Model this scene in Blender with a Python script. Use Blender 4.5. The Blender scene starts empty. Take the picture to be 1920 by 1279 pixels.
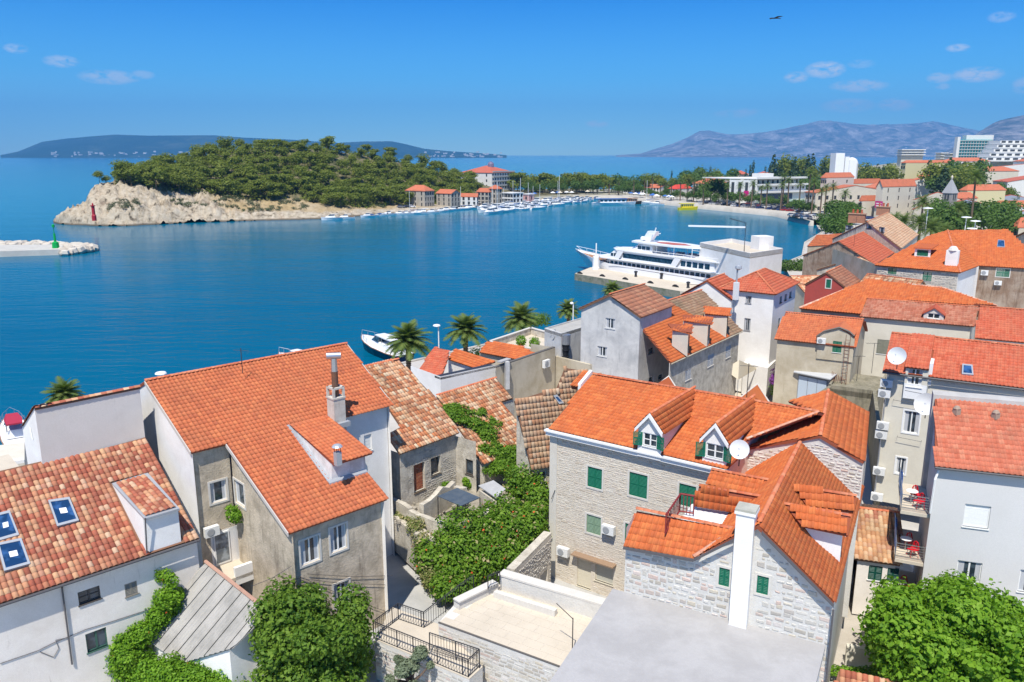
import bpy, bmesh, math, random
import numpy as np
from math import radians, sin, cos, tan, atan, atan2, pi, hypot, sqrt
from mathutils import Vector, Matrix, Euler, noise
random.seed(7); RNG = np.random.default_rng(7)
SC = bpy.context.scene
COL = SC.collection
# ---------------------------------------------------------------- camera
FPX = 1490.0; TH = atan(348.5 / FPX); CAMZ = 28.0
cam = bpy.data.cameras.new('camera'); camo = bpy.data.objects.new('camera', cam); COL.objects.link(camo)
camo.location = (0, 0, CAMZ); camo.rotation_euler = (pi / 2 - TH, 0, 0)
cam.sensor_width = 36; cam.lens = 36 * FPX / 1920; cam.clip_start = 0.5; cam.clip_end = 200000
SC.camera = camo
# ---------------------------------------------------------------- light
SUN_AZ, SUN_EL = radians(257), radians(60)      # direction towards the sun, in the xy plane from +x
world = bpy.data.worlds.new('World'); SC.world = world; world.use_nodes = True
SUN_STR, SKY_STR, EXPO = 5.0, 0.15, 0.40
sund = bpy.data.lights.new('sun', 'SUN'); suno = bpy.data.objects.new('sun', sund); COL.objects.link(suno)
sund.energy = SUN_STR; sund.angle = radians(0.5); sund.color = (1, 0.95, 0.85)
sv = Vector((cos(SUN_AZ) * cos(SUN_EL), sin(SUN_AZ) * cos(SUN_EL), sin(SUN_EL)))
suno.rotation_euler = sv.to_track_quat('Z', 'Y').to_euler()
SC.view_settings.view_transform = 'Standard'; SC.view_settings.look = 'None'
SC.view_settings.exposure = EXPO; SC.view_settings.gamma = 1; SC.view_settings.use_curve_mapping = False
try:
  SC.cycles.use_denoising = True; SC.cycles.max_bounces = 6; SC.cycles.diffuse_bounces = 3; SC.cycles.glossy_bounces = 2
  SC.cycles.transparent_max_bounces = 6; SC.cycles.volume_bounces = 0
except Exception: pass
# ---------------------------------------------------------------- where a point of the photograph lies in the place
def ray(px, py):
  xc = (px - 960) / FPX; yc = (639.5 - py) / FPX
  return Vector((xc, cos(TH) + yc * sin(TH), -sin(TH) + yc * cos(TH)))
def P(px, py, z):
  d = ray(px, py); t = (z - CAMZ) / d.z
  return Vector((d.x * t, d.y * t, z))
def PY(px, py, y):
  d = ray(px, py); t = y / d.y
  return Vector((d.x * t, y, CAMZ + d.z * t))
def perp(A, px, py, ang):
  ux, uy = cos(radians(ang)), sin(radians(ang)); r = ray(px, py)
  t = (A.x * uy - A.y * ux) / (r.x * uy - r.y * ux)
  return Vector((r.x * t, r.y * t, CAMZ + r.z * t))
def on(pl, px, py):                     # pl: three points
  n = (pl[1] - pl[0]).cross(pl[2] - pl[0]); r = ray(px, py); c = Vector((0, 0, CAMZ))
  t = n.dot(pl[0] - c) / n.dot(r)
  return c + r * t
def onv(A, B, px, py):                  # on the vertical plane through A and B
  return on((A, B, A + Vector((0, 0, 1))), px, py)
V = Vector
def dn(p, z): return V((p.x, p.y, z))
# ---------------------------------------------------------------- materials
MATS = {}
def nn(nt, typ, **kw):
  n = nt.nodes.new(typ)
  for k, v in kw.items():
    if k.startswith('_'): setattr(n, k[1:], v)
    else: n.inputs[k.replace('__', ' ')].default_value = v
  return n
def newmat(name):
  m = bpy.data.materials.new(name); m.use_nodes = True; nt = m.node_tree
  for n in list(nt.nodes): nt.nodes.remove(n)
  o = nt.nodes.new('ShaderNodeOutputMaterial'); b = nt.nodes.new('ShaderNodeBsdfPrincipled')
  nt.links.new(b.outputs[0], o.inputs[0]); MATS[name] = m
  return m, nt, b, o
def c4(c): return (c[0], c[1], c[2], 1)
def mixc(nt, fac, a, b, blend='MIX'):
  m = nt.nodes.new('ShaderNodeMix'); m.data_type = 'RGBA'; m.blend_type = blend
  for sock, v in ((m.inputs[0], fac), (m.inputs[6], a), (m.inputs[7], b)):
    if isinstance(v, (int, float)): sock.default_value = v
    elif isinstance(v, tuple): sock.default_value = c4(v)
    else: nt.links.new(v, sock)
  return m.outputs[2]
def ramp(nt, src, stops):
  r = nt.nodes.new('ShaderNodeValToRGB'); nt.links.new(src, r.inputs[0]); e = r.color_ramp.elements
  e[0].position, e[0].color = stops[0][0], c4(stops[0][1]); e[1].position, e[1].color = stops[-1][0], c4(stops[-1][1])
  for p, c in stops[1:-1]:
    x = e.new(p); x.color = c4(c)
  return r.outputs[0]
def g3(v): return (v, v, v)
def coord(nt, scale=(1, 1, 1)):
  g = nt.nodes.new('ShaderNodeNewGeometry'); mp = nt.nodes.new('ShaderNodeMapping'); mp.inputs['Scale'].default_value = scale
  nt.links.new(g.outputs['Position'], mp.inputs['Vector']); return mp.outputs[0]
def noi(nt, co, scale, detail=4, rough=.6, dist=0):
  n = nt.nodes.new('ShaderNodeTexNoise'); n.inputs['Scale'].default_value = scale; n.inputs['Detail'].default_value = detail
  n.inputs['Roughness'].default_value = rough; n.inputs['Distortion'].default_value = dist
  nt.links.new(co, n.inputs['Vector']); return n.outputs[0]
def bump(nt, b, h, strength, dist=.02):
  bp = nt.nodes.new('ShaderNodeBump'); bp.inputs['Strength'].default_value = strength; bp.inputs['Distance'].default_value = dist
  nt.links.new(h, bp.inputs['Height']); nt.links.new(bp.outputs[0], b.inputs['Normal'])
def rnd(nt, spread=1.0):                # one value per loose piece and per object
  g = nt.nodes.new('ShaderNodeNewGeometry'); oi = nt.nodes.new('ShaderNodeObjectInfo')
  a = nt.nodes.new('ShaderNodeMath'); a.operation = 'ADD'; f = nt.nodes.new('ShaderNodeMath'); f.operation = 'FRACT'
  nt.links.new(g.outputs['Random Per Island'], a.inputs[0]); nt.links.new(oi.outputs['Random'], a.inputs[1])
  nt.links.new(a.outputs[0], f.inputs[0]); return f.outputs[0]
def M(name, col, rough=.85, col2=None, amt=.5, sc=1.2, bmp=0, bsc=8, metal=0, spec=.3, streak=None, sth=.55, lo=.4, hi=.65):
  """painted, rendered or bare surface: colour, a second colour in clouds, streaks of dirt running down"""
  if name in MATS: return MATS[name]
  m, nt, b, o = newmat(name); b.inputs['Roughness'].default_value = rough; b.inputs['Metallic'].default_value = metal
  b.inputs['Specular IOR Level'].default_value = spec
  co = coord(nt); c = None
  fine = noi(nt, co, 14, 3)
  c = mixc(nt, .12, tuple(col), ramp(nt, fine, [(.35, tuple(x * .6 for x in col)), (.65, tuple(min(1, x * 1.15) for x in col))]))
  if col2:
    f = ramp(nt, noi(nt, co, sc, 7, .68, .3), [(lo, g3(0)), (hi, g3(amt))])
    c = mixc(nt, f, c, tuple(col2))
  if streak:
    f = ramp(nt, noi(nt, coord(nt, (1, 1, .12)), 3.2, 6, .7), [(sth, g3(0)), (sth + .16, g3(.75))])
    c = mixc(nt, f, c, tuple(streak))
  nt.links.new(c, b.inputs['Base Color'])
  if bmp: bump(nt, b, noi(nt, co, bsc, 6, .7), bmp, .05)
  return m
def TM(name, stops, dirt=(.10, .07, .05), damt=.35, rough=.8):
  """roof tiles: each tile its own shade out of the stops, lichen and soot in patches"""
  if name in MATS: return MATS[name]
  m, nt, b, o = newmat(name); b.inputs['Roughness'].default_value = rough; b.inputs['Specular IOR Level'].default_value = .25
  k = len(stops); st = [(i / max(1, k - 1), s) for i, s in enumerate(stops)]
  c = ramp(nt, rnd(nt), st); co = coord(nt)
  c = mixc(nt, ramp(nt, noi(nt, co, 30, 3), [(.4, g3(0)), (.7, g3(.25))]), c, tuple(dirt))
  c = mixc(nt, ramp(nt, noi(nt, co, .55, 7, .7, .5), [(.45, g3(0)), (.72, g3(damt))]), c, tuple(dirt))
  nt.links.new(c, b.inputs['Base Color']); bump(nt, b, noi(nt, co, 40, 3), .3, .01)
  return m
def LM(name, stops, trans=.25, rough=.6):
  if name in MATS: return MATS[name]
  m, nt, b, o = newmat(name); b.inputs['Roughness'].default_value = rough; b.inputs['Specular IOR Level'].default_value = .25
  k = len(stops); mx0 = nt.nodes.new('ShaderNodeMath'); mx0.operation = 'MULTIPLY_ADD'; nt.links.new(rnd(nt), mx0.inputs[0]); mx0.inputs[1].default_value = .55
  cl = ramp(nt, noi(nt, coord(nt), 1.1, 4, .6), [(.32, g3(0)), (.68, g3(.45))]); nt.links.new(cl, mx0.inputs[2])
  c = ramp(nt, mx0.outputs[0], [(i / max(1, k - 1), s) for i, s in enumerate(sorted(stops))])
  nt.links.new(c, b.inputs['Base Color'])
  t = nt.nodes.new('ShaderNodeBsdfTranslucent'); mx = nt.nodes.new('ShaderNodeMixShader'); mx.inputs[0].default_value = trans
  tc = mixc(nt, 1.0, c, (1.3, 1.35, .6), 'MULTIPLY'); nt.links.new(tc, t.inputs[0])
  nt.links.new(b.outputs[0], mx.inputs[1]); nt.links.new(t.outputs[0], mx.inputs[2]); nt.links.new(mx.outputs[0], o.inputs[0])
  return m
def GLASS(name='window_glass', col=(.02, .03, .04), rough=.08):
  if name in MATS: return MATS[name]
  m, nt, b, o = newmat(name); b.inputs['Roughness'].default_value = rough; b.inputs['Specular IOR Level'].default_value = .7
  c = mixc(nt, ramp(nt, noi(nt, coord(nt), 1.7, 2), [(.45, g3(0)), (.6, g3(.6))]), tuple(col), tuple(min(1, x * 3 + .02) for x in col))
  nt.links.new(c, b.inputs['Base Color']); return m
# ---------------------------------------------------------------- objects
def thing(name, label, cat, loc, group=None):
  o = bpy.data.objects.new(name, None); o.empty_display_size = .3; COL.objects.link(o); o.location = loc
  o['label'] = label; o['category'] = cat
  if group: o['group'] = group
  return o
def tag(o, label, cat, group=None):
  o['label'] = label; o['category'] = cat
  if group: o['group'] = group
  return o
def origin(parent):
  v = V((0, 0, 0))
  while parent is not None: v = v + parent.location; parent = parent.parent
  return v
class MB:
  def __init__(s): s.v = []; s.f = []
  def poly(s, pts, flip=False):
    i = len(s.v); s.v.extend([tuple(p) for p in pts]); r = list(range(i, i + len(pts)))
    s.f.append(r[::-1] if flip else r)
  def quad(s, a, b, c, d): s.poly((a, b, c, d))
  def hexa(s, p):                     # 8 points: bottom 4 ccw, top 4 ccw
    i = len(s.v); s.v.extend([tuple(q) for q in p])
    for f in ((3, 2, 1, 0), (4, 5, 6, 7), (0, 1, 5, 4), (1, 2, 6, 5), (2, 3, 7, 6), (3, 0, 4, 7)): s.f.append([i + k for k in f])
  def box(s, c, sx, sy, sz, ang=0, up=False):      # c: centre (up: centre of its foot)
    ca, sa = cos(ang), sin(ang); c = V(c)
    if up: c = c + V((0, 0, sz / 2))
    pts = []
    for dz in (-.5, .5):
      for dx, dy in ((-.5, -.5), (.5, -.5), (.5, .5), (-.5, .5)):
        x, y = dx * sx, dy * sy
        pts.append((c.x + x * ca - y * sa, c.y + x * sa + y * ca, c.z + dz * sz))
    s.hexa(pts)
  def obox(s, o, u, v, w):            # origin corner and three edge vectors
    o = V(o); b = [o, o + u, o + u + v, o + v]; s.hexa(b + [p + w for p in b] if u.cross(v).dot(w) > 0 else [p + w for p in b] + b)
  def prism(s, poly, ext):            # closed polygon pushed along ext
    i = len(s.v); n = len(poly); ext = V(ext); s.v.extend([tuple(p) for p in poly]); s.v.extend([tuple(V(p) + ext) for p in poly])
    s.f.append(list(range(i, i + n))); s.f.append(list(range(i + 2 * n - 1, i + n - 1, -1)))
    for k in range(n): s.f.append([i + k, i + n + k, i + n + (k + 1) % n, i + (k + 1) % n])
  def tube(s, pts, r, n=6, cap=True, r2=None):
    pts = [V(p) for p in pts]; i0 = len(s.v); m = len(pts)
    for k, p in enumerate(pts):
      d = (pts[min(k + 1, m - 1)] - pts[max(k - 1, 0)]).normalized()
      a = d.cross(V((0, 0, 1)));
      if a.length < .05: a = d.cross(V((0, 1, 0)))
      a.normalize(); b = d.cross(a); rr = r if r2 is None else r + (r2 - r) * k / (m - 1)
      for j in range(n):
        t = 2 * pi * j / n; s.v.append(tuple(p + a * (rr * cos(t)) + b * (rr * sin(t))))
    for k in range(m - 1):
      for j in range(n):
        s.f.append([i0 + k * n + j, i0 + k * n + (j + 1) % n, i0 + (k + 1) * n + (j + 1) % n, i0 + (k + 1) * n + j])
    if cap: s.f.append([i0 + j for j in range(n)][::-1]); s.f.append([i0 + (m - 1) * n + j for j in range(n)])
  def lathe(s, c, prof, n=10, axis=None):   # prof: (radius, height)
    c = V(c); i0 = len(s.v); ax = (axis or V((0, 0, 1))).normalized(); a = ax.orthogonal().normalized(); b = ax.cross(a)
    for r, h in prof:
      for j in range(n):
        t = 2 * pi * j / n; s.v.append(tuple(c + ax * h + (a * cos(t) + b * sin(t)) * r))
    for k in range(len(prof) - 1):
      for j in range(n):
        s.f.append([i0 + k * n + j, i0 + k * n + (j + 1) % n, i0 + (k + 1) * n + (j + 1) % n, i0 + (k + 1) * n + j])
    s.f.append([i0 + j for j in range(n)][::-1]); s.f.append([i0 + (len(prof) - 1) * n + j for j in range(n)])
  def mesh(s, name, m, off=V((0, 0, 0)), smooth=False):
    me = bpy.data.meshes.new(name)
    me.from_pydata([(x - off.x, y - off.y, z - off.z) for x, y, z in s.v], [], s.f)
    if m: me.materials.append(m)
    if smooth: me.polygons.foreach_set('use_smooth', [True] * len(me.polygons))
    me.update(); return me
  def build(s, name, m, parent=None, smooth=False, stuff=False):
    me = s.mesh(name, m, origin(parent), smooth); o = bpy.data.objects.new(name, me); COL.objects.link(o)
    if parent is not None: o.parent = parent
    if stuff: o['kind'] = 'stuff'
    return o
def struct(o): o['kind'] = 'structure'; return o
def npmesh(name, verts, faces, m, smooth=False):      # verts (n,3), faces (k,4) or (k,3)
  me = bpy.data.meshes.new(name); nv = len(verts); nf, w = faces.shape
  me.vertices.add(nv); me.vertices.foreach_set('co', verts.astype(np.float32).ravel())
  me.loops.add(nf * w); me.loops.foreach_set('vertex_index', faces.astype(np.int32).ravel())
  me.polygons.add(nf); me.polygons.foreach_set('loop_start', np.arange(0, nf * w, w, dtype=np.int32))
  if smooth: me.polygons.foreach_set('use_smooth', np.ones(nf, dtype=bool))
  me.materials.append(m); me.update(calc_edges=True); return me
def obj(name, me, parent=None, loc=None, rot=None, scale=None, stuff=False):
  o = bpy.data.objects.new(name, me); COL.objects.link(o)
  if parent is not None: o.parent = parent
  if loc is not None: o.location = loc
  if rot is not None: o.rotation_euler = rot
  if scale is not None: o.scale = scale
  if stuff: o['kind'] = 'stuff'
  return o
def copy_tree(o, parent=None):
  c = o.copy(); COL.objects.link(c); c.parent = parent
  for ch in o.children: copy_tree(ch, c)
  return c
def inpoly(x, y, poly):
  r = False; n = len(poly); j = n - 1
  for i in range(n):
    xi, yi = poly[i]; xj, yj = poly[j]
    if (yi > y) != (yj > y) and x < (xj - xi) * (y - yi) / (yj - yi) + xi: r = not r
    j = i
  return r
# ---------------------------------------------------------------- roofs laid tile by tile
TILE = {}
def tile_arrays(tw, tl, amp, kind, lap=.06):
  if kind == 's':   prof = [(-.5, .35), (-.36, .0), (-.08, -.05), (.08, .35), (.26, 1.0), (.42, .75), (.5, .36)]
  elif kind == 'b': prof = [(-.5, -.1), (-.40, .45), (-.18, .93), (.0, 1.0), (.18, .93), (.40, .45), (.5, -.1)]
  else:             prof = [(-.5, .3), (-.2, 0), (.1, .2), (.32, 1.), (.5, .3)]
  n = len(prof); th = .028; vs = []
  for (x, h) in prof: vs.append((x * tw, -lap, h * amp + th + .02))          # lower lip, raised over the next row
  for (x, h) in prof: vs.append((x * tw, tl, h * amp + .01))                 # head
  for (x, h) in prof: vs.append((x * tw, -lap, h * amp - .0))                # underside of the lip
  fs = []
  for i in range(n - 1):
    fs.append((i, i + 1, n + i + 1, n + i)); fs.append((2 * n + i, 2 * n + i + 1, i + 1, i))
  return np.array(vs, float), np.array(fs, int)
def frame(poly, u):
  o = poly[0]; n = V((0, 0, 0))
  for i in range(1, len(poly) - 1): n = n + (poly[i] - o).cross(poly[i + 1] - o)
  n.normalize()
  if n.z < 0: n = -n
  u = (u - n * u.dot(n)).normalized(); v = n.cross(u)
  return o, u, v, n
def tiled_roof(parent, poly, u, m, under, tw=.24, tl=.32, amp=.05, kind='s', nind=300, holes=(), thick=.14, jit=0., roof_name='roof', min_dist=None, sub='tile', slab=True, lift=.0):
  """poly: 3D points of one plane; u: direction of the eave; each tile laid in rows from the eave up"""
  o, u, v, n = frame(poly, u)
  P2 = [((p - o).dot(u), (p - o).dot(v)) for p in poly]; H2 = [[((p - o).dot(u), (p - o).dot(v)) for p in h] for h in holes]
  poly = [o + u * x + v * y for x, y in P2]; mb = MB(); mb.prism([p + n * lift for p in poly], n * -thick); base = mb.build(roof_name, under, parent)
  x0, x1 = min(p[0] for p in P2), max(p[0] for p in P2); y0, y1 = min(p[1] for p in P2), max(p[1] for p in P2)
  pos = []
  ny = int((y1 - y0) / tl) + 1; nx = int((x1 - x0) / tw) + 1
  for j in range(ny):
    for i in range(nx):
      x = x0 + (i + .5) * tw; y = y0 + j * tl
      yc = y + tl * .5
      if inpoly(x, yc, P2) and not any(inpoly(x, yc, h) for h in H2): pos.append((x, y))
  if not pos: return base
  key = (round(tw, 3), round(tl, 3), amp, kind, m.name)
  vs, fs = tile_arrays(tw, tl, amp, kind)
  if key not in TILE: TILE[key] = npmesh('tile', vs, fs, m, True)
  W = [(o + u * x + v * y + n * lift) for x, y in pos]
  d = [(w - V((0, 0, CAMZ))).length for w in W]; order = sorted(range(len(W)), key=lambda k: d[k])
  off = origin(base); R = Matrix((u, v, n)).transposed(); eul = R.to_euler()
  for k in order[:nind]:
    e = eul
    if jit:
      e = (R @ Euler((0, 0, random.gauss(0, jit))).to_matrix()).to_euler()
    obj(sub, TILE[key], base, W[k] - off + n * (random.random() * jit * .4), e)
  rest = order[nind:]
  if rest:
    A = np.array([list(W[k]) for k in rest]); Rn = np.array(R); nv = len(vs)
    K = len(rest); L = np.broadcast_to(vs, (K, nv, 3)).copy()
    if jit:
      a = RNG.normal(0, jit, K)[:, None]; x = L[:, :, 0].copy(); y = L[:, :, 1].copy()
      L[:, :, 0] = x * np.cos(a) - y * np.sin(a); L[:, :, 1] = x * np.sin(a) + y * np.cos(a); L[:, :, 2] += RNG.random((K, 1)) * jit * .4
    Wv = L @ Rn.T + A[:, None, :] - np.array(off)
    F = (fs[None] + (np.arange(K) * nv)[:, None, None]).reshape(-1, 4)
    obj(sub if not nind else 'tiles_beyond', npmesh('tile_field', Wv.reshape(-1, 3), F, m, True), base, stuff=True)
  return base
CAPM = {}
def caps(parent, a, b, m, r=.11, step=.36, name='ridge_tile', n=5, objs=True, up=.05):
  """half-round ridge tiles from a to b"""
  d = b - a; L = d.length; k = max(1, int(round(L / step))); st = L / k; d = d.normalized()
  s = d.cross(V((0, 0, 1))).normalized(); w = s.cross(d)
  key = (round(st, 3), r, m.name)
  pr = [(cos(pi * j / (n - 1)), sin(pi * j / (n - 1))) for j in range(n)]
  def one(mb, o, X, Y, Z):
    i = len(mb.v)
    for (t, rr) in ((0, r), (st + .03, r * .86)):
      for (cx, cz) in pr: mb.v.append(tuple(o + X * (cx * rr) + Y * t + Z * (cz * rr * .9)))
    for j in range(n - 1): mb.f.append([i + j, i + n + j, i + n + j + 1, i + j + 1])
    mb.f.append([i + j for j in range(n)])
  off = origin(parent)
  if objs:
    if key not in CAPM:
      mb = MB(); one(mb, V((0, 0, 0)), V((1, 0, 0)), V((0, 1, 0)), V((0, 0, 1))); CAPM[key] = mb.mesh('ridge_tile', m, smooth=True)
    e = Matrix((s, d, w)).transposed().to_euler()
    for i in range(k): obj(name, CAPM[key], parent, a + d * (i * st) + w * up - off, e)
  else:
    mb = MB()
    for i in range(k): one(mb, a + d * (i * st) + w * up, s, d, w)
    mb.build('ridge_capping', m, parent, True, stuff=True)
# ---------------------------------------------------------------- walls with real openings
def facade(mb, A, B, zb, top, wins, depth=.14, thick=0):
  """wall in the vertical plane A->B (seen from outside with A left); top: [(s, z)...]; wins: [(s0,s1,z0,z1)]"""
  L = hypot(B.x - A.x, B.y - A.y); u = V(((B.x - A.x) / L, (B.y - A.y) / L, 0)); n = V((u.y, -u.x, 0))    # n: outward
  def pt(s, z, d=0): return V((A.x, A.y, 0)) + u * s + V((0, 0, z)) - n * d
  def tz(s):
    for (s0, z0), (s1, z1) in zip(top, top[1:]):
      if s0 - 1e-6 <= s <= s1 + 1e-6: return z0 + (z1 - z0) * (s - s0) / max(1e-9, s1 - s0)
    return top[0][1] if s < top[0][0] else top[-1][1]
  cuts = sorted(set([0, L] + [s for s, z in top if 0 < s < L] + [c for w in wins for c in w[:2] if 0 < c < L]))
  for a, b in zip(cuts, cuts[1:]):
    if b - a < 1e-5: continue
    m = (a + b) / 2; ws = sorted([w for w in wins if w[0] < m < w[1]], key=lambda w: w[2]); z = zb
    for w in ws:
      if w[2] > z: mb.quad(pt(a, z), pt(b, z), pt(b, w[2]), pt(a, w[2]))
      z = w[3]
    ta, tb = tz(a), tz(b)
    if max(ta, tb) > z: mb.quad(pt(a, z), pt(b, z), pt(b, max(z, tb)), pt(a, max(z, ta)))
  for s0, s1, z0, z1 in wins:
    mb.quad(pt(s0, z0), pt(s0, z0, depth), pt(s0, z1, depth), pt(s0, z1)); mb.quad(pt(s1, z0, depth), pt(s1, z0), pt(s1, z1), pt(s1, z1, depth))
    mb.quad(pt(s0, z0), pt(s1, z0), pt(s1, z0, depth), pt(s0, z0, depth)); mb.quad(pt(s0, z1, depth), pt(s1, z1, depth), pt(s1, z1), pt(s0, z1))
  return u, n
def wbox(A, B, l, t, r, b):             # a window's box in the photograph -> (s0,s1,z0,z1) on the wall
  L = hypot(B.x - A.x, B.y - A.y); u = V(((B.x - A.x) / L, (B.y - A.y) / L, 0)); cx, cy = (l + r) / 2, (t + b) / 2
  s = [(onv(A, B, q, cy) - A).dot(u) for q in (l, r)]; z = [onv(A, B, cx, q).z for q in (b, t)]
  return (s[0], s[1], z[0], z[1])
def lbox(mb, o, u, n, s0, s1, z0, z1, d0, d1):        # box on a wall: along u, up z, d outwards
  a = V((o.x, o.y, 0)) + u * s0 + V((0, 0, z0)) + n * d0
  mb.obox(a, u * (s1 - s0), n * (d1 - d0), V((0, 0, z1 - z0)))
def window(house, A, u, n, w, kind='casement', fm=None, sm=None, depth=.14, surround=None, label=None, simple=False, open_leaf=False):
  s0, s1, z0, z1 = w; fm = fm or M('window_white', (.75, .75, .73), .5); d = -depth; W = s1 - s0; Hh = z1 - z0
  ft = min(.06, W * .12)
  f = MB()
  for a, b, c, e in ((s0, s0 + ft, z0, z1), (s1 - ft, s1, z0, z1), (s0 + ft, s1 - ft, z0, z0 + ft), (s0 + ft, s1 - ft, z1 - ft, z1)):
    lbox(f, A, u, n, a, b, c, e, d, d + .07)
  if kind in ('casement', 'cross') and W > .55:
    lbox(f, A, u, n, (s0 + s1) / 2 - ft * .7, (s0 + s1) / 2 + ft * .7, z0 + ft, z1 - ft, d + .005, d + .075)
  if kind == 'cross':
    lbox(f, A, u, n, s0 + ft, s1 - ft, (z0 + z1) / 2 - .02, (z0 + z1) / 2 + .02, d + .01, d + .06)
  fo = f.build('window' if kind != 'door' else 'door', fm, house)
  if label: fo['label'] = label
  if kind in ('casement', 'cross', 'single', 'door'):
    p = MB(); lbox(p, A, u, n, s0 + ft * .6, s1 - ft * .6, z0 + ft * .6, z1 - ft * .6, d + .015, d + .03); p.build('pane', GLASS(), fo)
    if not simple and Hh > .7 and kind != 'door':
      c = MB(); cm = M('curtain', (.45, .46, .48), .9)
      lbox(c, A, u, n, s0 + ft, s0 + W * .30, z0 + ft, z1 - ft, d + .031, d + .034); lbox(c, A, u, n, s1 - W * .24, s1 - ft, z0 + ft, z1 - ft, d + .031, d + .034)
      c.build('curtain', cm, fo, stuff=False)
  elif kind == 'shutter':             # two closed louvred leaves
    sm = sm or M('shutter_green', (.01, .13, .075), .55)
    for a, b in ((s0 + .01, (s0 + s1) / 2 - .006), ((s0 + s1) / 2 + .006, s1 - .01)):
      q = MB(); e = .045
      lbox(q, A, u, n, a, a + e, z0, z1, -.06, -.01); lbox(q, A, u, n, b - e, b, z0, z1, -.06, -.01)
      for zz in (z0, (z0 + z1) / 2 - e / 2, z1 - e): lbox(q, A, u, n, a + e, b - e, zz, zz + e, -.058, -.012)
      k = max(4, int(Hh / .075)); hs = Hh / k
      for i in range(k):
        zc = z0 + (i + .5) * hs; o = V((A.x, A.y, 0)) + u * (a + e) + V((0, 0, zc + .02)) + n * -.055
        q.obox(o, u * (b - a - 2 * e), n * .04 + V((0, 0, -.045)), V((0, 0, .012)))
      q.build('shutter', sm, fo)
  elif kind == 'panel':
    p = MB(); lbox(p, A, u, n, s0 + ft, s1 - ft, z0 + ft, z1 - ft, d + .01, d + .05)
    for i in range(1, 5):
      zz = z0 + (z1 - z0) * i / 5; lbox(p, A, u, n, s0 + ft, s1 - ft, zz - .006, zz + .006, d + .05, d + .056)
    p.build('blind', sm or fm, fo)
  if surround:
    e = .11; q = MB()
    for a, b, c, g in ((s0 - e, s0, z0 - e, z1 + e), (s1, s1 + e, z0 - e, z1 + e), (s0, s1, z1, z1 + e), (s0, s1, z0 - e, z0)): lbox(q, A, u, n, a, b, c, g, .0, .035)
    q.build('surround', surround, fo)
  else:
    q = MB(); lbox(q, A, u, n, s0 - .05, s1 + .05, z0 - .05, z0, -.1, .06); q.build('sill', fm, fo)
  return fo
def stones(parent, A, B, zb, top, wins, m, w=(.25, .5), h=(.12, .22), nind=300, proud=.03, gap=.03, vis=None, name='stone'):
  """each stone of a wall laid in uneven courses, standing proud of the mortar"""
  L = hypot(B.x - A.x, B.y - A.y); u = V(((B.x - A.x) / L, (B.y - A.y) / L, 0)); n = V((u.y, -u.x, 0)); base = V((A.x, A.y, 0))
  def tz(s):
    for (s0, z0), (s1, z1) in zip(top, top[1:]):
      if s0 <= s <= s1: return z0 + (z1 - z0) * (s - s0) / max(1e-9, s1 - s0)
    return top[-1][1]
  zmax = max(z for s, z in top); z = zb; st = []
  while z < zmax:
    hh = random.uniform(*h); s = -random.random() * .2
    while s < L:
      ww = random.uniform(*w) * (hh / ((h[0] + h[1]) / 2)) ** .5; c = s + ww / 2; s0, s1 = max(s, .02), min(s + ww, L - .02)
      dz = random.uniform(-.22, .22) * hh; a0, a1 = z + dz, z + hh * random.uniform(.82, 1.1) + dz
      if s1 - s0 > .08 and a1 < min(tz(s0), tz(s1)) - .02 and a0 > zb - .1 and not any(s1 > q[0] - .02 and s0 < q[1] + .02 and a1 > q[2] - .02 and a0 < q[3] + .02 for q in wins):
        if vis is None or vis(base + u * c + V((0, 0, z))): st.append((s0 + gap / 2, s1 - gap / 2, a0 + gap / 2, a1 - gap / 2))
      s += ww
    z += hh
  def verts(q):
    s0, s1, a0, a1 = q; out = []; j = lambda k: random.uniform(-k, k); e = min(.03, (a1 - a0) * .18); sw = s1 - s0
    cs = [(s0 + abs(j(.03)), a0 + abs(j(.04))), (s1 - abs(j(.03)), a0 + abs(j(.04))), (s1 - abs(j(.03)), a1 - abs(j(.04))), (s0 + abs(j(.03)), a1 - abs(j(.04)))]
    p = proud * random.uniform(.5, 1.3); cx, cz = (s0 + s1) / 2, (a0 + a1) / 2
    for x, zz in cs: out.append(base + u * x + V((0, 0, zz)) + n * .002)
    for x, zz in cs: out.append(base + u * (x + (e if x < cx else -e)) + V((0, 0, zz + (e if zz < cz else -e))) + n * p)
    return out
  FS = [(4, 5, 6, 7), (0, 1, 5, 4), (1, 2, 6, 5), (2, 3, 7, 6), (3, 0, 4, 7)]
  st.sort(key=lambda q: (base + u * q[0] + V((0, 0, q[2] - CAMZ))).length)
  off = origin(parent)
  for q in st[:nind]:
    vs = verts(q); c = vs[0]
    me = bpy.data.meshes.new('stone'); me.from_pydata([tuple(p - c) for p in vs], [], FS); me.materials.append(m)
    obj(name, me, parent, c - off)
  mb = MB()
  for q in st[nind:]:
    i = len(mb.v); mb.v.extend(tuple(p) for p in verts(q)); mb.f.extend([[i + k for k in f] for f in FS])
  if mb.v: mb.build('stonework', m, parent, stuff=True)
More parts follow.
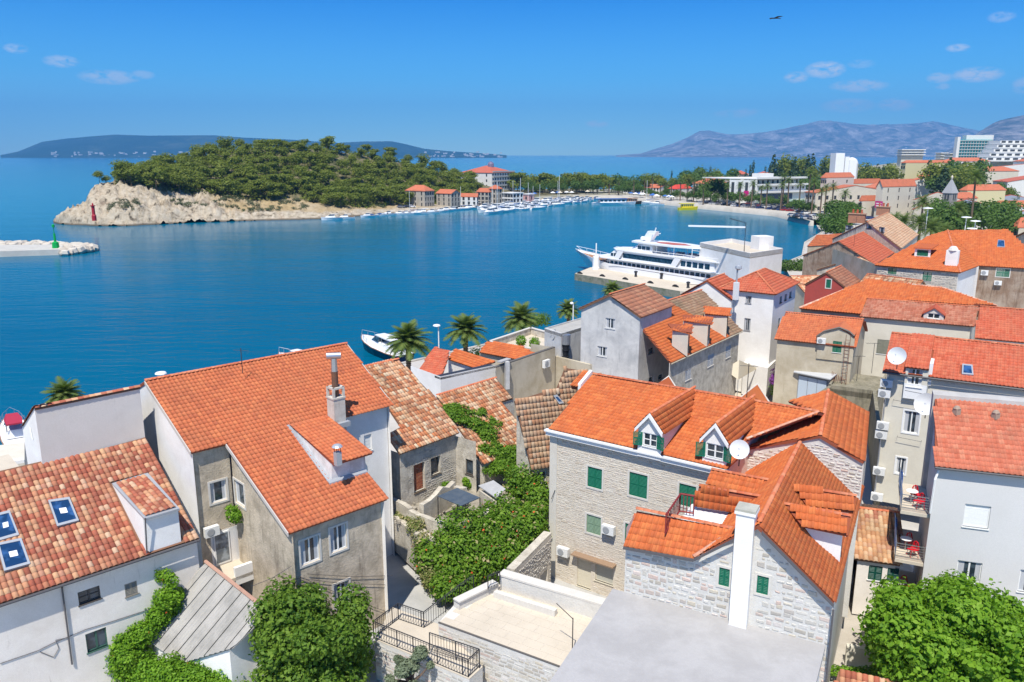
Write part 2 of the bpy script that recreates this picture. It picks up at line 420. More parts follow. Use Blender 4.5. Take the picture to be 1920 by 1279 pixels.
# ---------------------------------------------------------------- leaves
def leaf_mesh(name, blobs, n, size, m, seed=0, flat=.3, shell=.75, droop=0, up=.5):
  """blobs: (x,y,z,rx,ry,rz); n small bent leaves spread through their outer volume"""
  r = np.random.default_rng(seed); B = np.array(blobs, float); vol = (B[:, 3] * B[:, 4] * B[:, 5]) ** .67; k = r.choice(len(B), n, p=vol / vol.sum())
  d = r.normal(size=(n, 3)); d /= np.linalg.norm(d, axis=1)[:, None]; rad = shell + (1.06 - shell) * r.random(n) ** .7
  rad += (r.random(n) < .05) * r.random(n) * .2
  wob = 1 + .16 * np.sin(d[:, 0] * 7 + k) * np.cos(d[:, 1] * 6 + 2 * k) + .1 * np.sin(d[:, 2] * 11 + 3 * k)
  c = B[k, :3] + d * B[k, 3:] * (rad * wob)[:, None]
  nr = d + r.normal(size=(n, 3)) * .55 + np.array([0, 0, up]); nr /= np.linalg.norm(nr, axis=1)[:, None]
  a = np.cross(nr, r.normal(size=(n, 3))); a /= np.linalg.norm(a, axis=1)[:, None] + 1e-9; b = np.cross(nr, a)
  s = (size * (.55 + .9 * r.random(n)))[:, None]
  v = np.stack([c - a * s * .5, c - b * s * .32 + nr * s * .06, c + a * s * .5 - nr * s * .1, c + b * s * .32 + nr * s * .06], 1).reshape(-1, 3)
  return npmesh(name, v, np.arange(4 * n).reshape(-1, 4), m)
def limb(mb, a, b, r0, r1, n=6):
  a, b = V(a), V(b); mid = (a + b) / 2 + V((random.uniform(-.1, .1), random.uniform(-.1, .1), 0)) * (b - a).length * .6
  mb.tube([a, mid, b], r0, n, True, r1)
TINT0, TINT1, TINT2, TINT3 = (.45, .75, .87), (.15, .53, .81), (.0, .32, .74), (.56, .68, .80)
CLOUDC = (5.0, 5.05, 5.15)
SEA0, SEA1, SEA2, SEA3 = (.0, .088, .172), (.0, .145, .24), (.0, .135, .32), (.0, .12, .20)
SEASPEC = .08
HAZEC, HAZED = (.16, .50, 1.0), 8.5e-5
# ================================================================ materials of the town
ORA = [(.48, .125, .05), (.55, .15, .06), (.51, .145, .06), (.60, .18, .07), (.44, .115, .05)]
T_orange = TM('tile_orange', ORA, damt=.22)
T_deep = TM('tile_deep_orange', [(.47, .105, .028), (.55, .135, .036), (.51, .125, .038), (.60, .175, .05), (.46, .11, .035)], damt=.22)
T_old = TM('tile_old_mottled', [(.36, .10, .06), (.44, .13, .075), (.30, .085, .05), (.55, .24, .13), (.62, .36, .20), (.40, .12, .07), (.68, .46, .30)], damt=.3)
T_ruin = TM('tile_ruin', [(.42, .13, .06), (.56, .20, .08), (.34, .15, .09), (.62, .30, .15), (.70, .46, .28), (.52, .18, .08), (.66, .52, .36), (.64, .36, .2)], (.14, .11, .07), damt=.5)
T_tan = TM('tile_tan', [(.54, .30, .17), (.60, .38, .23), (.66, .46, .30), (.54, .25, .13), (.68, .52, .37)], (.2, .15, .1), damt=.35)
T_red = TM('tile_red', [(.47, .095, .045), (.54, .12, .06), (.50, .13, .07), (.58, .16, .08)], damt=.25)
T_brown = TM('tile_brown', [(.36, .14, .08), (.44, .18, .10), (.32, .13, .08), (.48, .24, .14)], (.12, .09, .07), damt=.45)
U_or = M('roof_bed_terracotta', (.26, .07, .035), .9)
U_old = M('roof_bed_old', (.20, .10, .06), .9)
CAP = TM('ridge_clay', [(.52, .13, .06), (.58, .17, .08), (.62, .24, .13)], damt=.2)
CAPL = TM('ridge_mortar', [(.60, .34, .24), (.62, .28, .18), (.66, .48, .38)], damt=.2)
W_white = M('render_white', (.83, .81, .78), .9, (.66, .63, .59), .5, .6, .15)
W_grey = M('render_warm_grey', (.66, .61, .56), .9, (.56, .51, .46), .5, .5, .15, streak=(.40, .36, .33), sth=.62)
W_off = M('render_offwhite', (.78, .73, .67), .9, (.60, .54, .47), .6, .4, .2, streak=(.42, .38, .33), sth=.60)
W_cream = M('render_cream', (.66, .62, .52), .9, (.52, .48, .40), .5, .5, .15, streak=(.44, .40, .33), sth=.62)
W_old = M('render_weathered_grey', (.60, .51, .39), .95, (.34, .285, .21), .85, 1.1, .9, streak=(.23, .19, .145), sth=.54)
W_old2 = M('render_crumbling', (.60, .55, .46), .95, (.34, .30, .24), .85, 1.5, .9, streak=(.22, .19, .16), sth=.56)
W_cement = M('render_cement', (.60, .59, .57), .95, (.38, .38, .38), .8, .6, .3, streak=(.30, .30, .30), sth=.56)
W_sand = M('render_sand', (.54, .48, .37), .95, (.38, .32, .22), .8, .5, .3, streak=(.30, .25, .17), sth=.6)
W_brown = M('render_brown', (.24, .16, .11), .95, (.40, .33, .26), .9, .5, .5, streak=(.14, .09, .06), sth=.5)
W_red = M('render_red', (.40, .07, .055), .9, (.28, .06, .05), .6, .6, .1)
MORT = M('lime_mortar', (.63, .61, .57), .95, (.52, .50, .46), .6, 2, .5)
MORTG = M('rubble_mortar', (.64, .58, .49), .95, (.54, .48, .40), .7, 1.2, .6)
def stone_mat(name, stops):
  m, nt, b, o = newmat(name); b.inputs['Roughness'].default_value = .9; b.inputs['Specular IOR Level'].default_value = .2
  k = len(stops); c = ramp(nt, rnd(nt), [(i / (k - 1), s) for i, s in enumerate(stops)]); co = coord(nt)
  c = mixc(nt, ramp(nt, noi(nt, co, 9, 5, .7), [(.4, g3(0)), (.7, g3(.5))]), c, (.30, .27, .23))
  nt.links.new(c, b.inputs['Base Color']); bump(nt, b, noi(nt, co, 18, 5), .5, .02); return m
S_white = stone_mat('stone_pale', [(.50, .47, .42), (.62, .60, .56), (.38, .35, .31), (.56, .50, .40), (.66, .65, .62), (.58, .44, .38), (.44, .42, .38), (.64, .61, .55)])
S_cream = stone_mat('stone_cream', [(.58, .50, .40), (.64, .57, .47), (.50, .42, .33), (.66, .61, .53), (.60, .51, .43)])
S_grey = stone_mat('stone_grey', [(.44, .41, .36), (.52, .49, .44), (.36, .33, .29), (.56, .52, .45)])
FLASH = M('zinc_flashing', (.42, .44, .47), .45, metal=.3)
DARKM = M('dark_metal', (.045, .045, .05), .5, metal=.3)
GUT = M('gutter_dark', (.10, .095, .10), .5)
WHT = M('white_paint', (.78, .78, .77), .5)
STEEL = M('steel', (.50, .51, .52), .35, metal=.8)
SUR = M('stone_surround', (.62, .59, .54), .9, (.5, .47, .42), .4, 3)
SHG = M('shutter_green', (.008, .15, .085), .5)
SHO = M('shutter_faded_green', (.20, .30, .20), .7)
CONC = M('concrete_pale', (.41, .40, .395), .95, (.34, .33, .325), .8, .45, .4, lo=.42, hi=.6)
TERR = M('terrace_beige', (.58, .51, .41), .95, (.46, .40, .32), .6, .45, .2)
PAVE = M('paving_light', (.50, .47, .43), .95, (.38, .36, .33), .7, .3, .2)
SKYG = GLASS('skylight_glass', (.01, .04, .11), .06)
AL, AR = 43.7, -33.0
def au(a): return V((cos(radians(a)), sin(radians(a)), 0))
def ac_unit(px, py, A, B, label, w=.8, h=.55):
  """outdoor unit of an air conditioner hung on the wall A->B"""
  p = onv(A, B, px, py); L = hypot(B.x - A.x, B.y - A.y); u = V(((B.x - A.x) / L, (B.y - A.y) / L, 0)); n = V((u.y, -u.x, 0))
  t = thing('air_conditioner', label, 'air conditioner', p, 'air conditioning units on the house walls')
  o = p - V((0, 0, p.z)); q = MB(); lbox(q, o, u, n, -w / 2, w / 2, p.z - h / 2, p.z + h / 2, .12, .42); q.build('casing', M('ac_white', (.72, .72, .70), .5), t)
  g = MB(); c = p + u * (-w * .12) + n * .425; g.lathe(c, [(h * .40, 0), (h * .40, .012), (h * .34, .02), (h * .1, .02)], 14, n); g.build('fan_grille', M('ac_grille', (.32, .33, .34), .6), t)
  g = MB()
  for s in (-w * .35, w * .35): lbox(g, o, u, n, s - .02, s + .02, p.z - h / 2 - .05, p.z - h / 2, .0, .42)
  g.build('bracket', DARKM, t); return t
def dish(px, py, y, r, label, face=(-.5, -.8, .35), group='satellite dishes on the roofs', drop=.9):
  p = PY(px, py, y); t = thing('satellite_dish', label, 'satellite dish', p - V((0, 0, drop)), group)
  ax = V(face).normalized(); m = MB(); k = 18
  prof = [(r * s, r * .32 * s * s) for s in (.02, .25, .5, .75, 1)]; c = p
  i0 = 0; a = ax.orthogonal().normalized(); b = ax.cross(a)
  for side in (0, 1):
    st = len(m.v)
    for rr, hh in prof:
      for j in range(k): m.v.append(tuple(c + ax * (hh - side * .02) + (a * cos(2 * pi * j / k) + b * sin(2 * pi * j / k)) * rr))
    for q in range(len(prof) - 1):
      for j in range(k): m.f.append([st + q * k + j, st + q * k + (j + 1) % k, st + (q + 1) * k + (j + 1) % k, st + (q + 1) * k + j])
  m.build('reflector', M('dish_white', (.66, .67, .68), .5), t, True)
  m = MB(); m.tube([p - ax * .05, p - ax * .15 - V((0, 0, .2)), p - V((0, 0, drop)) - ax * .12], .03, 6); m.build('mount', DARKM, t)
  m = MB(); f = p + ax * r * .9; m.tube([p - V((0, 0, r * .9)) + ax * .1, f], .012, 4); m.tube([f, f + ax * .08], .035, 6); m.build('feed_arm', STEEL, t); return t
def skylight(house, pts, m=None, name='skylight', lift=.1, blank=True):
  """pts: four corners on the roof plane"""
  n = (pts[1] - pts[0]).cross(pts[3] - pts[0]).normalized()
  if n.z < 0: n = -n
  c = sum(pts, V((0, 0, 0))) / 4; f = MB(); e = .12
  inn = [p + (c - p) * (e / (c - p).length * 1.4) for p in pts]
  for i in range(4):
    a, b, c1, d = pts[i], pts[(i + 1) % 4], inn[(i + 1) % 4], inn[i]
    f.hexa([a, b, c1, d] + [q + n * (lift + .05) for q in (a, b, c1, d)] if (b - a).cross(d - a).dot(n) > 0 else [a, d, c1, b] + [q + n * (lift + .05) for q in (a, d, c1, b)])
  fo = f.build(name, FLASH, house); p = MB(); p.poly([q + n * (lift + .02) for q in inn]); p.build('pane', SKYG, fo)
  if blank:
    s = MB(); uu = (inn[1] - inn[0]) * .2; vv = (inn[3] - inn[0]) * .12; o = inn[0] + (inn[2] - inn[0]) * .5 + n * (lift + .026); s.poly([o - uu - vv, o + uu - vv, o + uu + vv, o - uu + vv]); s.build('sticker', WHT, fo)
  return fo
def wallrun(house, A, B, ztop, zb, mat, wins=(), name='wall', gm=None, oh=0, top=None, depth=.14):
  """a wall with its windows; wins: (l,t,r,b,kind,opts)"""
  L = hypot(B.x - A.x, B.y - A.y); u = V(((B.x - A.x) / L, (B.y - A.y) / L, 0)); n = V((u.y, -u.x, 0))
  if oh: A = A - n * oh; B = B - n * oh
  tp = top or [(0, A.z if ztop is None else ztop), (L, B.z if ztop is None else ztop)]
  W = [(wbox(A, B, *w[:4]), w) for w in wins]; mb = MB()
  facade(mb, A, B, zb, tp, [q[0] for q in W], depth); wo = mb.build(name, mat, house)
  for q, w in W:
    opt = w[5] if len(w) > 5 else {}; window(house, A, u, n, q, w[4], depth=depth, **opt)
  return A, B, u, n, [q[0] for q in W], wo
def pipe(house, pts, r=.045, m=None, name='downpipe'):
  mb = MB(); mb.tube(pts, r, 6); return mb.build(name, m or GUT, house)
def box_house(name, label, cat, A, B, C, zb, wm, roof='gableAB', rise=2., tm=None, um=None, wAB=(), wBC=(), oh=.3, tw=.25, tl=.34, amp=.05, nind=0, kind='s', ridge=True, wm2=None, group=None, capm=None, parapet=0):
  D = A + C - B; D.z = A.z; ctr = (A + C) / 2; h = thing(name, label, cat, V((ctr.x, ctr.y, zb)), group); tm = tm or T_orange; um = um or U_or; ze = A.z
  uab = (B - A); uab.z = 0; lab = uab.length; uab.normalize(); ubc = (C - B); ubc.z = 0; lbc = ubc.length; ubc.normalize()
  a, b, c, d = A + uab * oh + ubc * oh, B - uab * oh + ubc * oh, C - uab * oh - ubc * oh, D + uab * oh - ubc * oh
  lA, lB = lab - 2 * oh, lbc - 2 * oh
  gA = [(0, ze), (lA, ze)]; gB = [(0, ze), (lB, ze)]
  if roof == 'gableAB': gA = [(0, ze), (lA / 2, ze + rise - .1), (lA, ze)]
  if roof == 'gableBC': gB = [(0, ze), (lB / 2, ze + rise - .1), (lB, ze)]
  if roof == 'flat': gA = [(0, ze + parapet), (lA, ze + parapet)]; gB = [(0, ze + parapet), (lB, ze + parapet)]
  wallrun(h, a, b, None, zb, wm, wAB, top=gA); wallrun(h, b, c, None, zb, wm2 or wm, wBC, top=gB)
  wallrun(h, c, d, None, zb, wm, (), top=gA); wallrun(h, d, a, None, zb, wm, (), top=gB)
  kw = dict(tw=tw, tl=tl, amp=amp, kind=kind)
  if roof.startswith('gable'):
    if roof == 'gableAB': m1, m2 = (A + B) / 2, (C + D) / 2
    else: m1, m2 = (D + A) / 2, (B + C) / 2
    m1 = m1 + V((0, 0, rise)); m2 = m2 + V((0, 0, rise))
    if roof == 'gableAB':
      tiled_roof(h, [B, C, m2, m1], ubc, tm, um, nind=nind, **kw); tiled_roof(h, [D, A, m1, m2], -ubc, tm, um, nind=0, **kw)
    else:
      tiled_roof(h, [A, B, m2, m1], uab, tm, um, nind=nind, **kw); tiled_roof(h, [C, D, m1, m2], -uab, tm, um, nind=0, **kw)
    if ridge: caps(h, m1, m2, capm or CAP, objs=nind > 0)
  elif roof == 'hip':
    if lab >= lbc:
      m1 = (A + D) / 2 + uab * lbc * .5; m2 = (B + C) / 2 - uab * lbc * .5
    else:
      m1 = (A + B) / 2 + ubc * lab * .5; m2 = (D + C) / 2 - ubc * lab * .5
    m1 = m1 + V((0, 0, rise)); m2 = m2 + V((0, 0, rise))
    if lab >= lbc: pl = [([A, B, m2, m1], uab), ([B, C, m2], ubc), ([C, D, m1, m2], -uab), ([D, A, m1], -ubc)]; hp = [(A, m1), (B, m2), (C, m2), (D, m1)]
    else: pl = [([A, B, m1], uab), ([B, C, m2, m1], ubc), ([C, D, m2], -uab), ([D, A, m1, m2], -ubc)]; hp = [(A, m1), (B, m1), (C, m2), (D, m2)]
    for i, (q, uu) in enumerate(pl): tiled_roof(h, q, uu, tm, um, nind=nind if i < 2 else 0, **kw)
    for p, q in hp + ([(m1, m2)] if (m1 - m2).length > .3 else []): caps(h, p, q, capm or CAP, objs=False)
  elif roof == 'shed':
    E, F = D + V((0, 0, rise)), C + V((0, 0, rise)); tiled_roof(h, [A, B, F, E], uab, tm, um, nind=nind, **kw)
    for p, q in ((b, F), (E, a)):
      mb = MB(); mb.poly([V((b.x, b.y, ze)), V((c.x, c.y, ze)), V((c.x, c.y, ze + rise - .1))] if p is b else [V((d.x, d.y, ze)), V((a.x, a.y, ze)), V((d.x, d.y, ze + rise - .1))]); mb.build('gable_wall', wm, h)
  elif roof == 'flat':
    mb = MB(); mb.prism([V((q.x, q.y, ze - .2)) for q in (a, b, c, d)], (0, 0, .2)); mb.build('roof', um, h)
    if parapet:
      e = .22; mb = MB(); z = ze + parapet
      cc = (a + c) / 2
      ins = [q + (cc - q).normalized() * e * 1.4 for q in (a, b, c, d)]; oo = [a, b, c, d]
      for i in range(4): p0, p1, q1, q0 = oo[i], oo[(i + 1) % 4], ins[(i + 1) % 4], ins[i]; mb.hexa([V((q.x, q.y, ze)) for q in (p0, p1, q1, q0)] + [V((q.x, q.y, z + .05)) for q in (p0, p1, q1, q0)])
      mb.build('parapet', wm, h)
  return h, (a, b, c, d)
# ================================================================ A: long house with the mottled roof, lower left
eR = P(373, 1008, 8.5); uA = au(AL); eL = eR - uA * 15; tR = perp(eR, 272, 820, 133.7); tL = tR - uA * 15
hA = thing('row_house', 'off-white row house with a mottled roof and blue skylights at the left edge', 'house', V((eR.x - 5, eR.y - 2, 2)))
plA = (eR, eL, tR)
skA = [[(90, 941), (130, 935), (148, 979), (107, 990)], [(-14, 968), (18, 960), (36, 1006), (-6, 1018)], [(-6, 1022), (40, 1012), (57, 1060), (8, 1074)]]
skp = [[on(plA, *q) for q in s] for s in skA]
dmp = [on(plA, *q) for q in ((210, 908), (277, 888), (345, 1015), (275, 1037))]
tiled_roof(hA, [eL, eR, tR, tL], uA, T_old, U_old, tw=.25, tl=.34, amp=.07, kind='b', nind=300, holes=skp + [dmp], jit=.012)
for i, s in enumerate(skp): skylight(hA, s)
wA = [(146, 1104, 189, 1129, 'cross', {'fm': M('window_dark_wood', (.07, .06, .055), .6), 'simple': True}), (234, 1092, 258, 1116, 'shutter', {'sm': M('louvre_grey_brown', (.25, .23, .19), .8), 'fm': M('frame_grey_brown', (.20, .18, .15), .8)}),
      (161, 1182, 202, 1218, 'casement', {'fm': M('window_green_old', (.05, .12, .09), .6), 'simple': True, 'label': 'old green framed window standing half open'})]
_, _, uu, nA, _, _ = wallrun(hA, eL, eR, 8.55, 1.5, W_off, wA, oh=.35)
nAo = V((uA.y, -uA.x, 0))
mb = MB(); mb.tube([eL + nAo * .06 - V((0, 0, .12)), eR + nAo * .06 - V((0, 0, .12))], .075, 8); mb.build('gutter', GUT, hA)
w0, w1 = eL - nAo * .35, eR - nAo * .35
ROW0, ROW1 = w0, w1
p0 = onv(w0, w1, 115, 1100) + nAo * .1; p1 = onv(w0, w1, 134, 1244) + nAo * .1; pipe(hA, [p0, p1])
for pts in ([(0, 1244), (70, 1220), (100, 1205), (125, 1195), (160, 1180), (210, 1165), (280, 1142)], [(75, 1222), (100, 1232), (110, 1215), (104, 1200), (128, 1195)]):
  pipe(hA, [onv(w0, w1, *q) + nAo * .03 for q in pts], .016, name='cable')
# shed dormer
dA = [on(plA, *q) for q in ((210, 908), (277, 888))]
fl, fr = on(plA, 274, 1037), on(plA, 336, 1018); tl_, tr_ = onv(fl, fl + uA, 268, 968), onv(fl, fl + uA, 333, 949)
fr = V((tr_.x, tr_.y, (on(plA, 336, 1018)).z))
d = thing  # keep helper name short below
mb = MB(); mb.quad(fl - V((0, 0, .3)), fr - V((0, 0, .3)), tr_, tl_); mb.poly([fl - V((0, 0, .1)), tl_, dA[0], (fl + dA[0]) / 2 - V((0, 0, .1))]); mb.poly([fr - V((0, 0, .1)), dA[1], tr_])
do = mb.build('dormer', W_white, hA)
up = V((0, 0, .06)); o1 = nAo * .25
fr4 = [tl_ + up + o1 - V((0, 0, .1)), tr_ + up + o1 - V((0, 0, .1)), dA[1] + up, dA[0] + up]
mbb = MB(); nrm = (fr4[1] - fr4[0]).cross(fr4[3] - fr4[0]).normalized(); mbb.prism(fr4, nrm * -.12); mbb.build('dormer_roof', FLASH, do)
ins = [p + ((sum(fr4, V((0, 0, 0))) / 4) - p) * .10 for p in fr4]
o_, u_, v_, n_ = frame(ins, uA); off = origin(do)
vs, fs = tile_arrays(.25, .34, .07, 'b'); tm_ = npmesh('tile', vs, fs, T_old, True); R_ = Matrix((u_, v_, n_)).transposed().to_euler()
P2 = [((p - o_).dot(u_), (p - o_).dot(v_)) for p in ins]
for j in range(18):
  for i in range(-12, 16):
    x, y = (i + .5) * .25, j * .34
    if inpoly(x, y + .17, P2): obj('tile', tm_, do, o_ + u_ * x + v_ * y + n_ * .01 - off, R_)
pipe(hA, [tl_ + nAo * .3, fl + nAo * .12], .04)
# ================================================================ B0: tall blank white wall behind A's roof
c0 = tL = on(plA, 80, 872); cR = tR + V((0, 0, -.2))
dd = au(133.7); a = V((c0.x, c0.y, 0)); b = V((cR.x, cR.y, 0))
zt0 = onv(c0, c0 + uA, 65, 764).z; ztR = onv(c0, c0 + uA, 268, 729).z; zt = (zt0 + ztR) / 2
B0 = thing('rendered_house', 'blank windowless off-white house end rising behind the skylight roof', 'house', V((c0.x, c0.y, 2)))
bk = perp(c0, 42, 802, 133.7); dep = (V((bk.x, bk.y, 0)) - a).length
a1, b1 = a + dd * dep, b + dd * dep
drop = zt - bk.z
wallrun(B0, dn(a, zt), dn(b, zt), zt, 2, W_grey)
mb = MB(); facade(mb, a1, a, 2, [(0, zt - drop), (dep, zt)], []); facade(mb, b1, a1, 2, [(0, zt - drop), ((b - a).length, zt - drop)], []); mb.build('wall', W_white, B0)
tiled_roof(B0, [dn(b1, zt - drop), dn(a1, zt - drop), dn(a, zt + .05), dn(b, zt + .05)], -uA, T_old, U_old, nind=0, tw=.3, tl=.4, amp=.07, kind='b')
caps(B0, dn(a, zt), dn(b, zt), T_old, r=.12, step=.3)
pipe(B0, [onv(a1, a, 58, 800) + au(223) * .05, onv(a1, a, 63, 824) + au(223) * .05], .03, WHT)
# low terrace walls left of it
lt = thing('terrace_house', 'low beige flat-topped terrace block at the left edge beside the white gable', 'house', V((-30, 47, 2)))
q0 = P(46, 829, 7); q1 = P(46, 868, 7); q2 = P(-60, 884, 7); q3 = P(-60, 842, 7)
mb = MB(); mb.prism([dn(p, 2) for p in (q2, q1, q0, q3)], (0, 0, 5)); mb.build('wall', W_cream, lt)
g = MB(); g.prism([dn(p, 7) for p in (q2, q1, q1 + au(133) * .5, q2 + au(133) * .5)], (0, 0, .25)); g.build('parapet', W_white, lt)
q1 = P(44, 884, 8.8); q2 = P(-60, 912, 8.8); mb = MB(); mb.prism([dn(p, 2) for p in (q2, q1, q1 + au(133) * 4, q2 + au(133) * 4)], (0, 0, 6.8)); mb.build('wall', TERR, lt)
# ================================================================ B: big orange roof
F1, F2 = P(541, 1000, 9.5), P(726, 935, 9.5); U0 = perp(F1, 424, 832, 133.7); plB = (F1, F2, U0)
Bel, Brl, Brr, Ber = on(plB, 358, 848), on(plB, 272, 715), on(plB, 650, 645), on(plB, 735, 757)
Brr = V((Brr.x, Brr.y, (Brl.z + Brr.z) / 2))
kk = (U0 - F1); kk2 = V((kk.x, kk.y, 0)).length; R2 = F2 + (U0 - F1) * ((V((Ber.x - F2.x, Ber.y - F2.y, 0)).dot(au(133.7))) / kk2)
hB = thing('orange_roof_house', 'big weathered house under a wide orange roof with a tall flue and shed dormer', 'house', V((-12, 45, 2)))
D1 = on(plB, 545, 798); D2l = on(plB, 622, 903); D2r = on(plB, 694, 880); hole = [D1, D2l, D2r + (U0 - F1) * 0.02 + uA * .3, D1 + uA * 3.4]
tiled_roof(hB, [F1, F2, R2, Ber, Brr, Brl, Bel, U0], uA, T_orange, U_or, tw=.25, tl=.33, amp=.045, nind=300, holes=[hole], jit=.012)
caps(hB, Brl, Brr, CAP, r=.12)
bl, br = Brl + au(133.7) * 5 - V((0, 0, 2.2)), Brr + au(133.7) * 5 - V((0, 0, 2.2))
tiled_roof(hB, [br, bl, Brl, Brr], -uA, T_orange, U_or, tw=.25, tl=.33, nind=0)
i3 = uA * .22; dwn = V((0, 0, .12))
for p, q in ((F1, U0), (Bel, Brl), (Brr, Ber)):      # verge boards
  mb = MB(); s_ = uA * (-.05 if p is not Brr else .05); mb.hexa([p + s_ - dwn * 1.6, q + s_ - dwn * 1.6, q - dwn * 1.6, p - dwn * 1.6] + [p + s_ + dwn * .2, q + s_ + dwn * .2, q + dwn * .2, p + dwn * .2]); mb.build('verge', M('verge_mortar', (.55, .50, .45), .9), hB)
def wl(name, A, B, top, mat, wins=(), **k): return wallrun(hB, A, B, None, 1.5, mat, wins, name=name, top=top, **k)
x_ = V((0, 0, .1))
# left party wall (ridge -> eave), front of the upper part, flank of the lower part, front
LP = (V((Brl.x - Bel.x, Brl.y - Bel.y, 0))).length
wl('wall', Brl + i3 * .3 + au(133.7) * 5, Bel + i3 * .3, [(0, Brl.z - 2.4), (5, Brl.z - .14), (5 + LP, Bel.z - .14)], W_white)
wl('wall', Bel + i3 * .3, U0 + i3, [(0, Bel.z + .0), ((U0 - Bel).length + .3, Bel.z)], W_old, [(394, 902, 425, 941, 'single', {'surround': SUR})], oh=.25)
wl('wall', U0 + i3 + au(133.7) * -.0 + V((0, 0, 0)), F1 + i3, [(0, U0.z - .12), (kk2, F1.z - .1)], W_old, [(441, 905, 458, 946, 'single', {'surround': SUR})])
Aw, Bw, uf, nf, _, _ = wl('wall', F1 + i3, F2 - i3, [(0, F1.z), (50, F1.z)], W_old, [(563, 1009, 599, 1056, 'casement', {'surround': SUR}), (619, 986, 650, 1033, 'casement', {'surround': SUR}), (576, 1112, 606, 1150, 'casement', {'surround': SUR}), (626, 1092, 655, 1136, 'casement', {'surround': SUR})], oh=.3)
wl('wall', F2 - i3, R2 - i3, [(0, F2.z - .12), (kk2, R2.z - .12)], W_white)
wl('wall', R2 - i3, Ber - i3, [(0, R2.z), (9, R2.z)], W_white, [(683, 815, 697, 845, 'panel', {})], oh=.3)
wl('wall', Ber - i3, Brr - i3, [(0, Ber.z - .12), (LP, Brr.z - .14)], W_white)
wl('wall', br - i3 * 2, bl + i3, [(0, br.z - .1), (30, br.z - .1)], W_white)
# dormer with lead cheek
zt1, zt2 = onv(D2l, D2l + uA, 622, 866), onv(D2l, D2l + uA, 684, 846); zt2 = V((zt2.x, zt2.y, zt1.z)); f2_ = V((zt2.x, zt2.y, D2l.z))
mb = MB(); mb.quad(D2l - x_ * 3, f2_ - x_ * 3, zt2, zt1); mb.poly([D2l - x_, zt1, D1 + x_ * .5, (D2l + D1) / 2 - x_]); q_ = D1 + (zt2 - zt1); mb.poly([f2_ - x_ * 12, q_ - x_ * 8, q_, zt2])
do = mb.build('dormer', M('render_dormer', (.72, .70, .68), .9, (.40, .38, .36), .7, 1.2, .2, streak=(.35, .33, .31), sth=.55), hB)
e_ = nAo * .3; z1 = zt1 + e_ - uA * .05 - x_ * .3; z2 = zt2 + e_ + uA * .3 - x_ * .3; tiled_roof(do, [z1, z2, D1 + (z2 - z1) + x_ * .4, D1 + x_ * .4], uA, T_orange, U_or, nind=300, tw=.25, tl=.33, amp=.045, thick=.1, roof_name='dormer_roof') if False else None
dr = [z1, z2, D1 + (z2 - z1) + x_ * 1.0, D1 + x_ * 1.0]
oo, u2, v2, n2 = frame(dr, uA); mb = MB(); mb.prism(dr, n2 * -.12); db = mb.build('dormer_roof', U_or, hB); off = origin(db); P2 = [((p - oo).dot(u2), (p - oo).dot(v2)) for p in dr]
vs, fs = tile_arrays(.25, .33, .045, 's'); tm_ = npmesh('tile', vs, fs, T_orange, True); R_ = Matrix((u2, v2, n2)).transposed().to_euler()
for j in range(30):
  for i in range(-2, 26):
    x, y = (i + .5) * .25, j * .33
    if inpoly(x, y + .16, P2): obj('tile', tm_, db, oo + u2 * x + v2 * y - off, R_)
mb = MB(); sn = uA * -.25; mb.hexa([D2l + sn, D2l, D1, D1 + sn] + [q + x_ * .9 for q in (D2l + sn, D2l, D1, D1 + sn)]); mb.hexa([D2l + sn + nAo * .2 - x_ * .6, f2_ + nAo * .2 - x_ * .6, f2_ + x_ * .4, D2l + sn + x_ * .4] + [q + x_ * .9 for q in (D2l + sn + nAo * .2 - x_ * .6, f2_ + nAo * .2 - x_ * .6, f2_ + x_ * .4, D2l + sn + x_ * .4)]); mb.build('flashing', FLASH, hB)
cf = P(634, 872, zt1.z + .1); fl_ = thing('roof_flue', 'small capped metal flue on the roof of the shed dormer', 'flue', cf)
mb = MB(); mb.box(cf, .32, .32, .75, radians(AL), True); mb.build('flue_box', FLASH, fl_); mb = MB()
for k in range(4): mb.box(cf + au(AL + 45 + 90 * k) * .17 + V((0, 0, .75)), .03, .03, .3, 0, True)
mb.build('cage', DARKM, fl_); mb = MB(); mb.lathe(cf + V((0, 0, 1.05)), [(.3, 0), (.22, .1), (.02, .16)], 10); mb.build('cap', FLASH, fl_)
# tall chimney with steel flue and T cowl
cb = on(plB, 632, 790); ch = thing('chimney', 'tall masonry chimney with brown flue and steel T cowl on the big orange roof', 'chimney', cb)
cm = M('chimney_render', (.58, .54, .48), .9, (.38, .33, .28), .7, 1.5, .2, streak=(.42, .22, .12), sth=.66); s_ = .78; an = radians(AL)
mb = MB(); mb.box(cb - V((0, 0, .8)), s_, s_, 2.3, an, True); mb.box(cb + V((0, 0, 1.5)), s_ + .08, s_ + .08, .1, an, True)
for sx in (-1, 1):
  for sy in (-1, 1): mb.box(cb + au(AL) * sx * (s_ / 2 - .06) + au(AL + 90) * sy * (s_ / 2 - .06) + V((0, 0, 1.6)), .13, .13, .5, an, True)
mb.box(cb + V((0, 0, 2.1)), s_ + .05, s_ + .05, .1, an, True) if False else None
for k in range(4): mb.box(cb + au(AL + 90 * k) * (s_ / 2 - .06) + V((0, 0, 2.1)), .13, s_, .12, radians(AL + 90 * k), True)
mb.build('stack', cm, ch)
mb = MB(); mb.tube([cb + V((0, 0, 1.55)), cb + V((0, 0, 3.15))], .2, 12); mb.build('flue_pipe', M('rusty_brown', (.13, .07, .05), .7, (.22, .09, .04), .6, 3), ch)
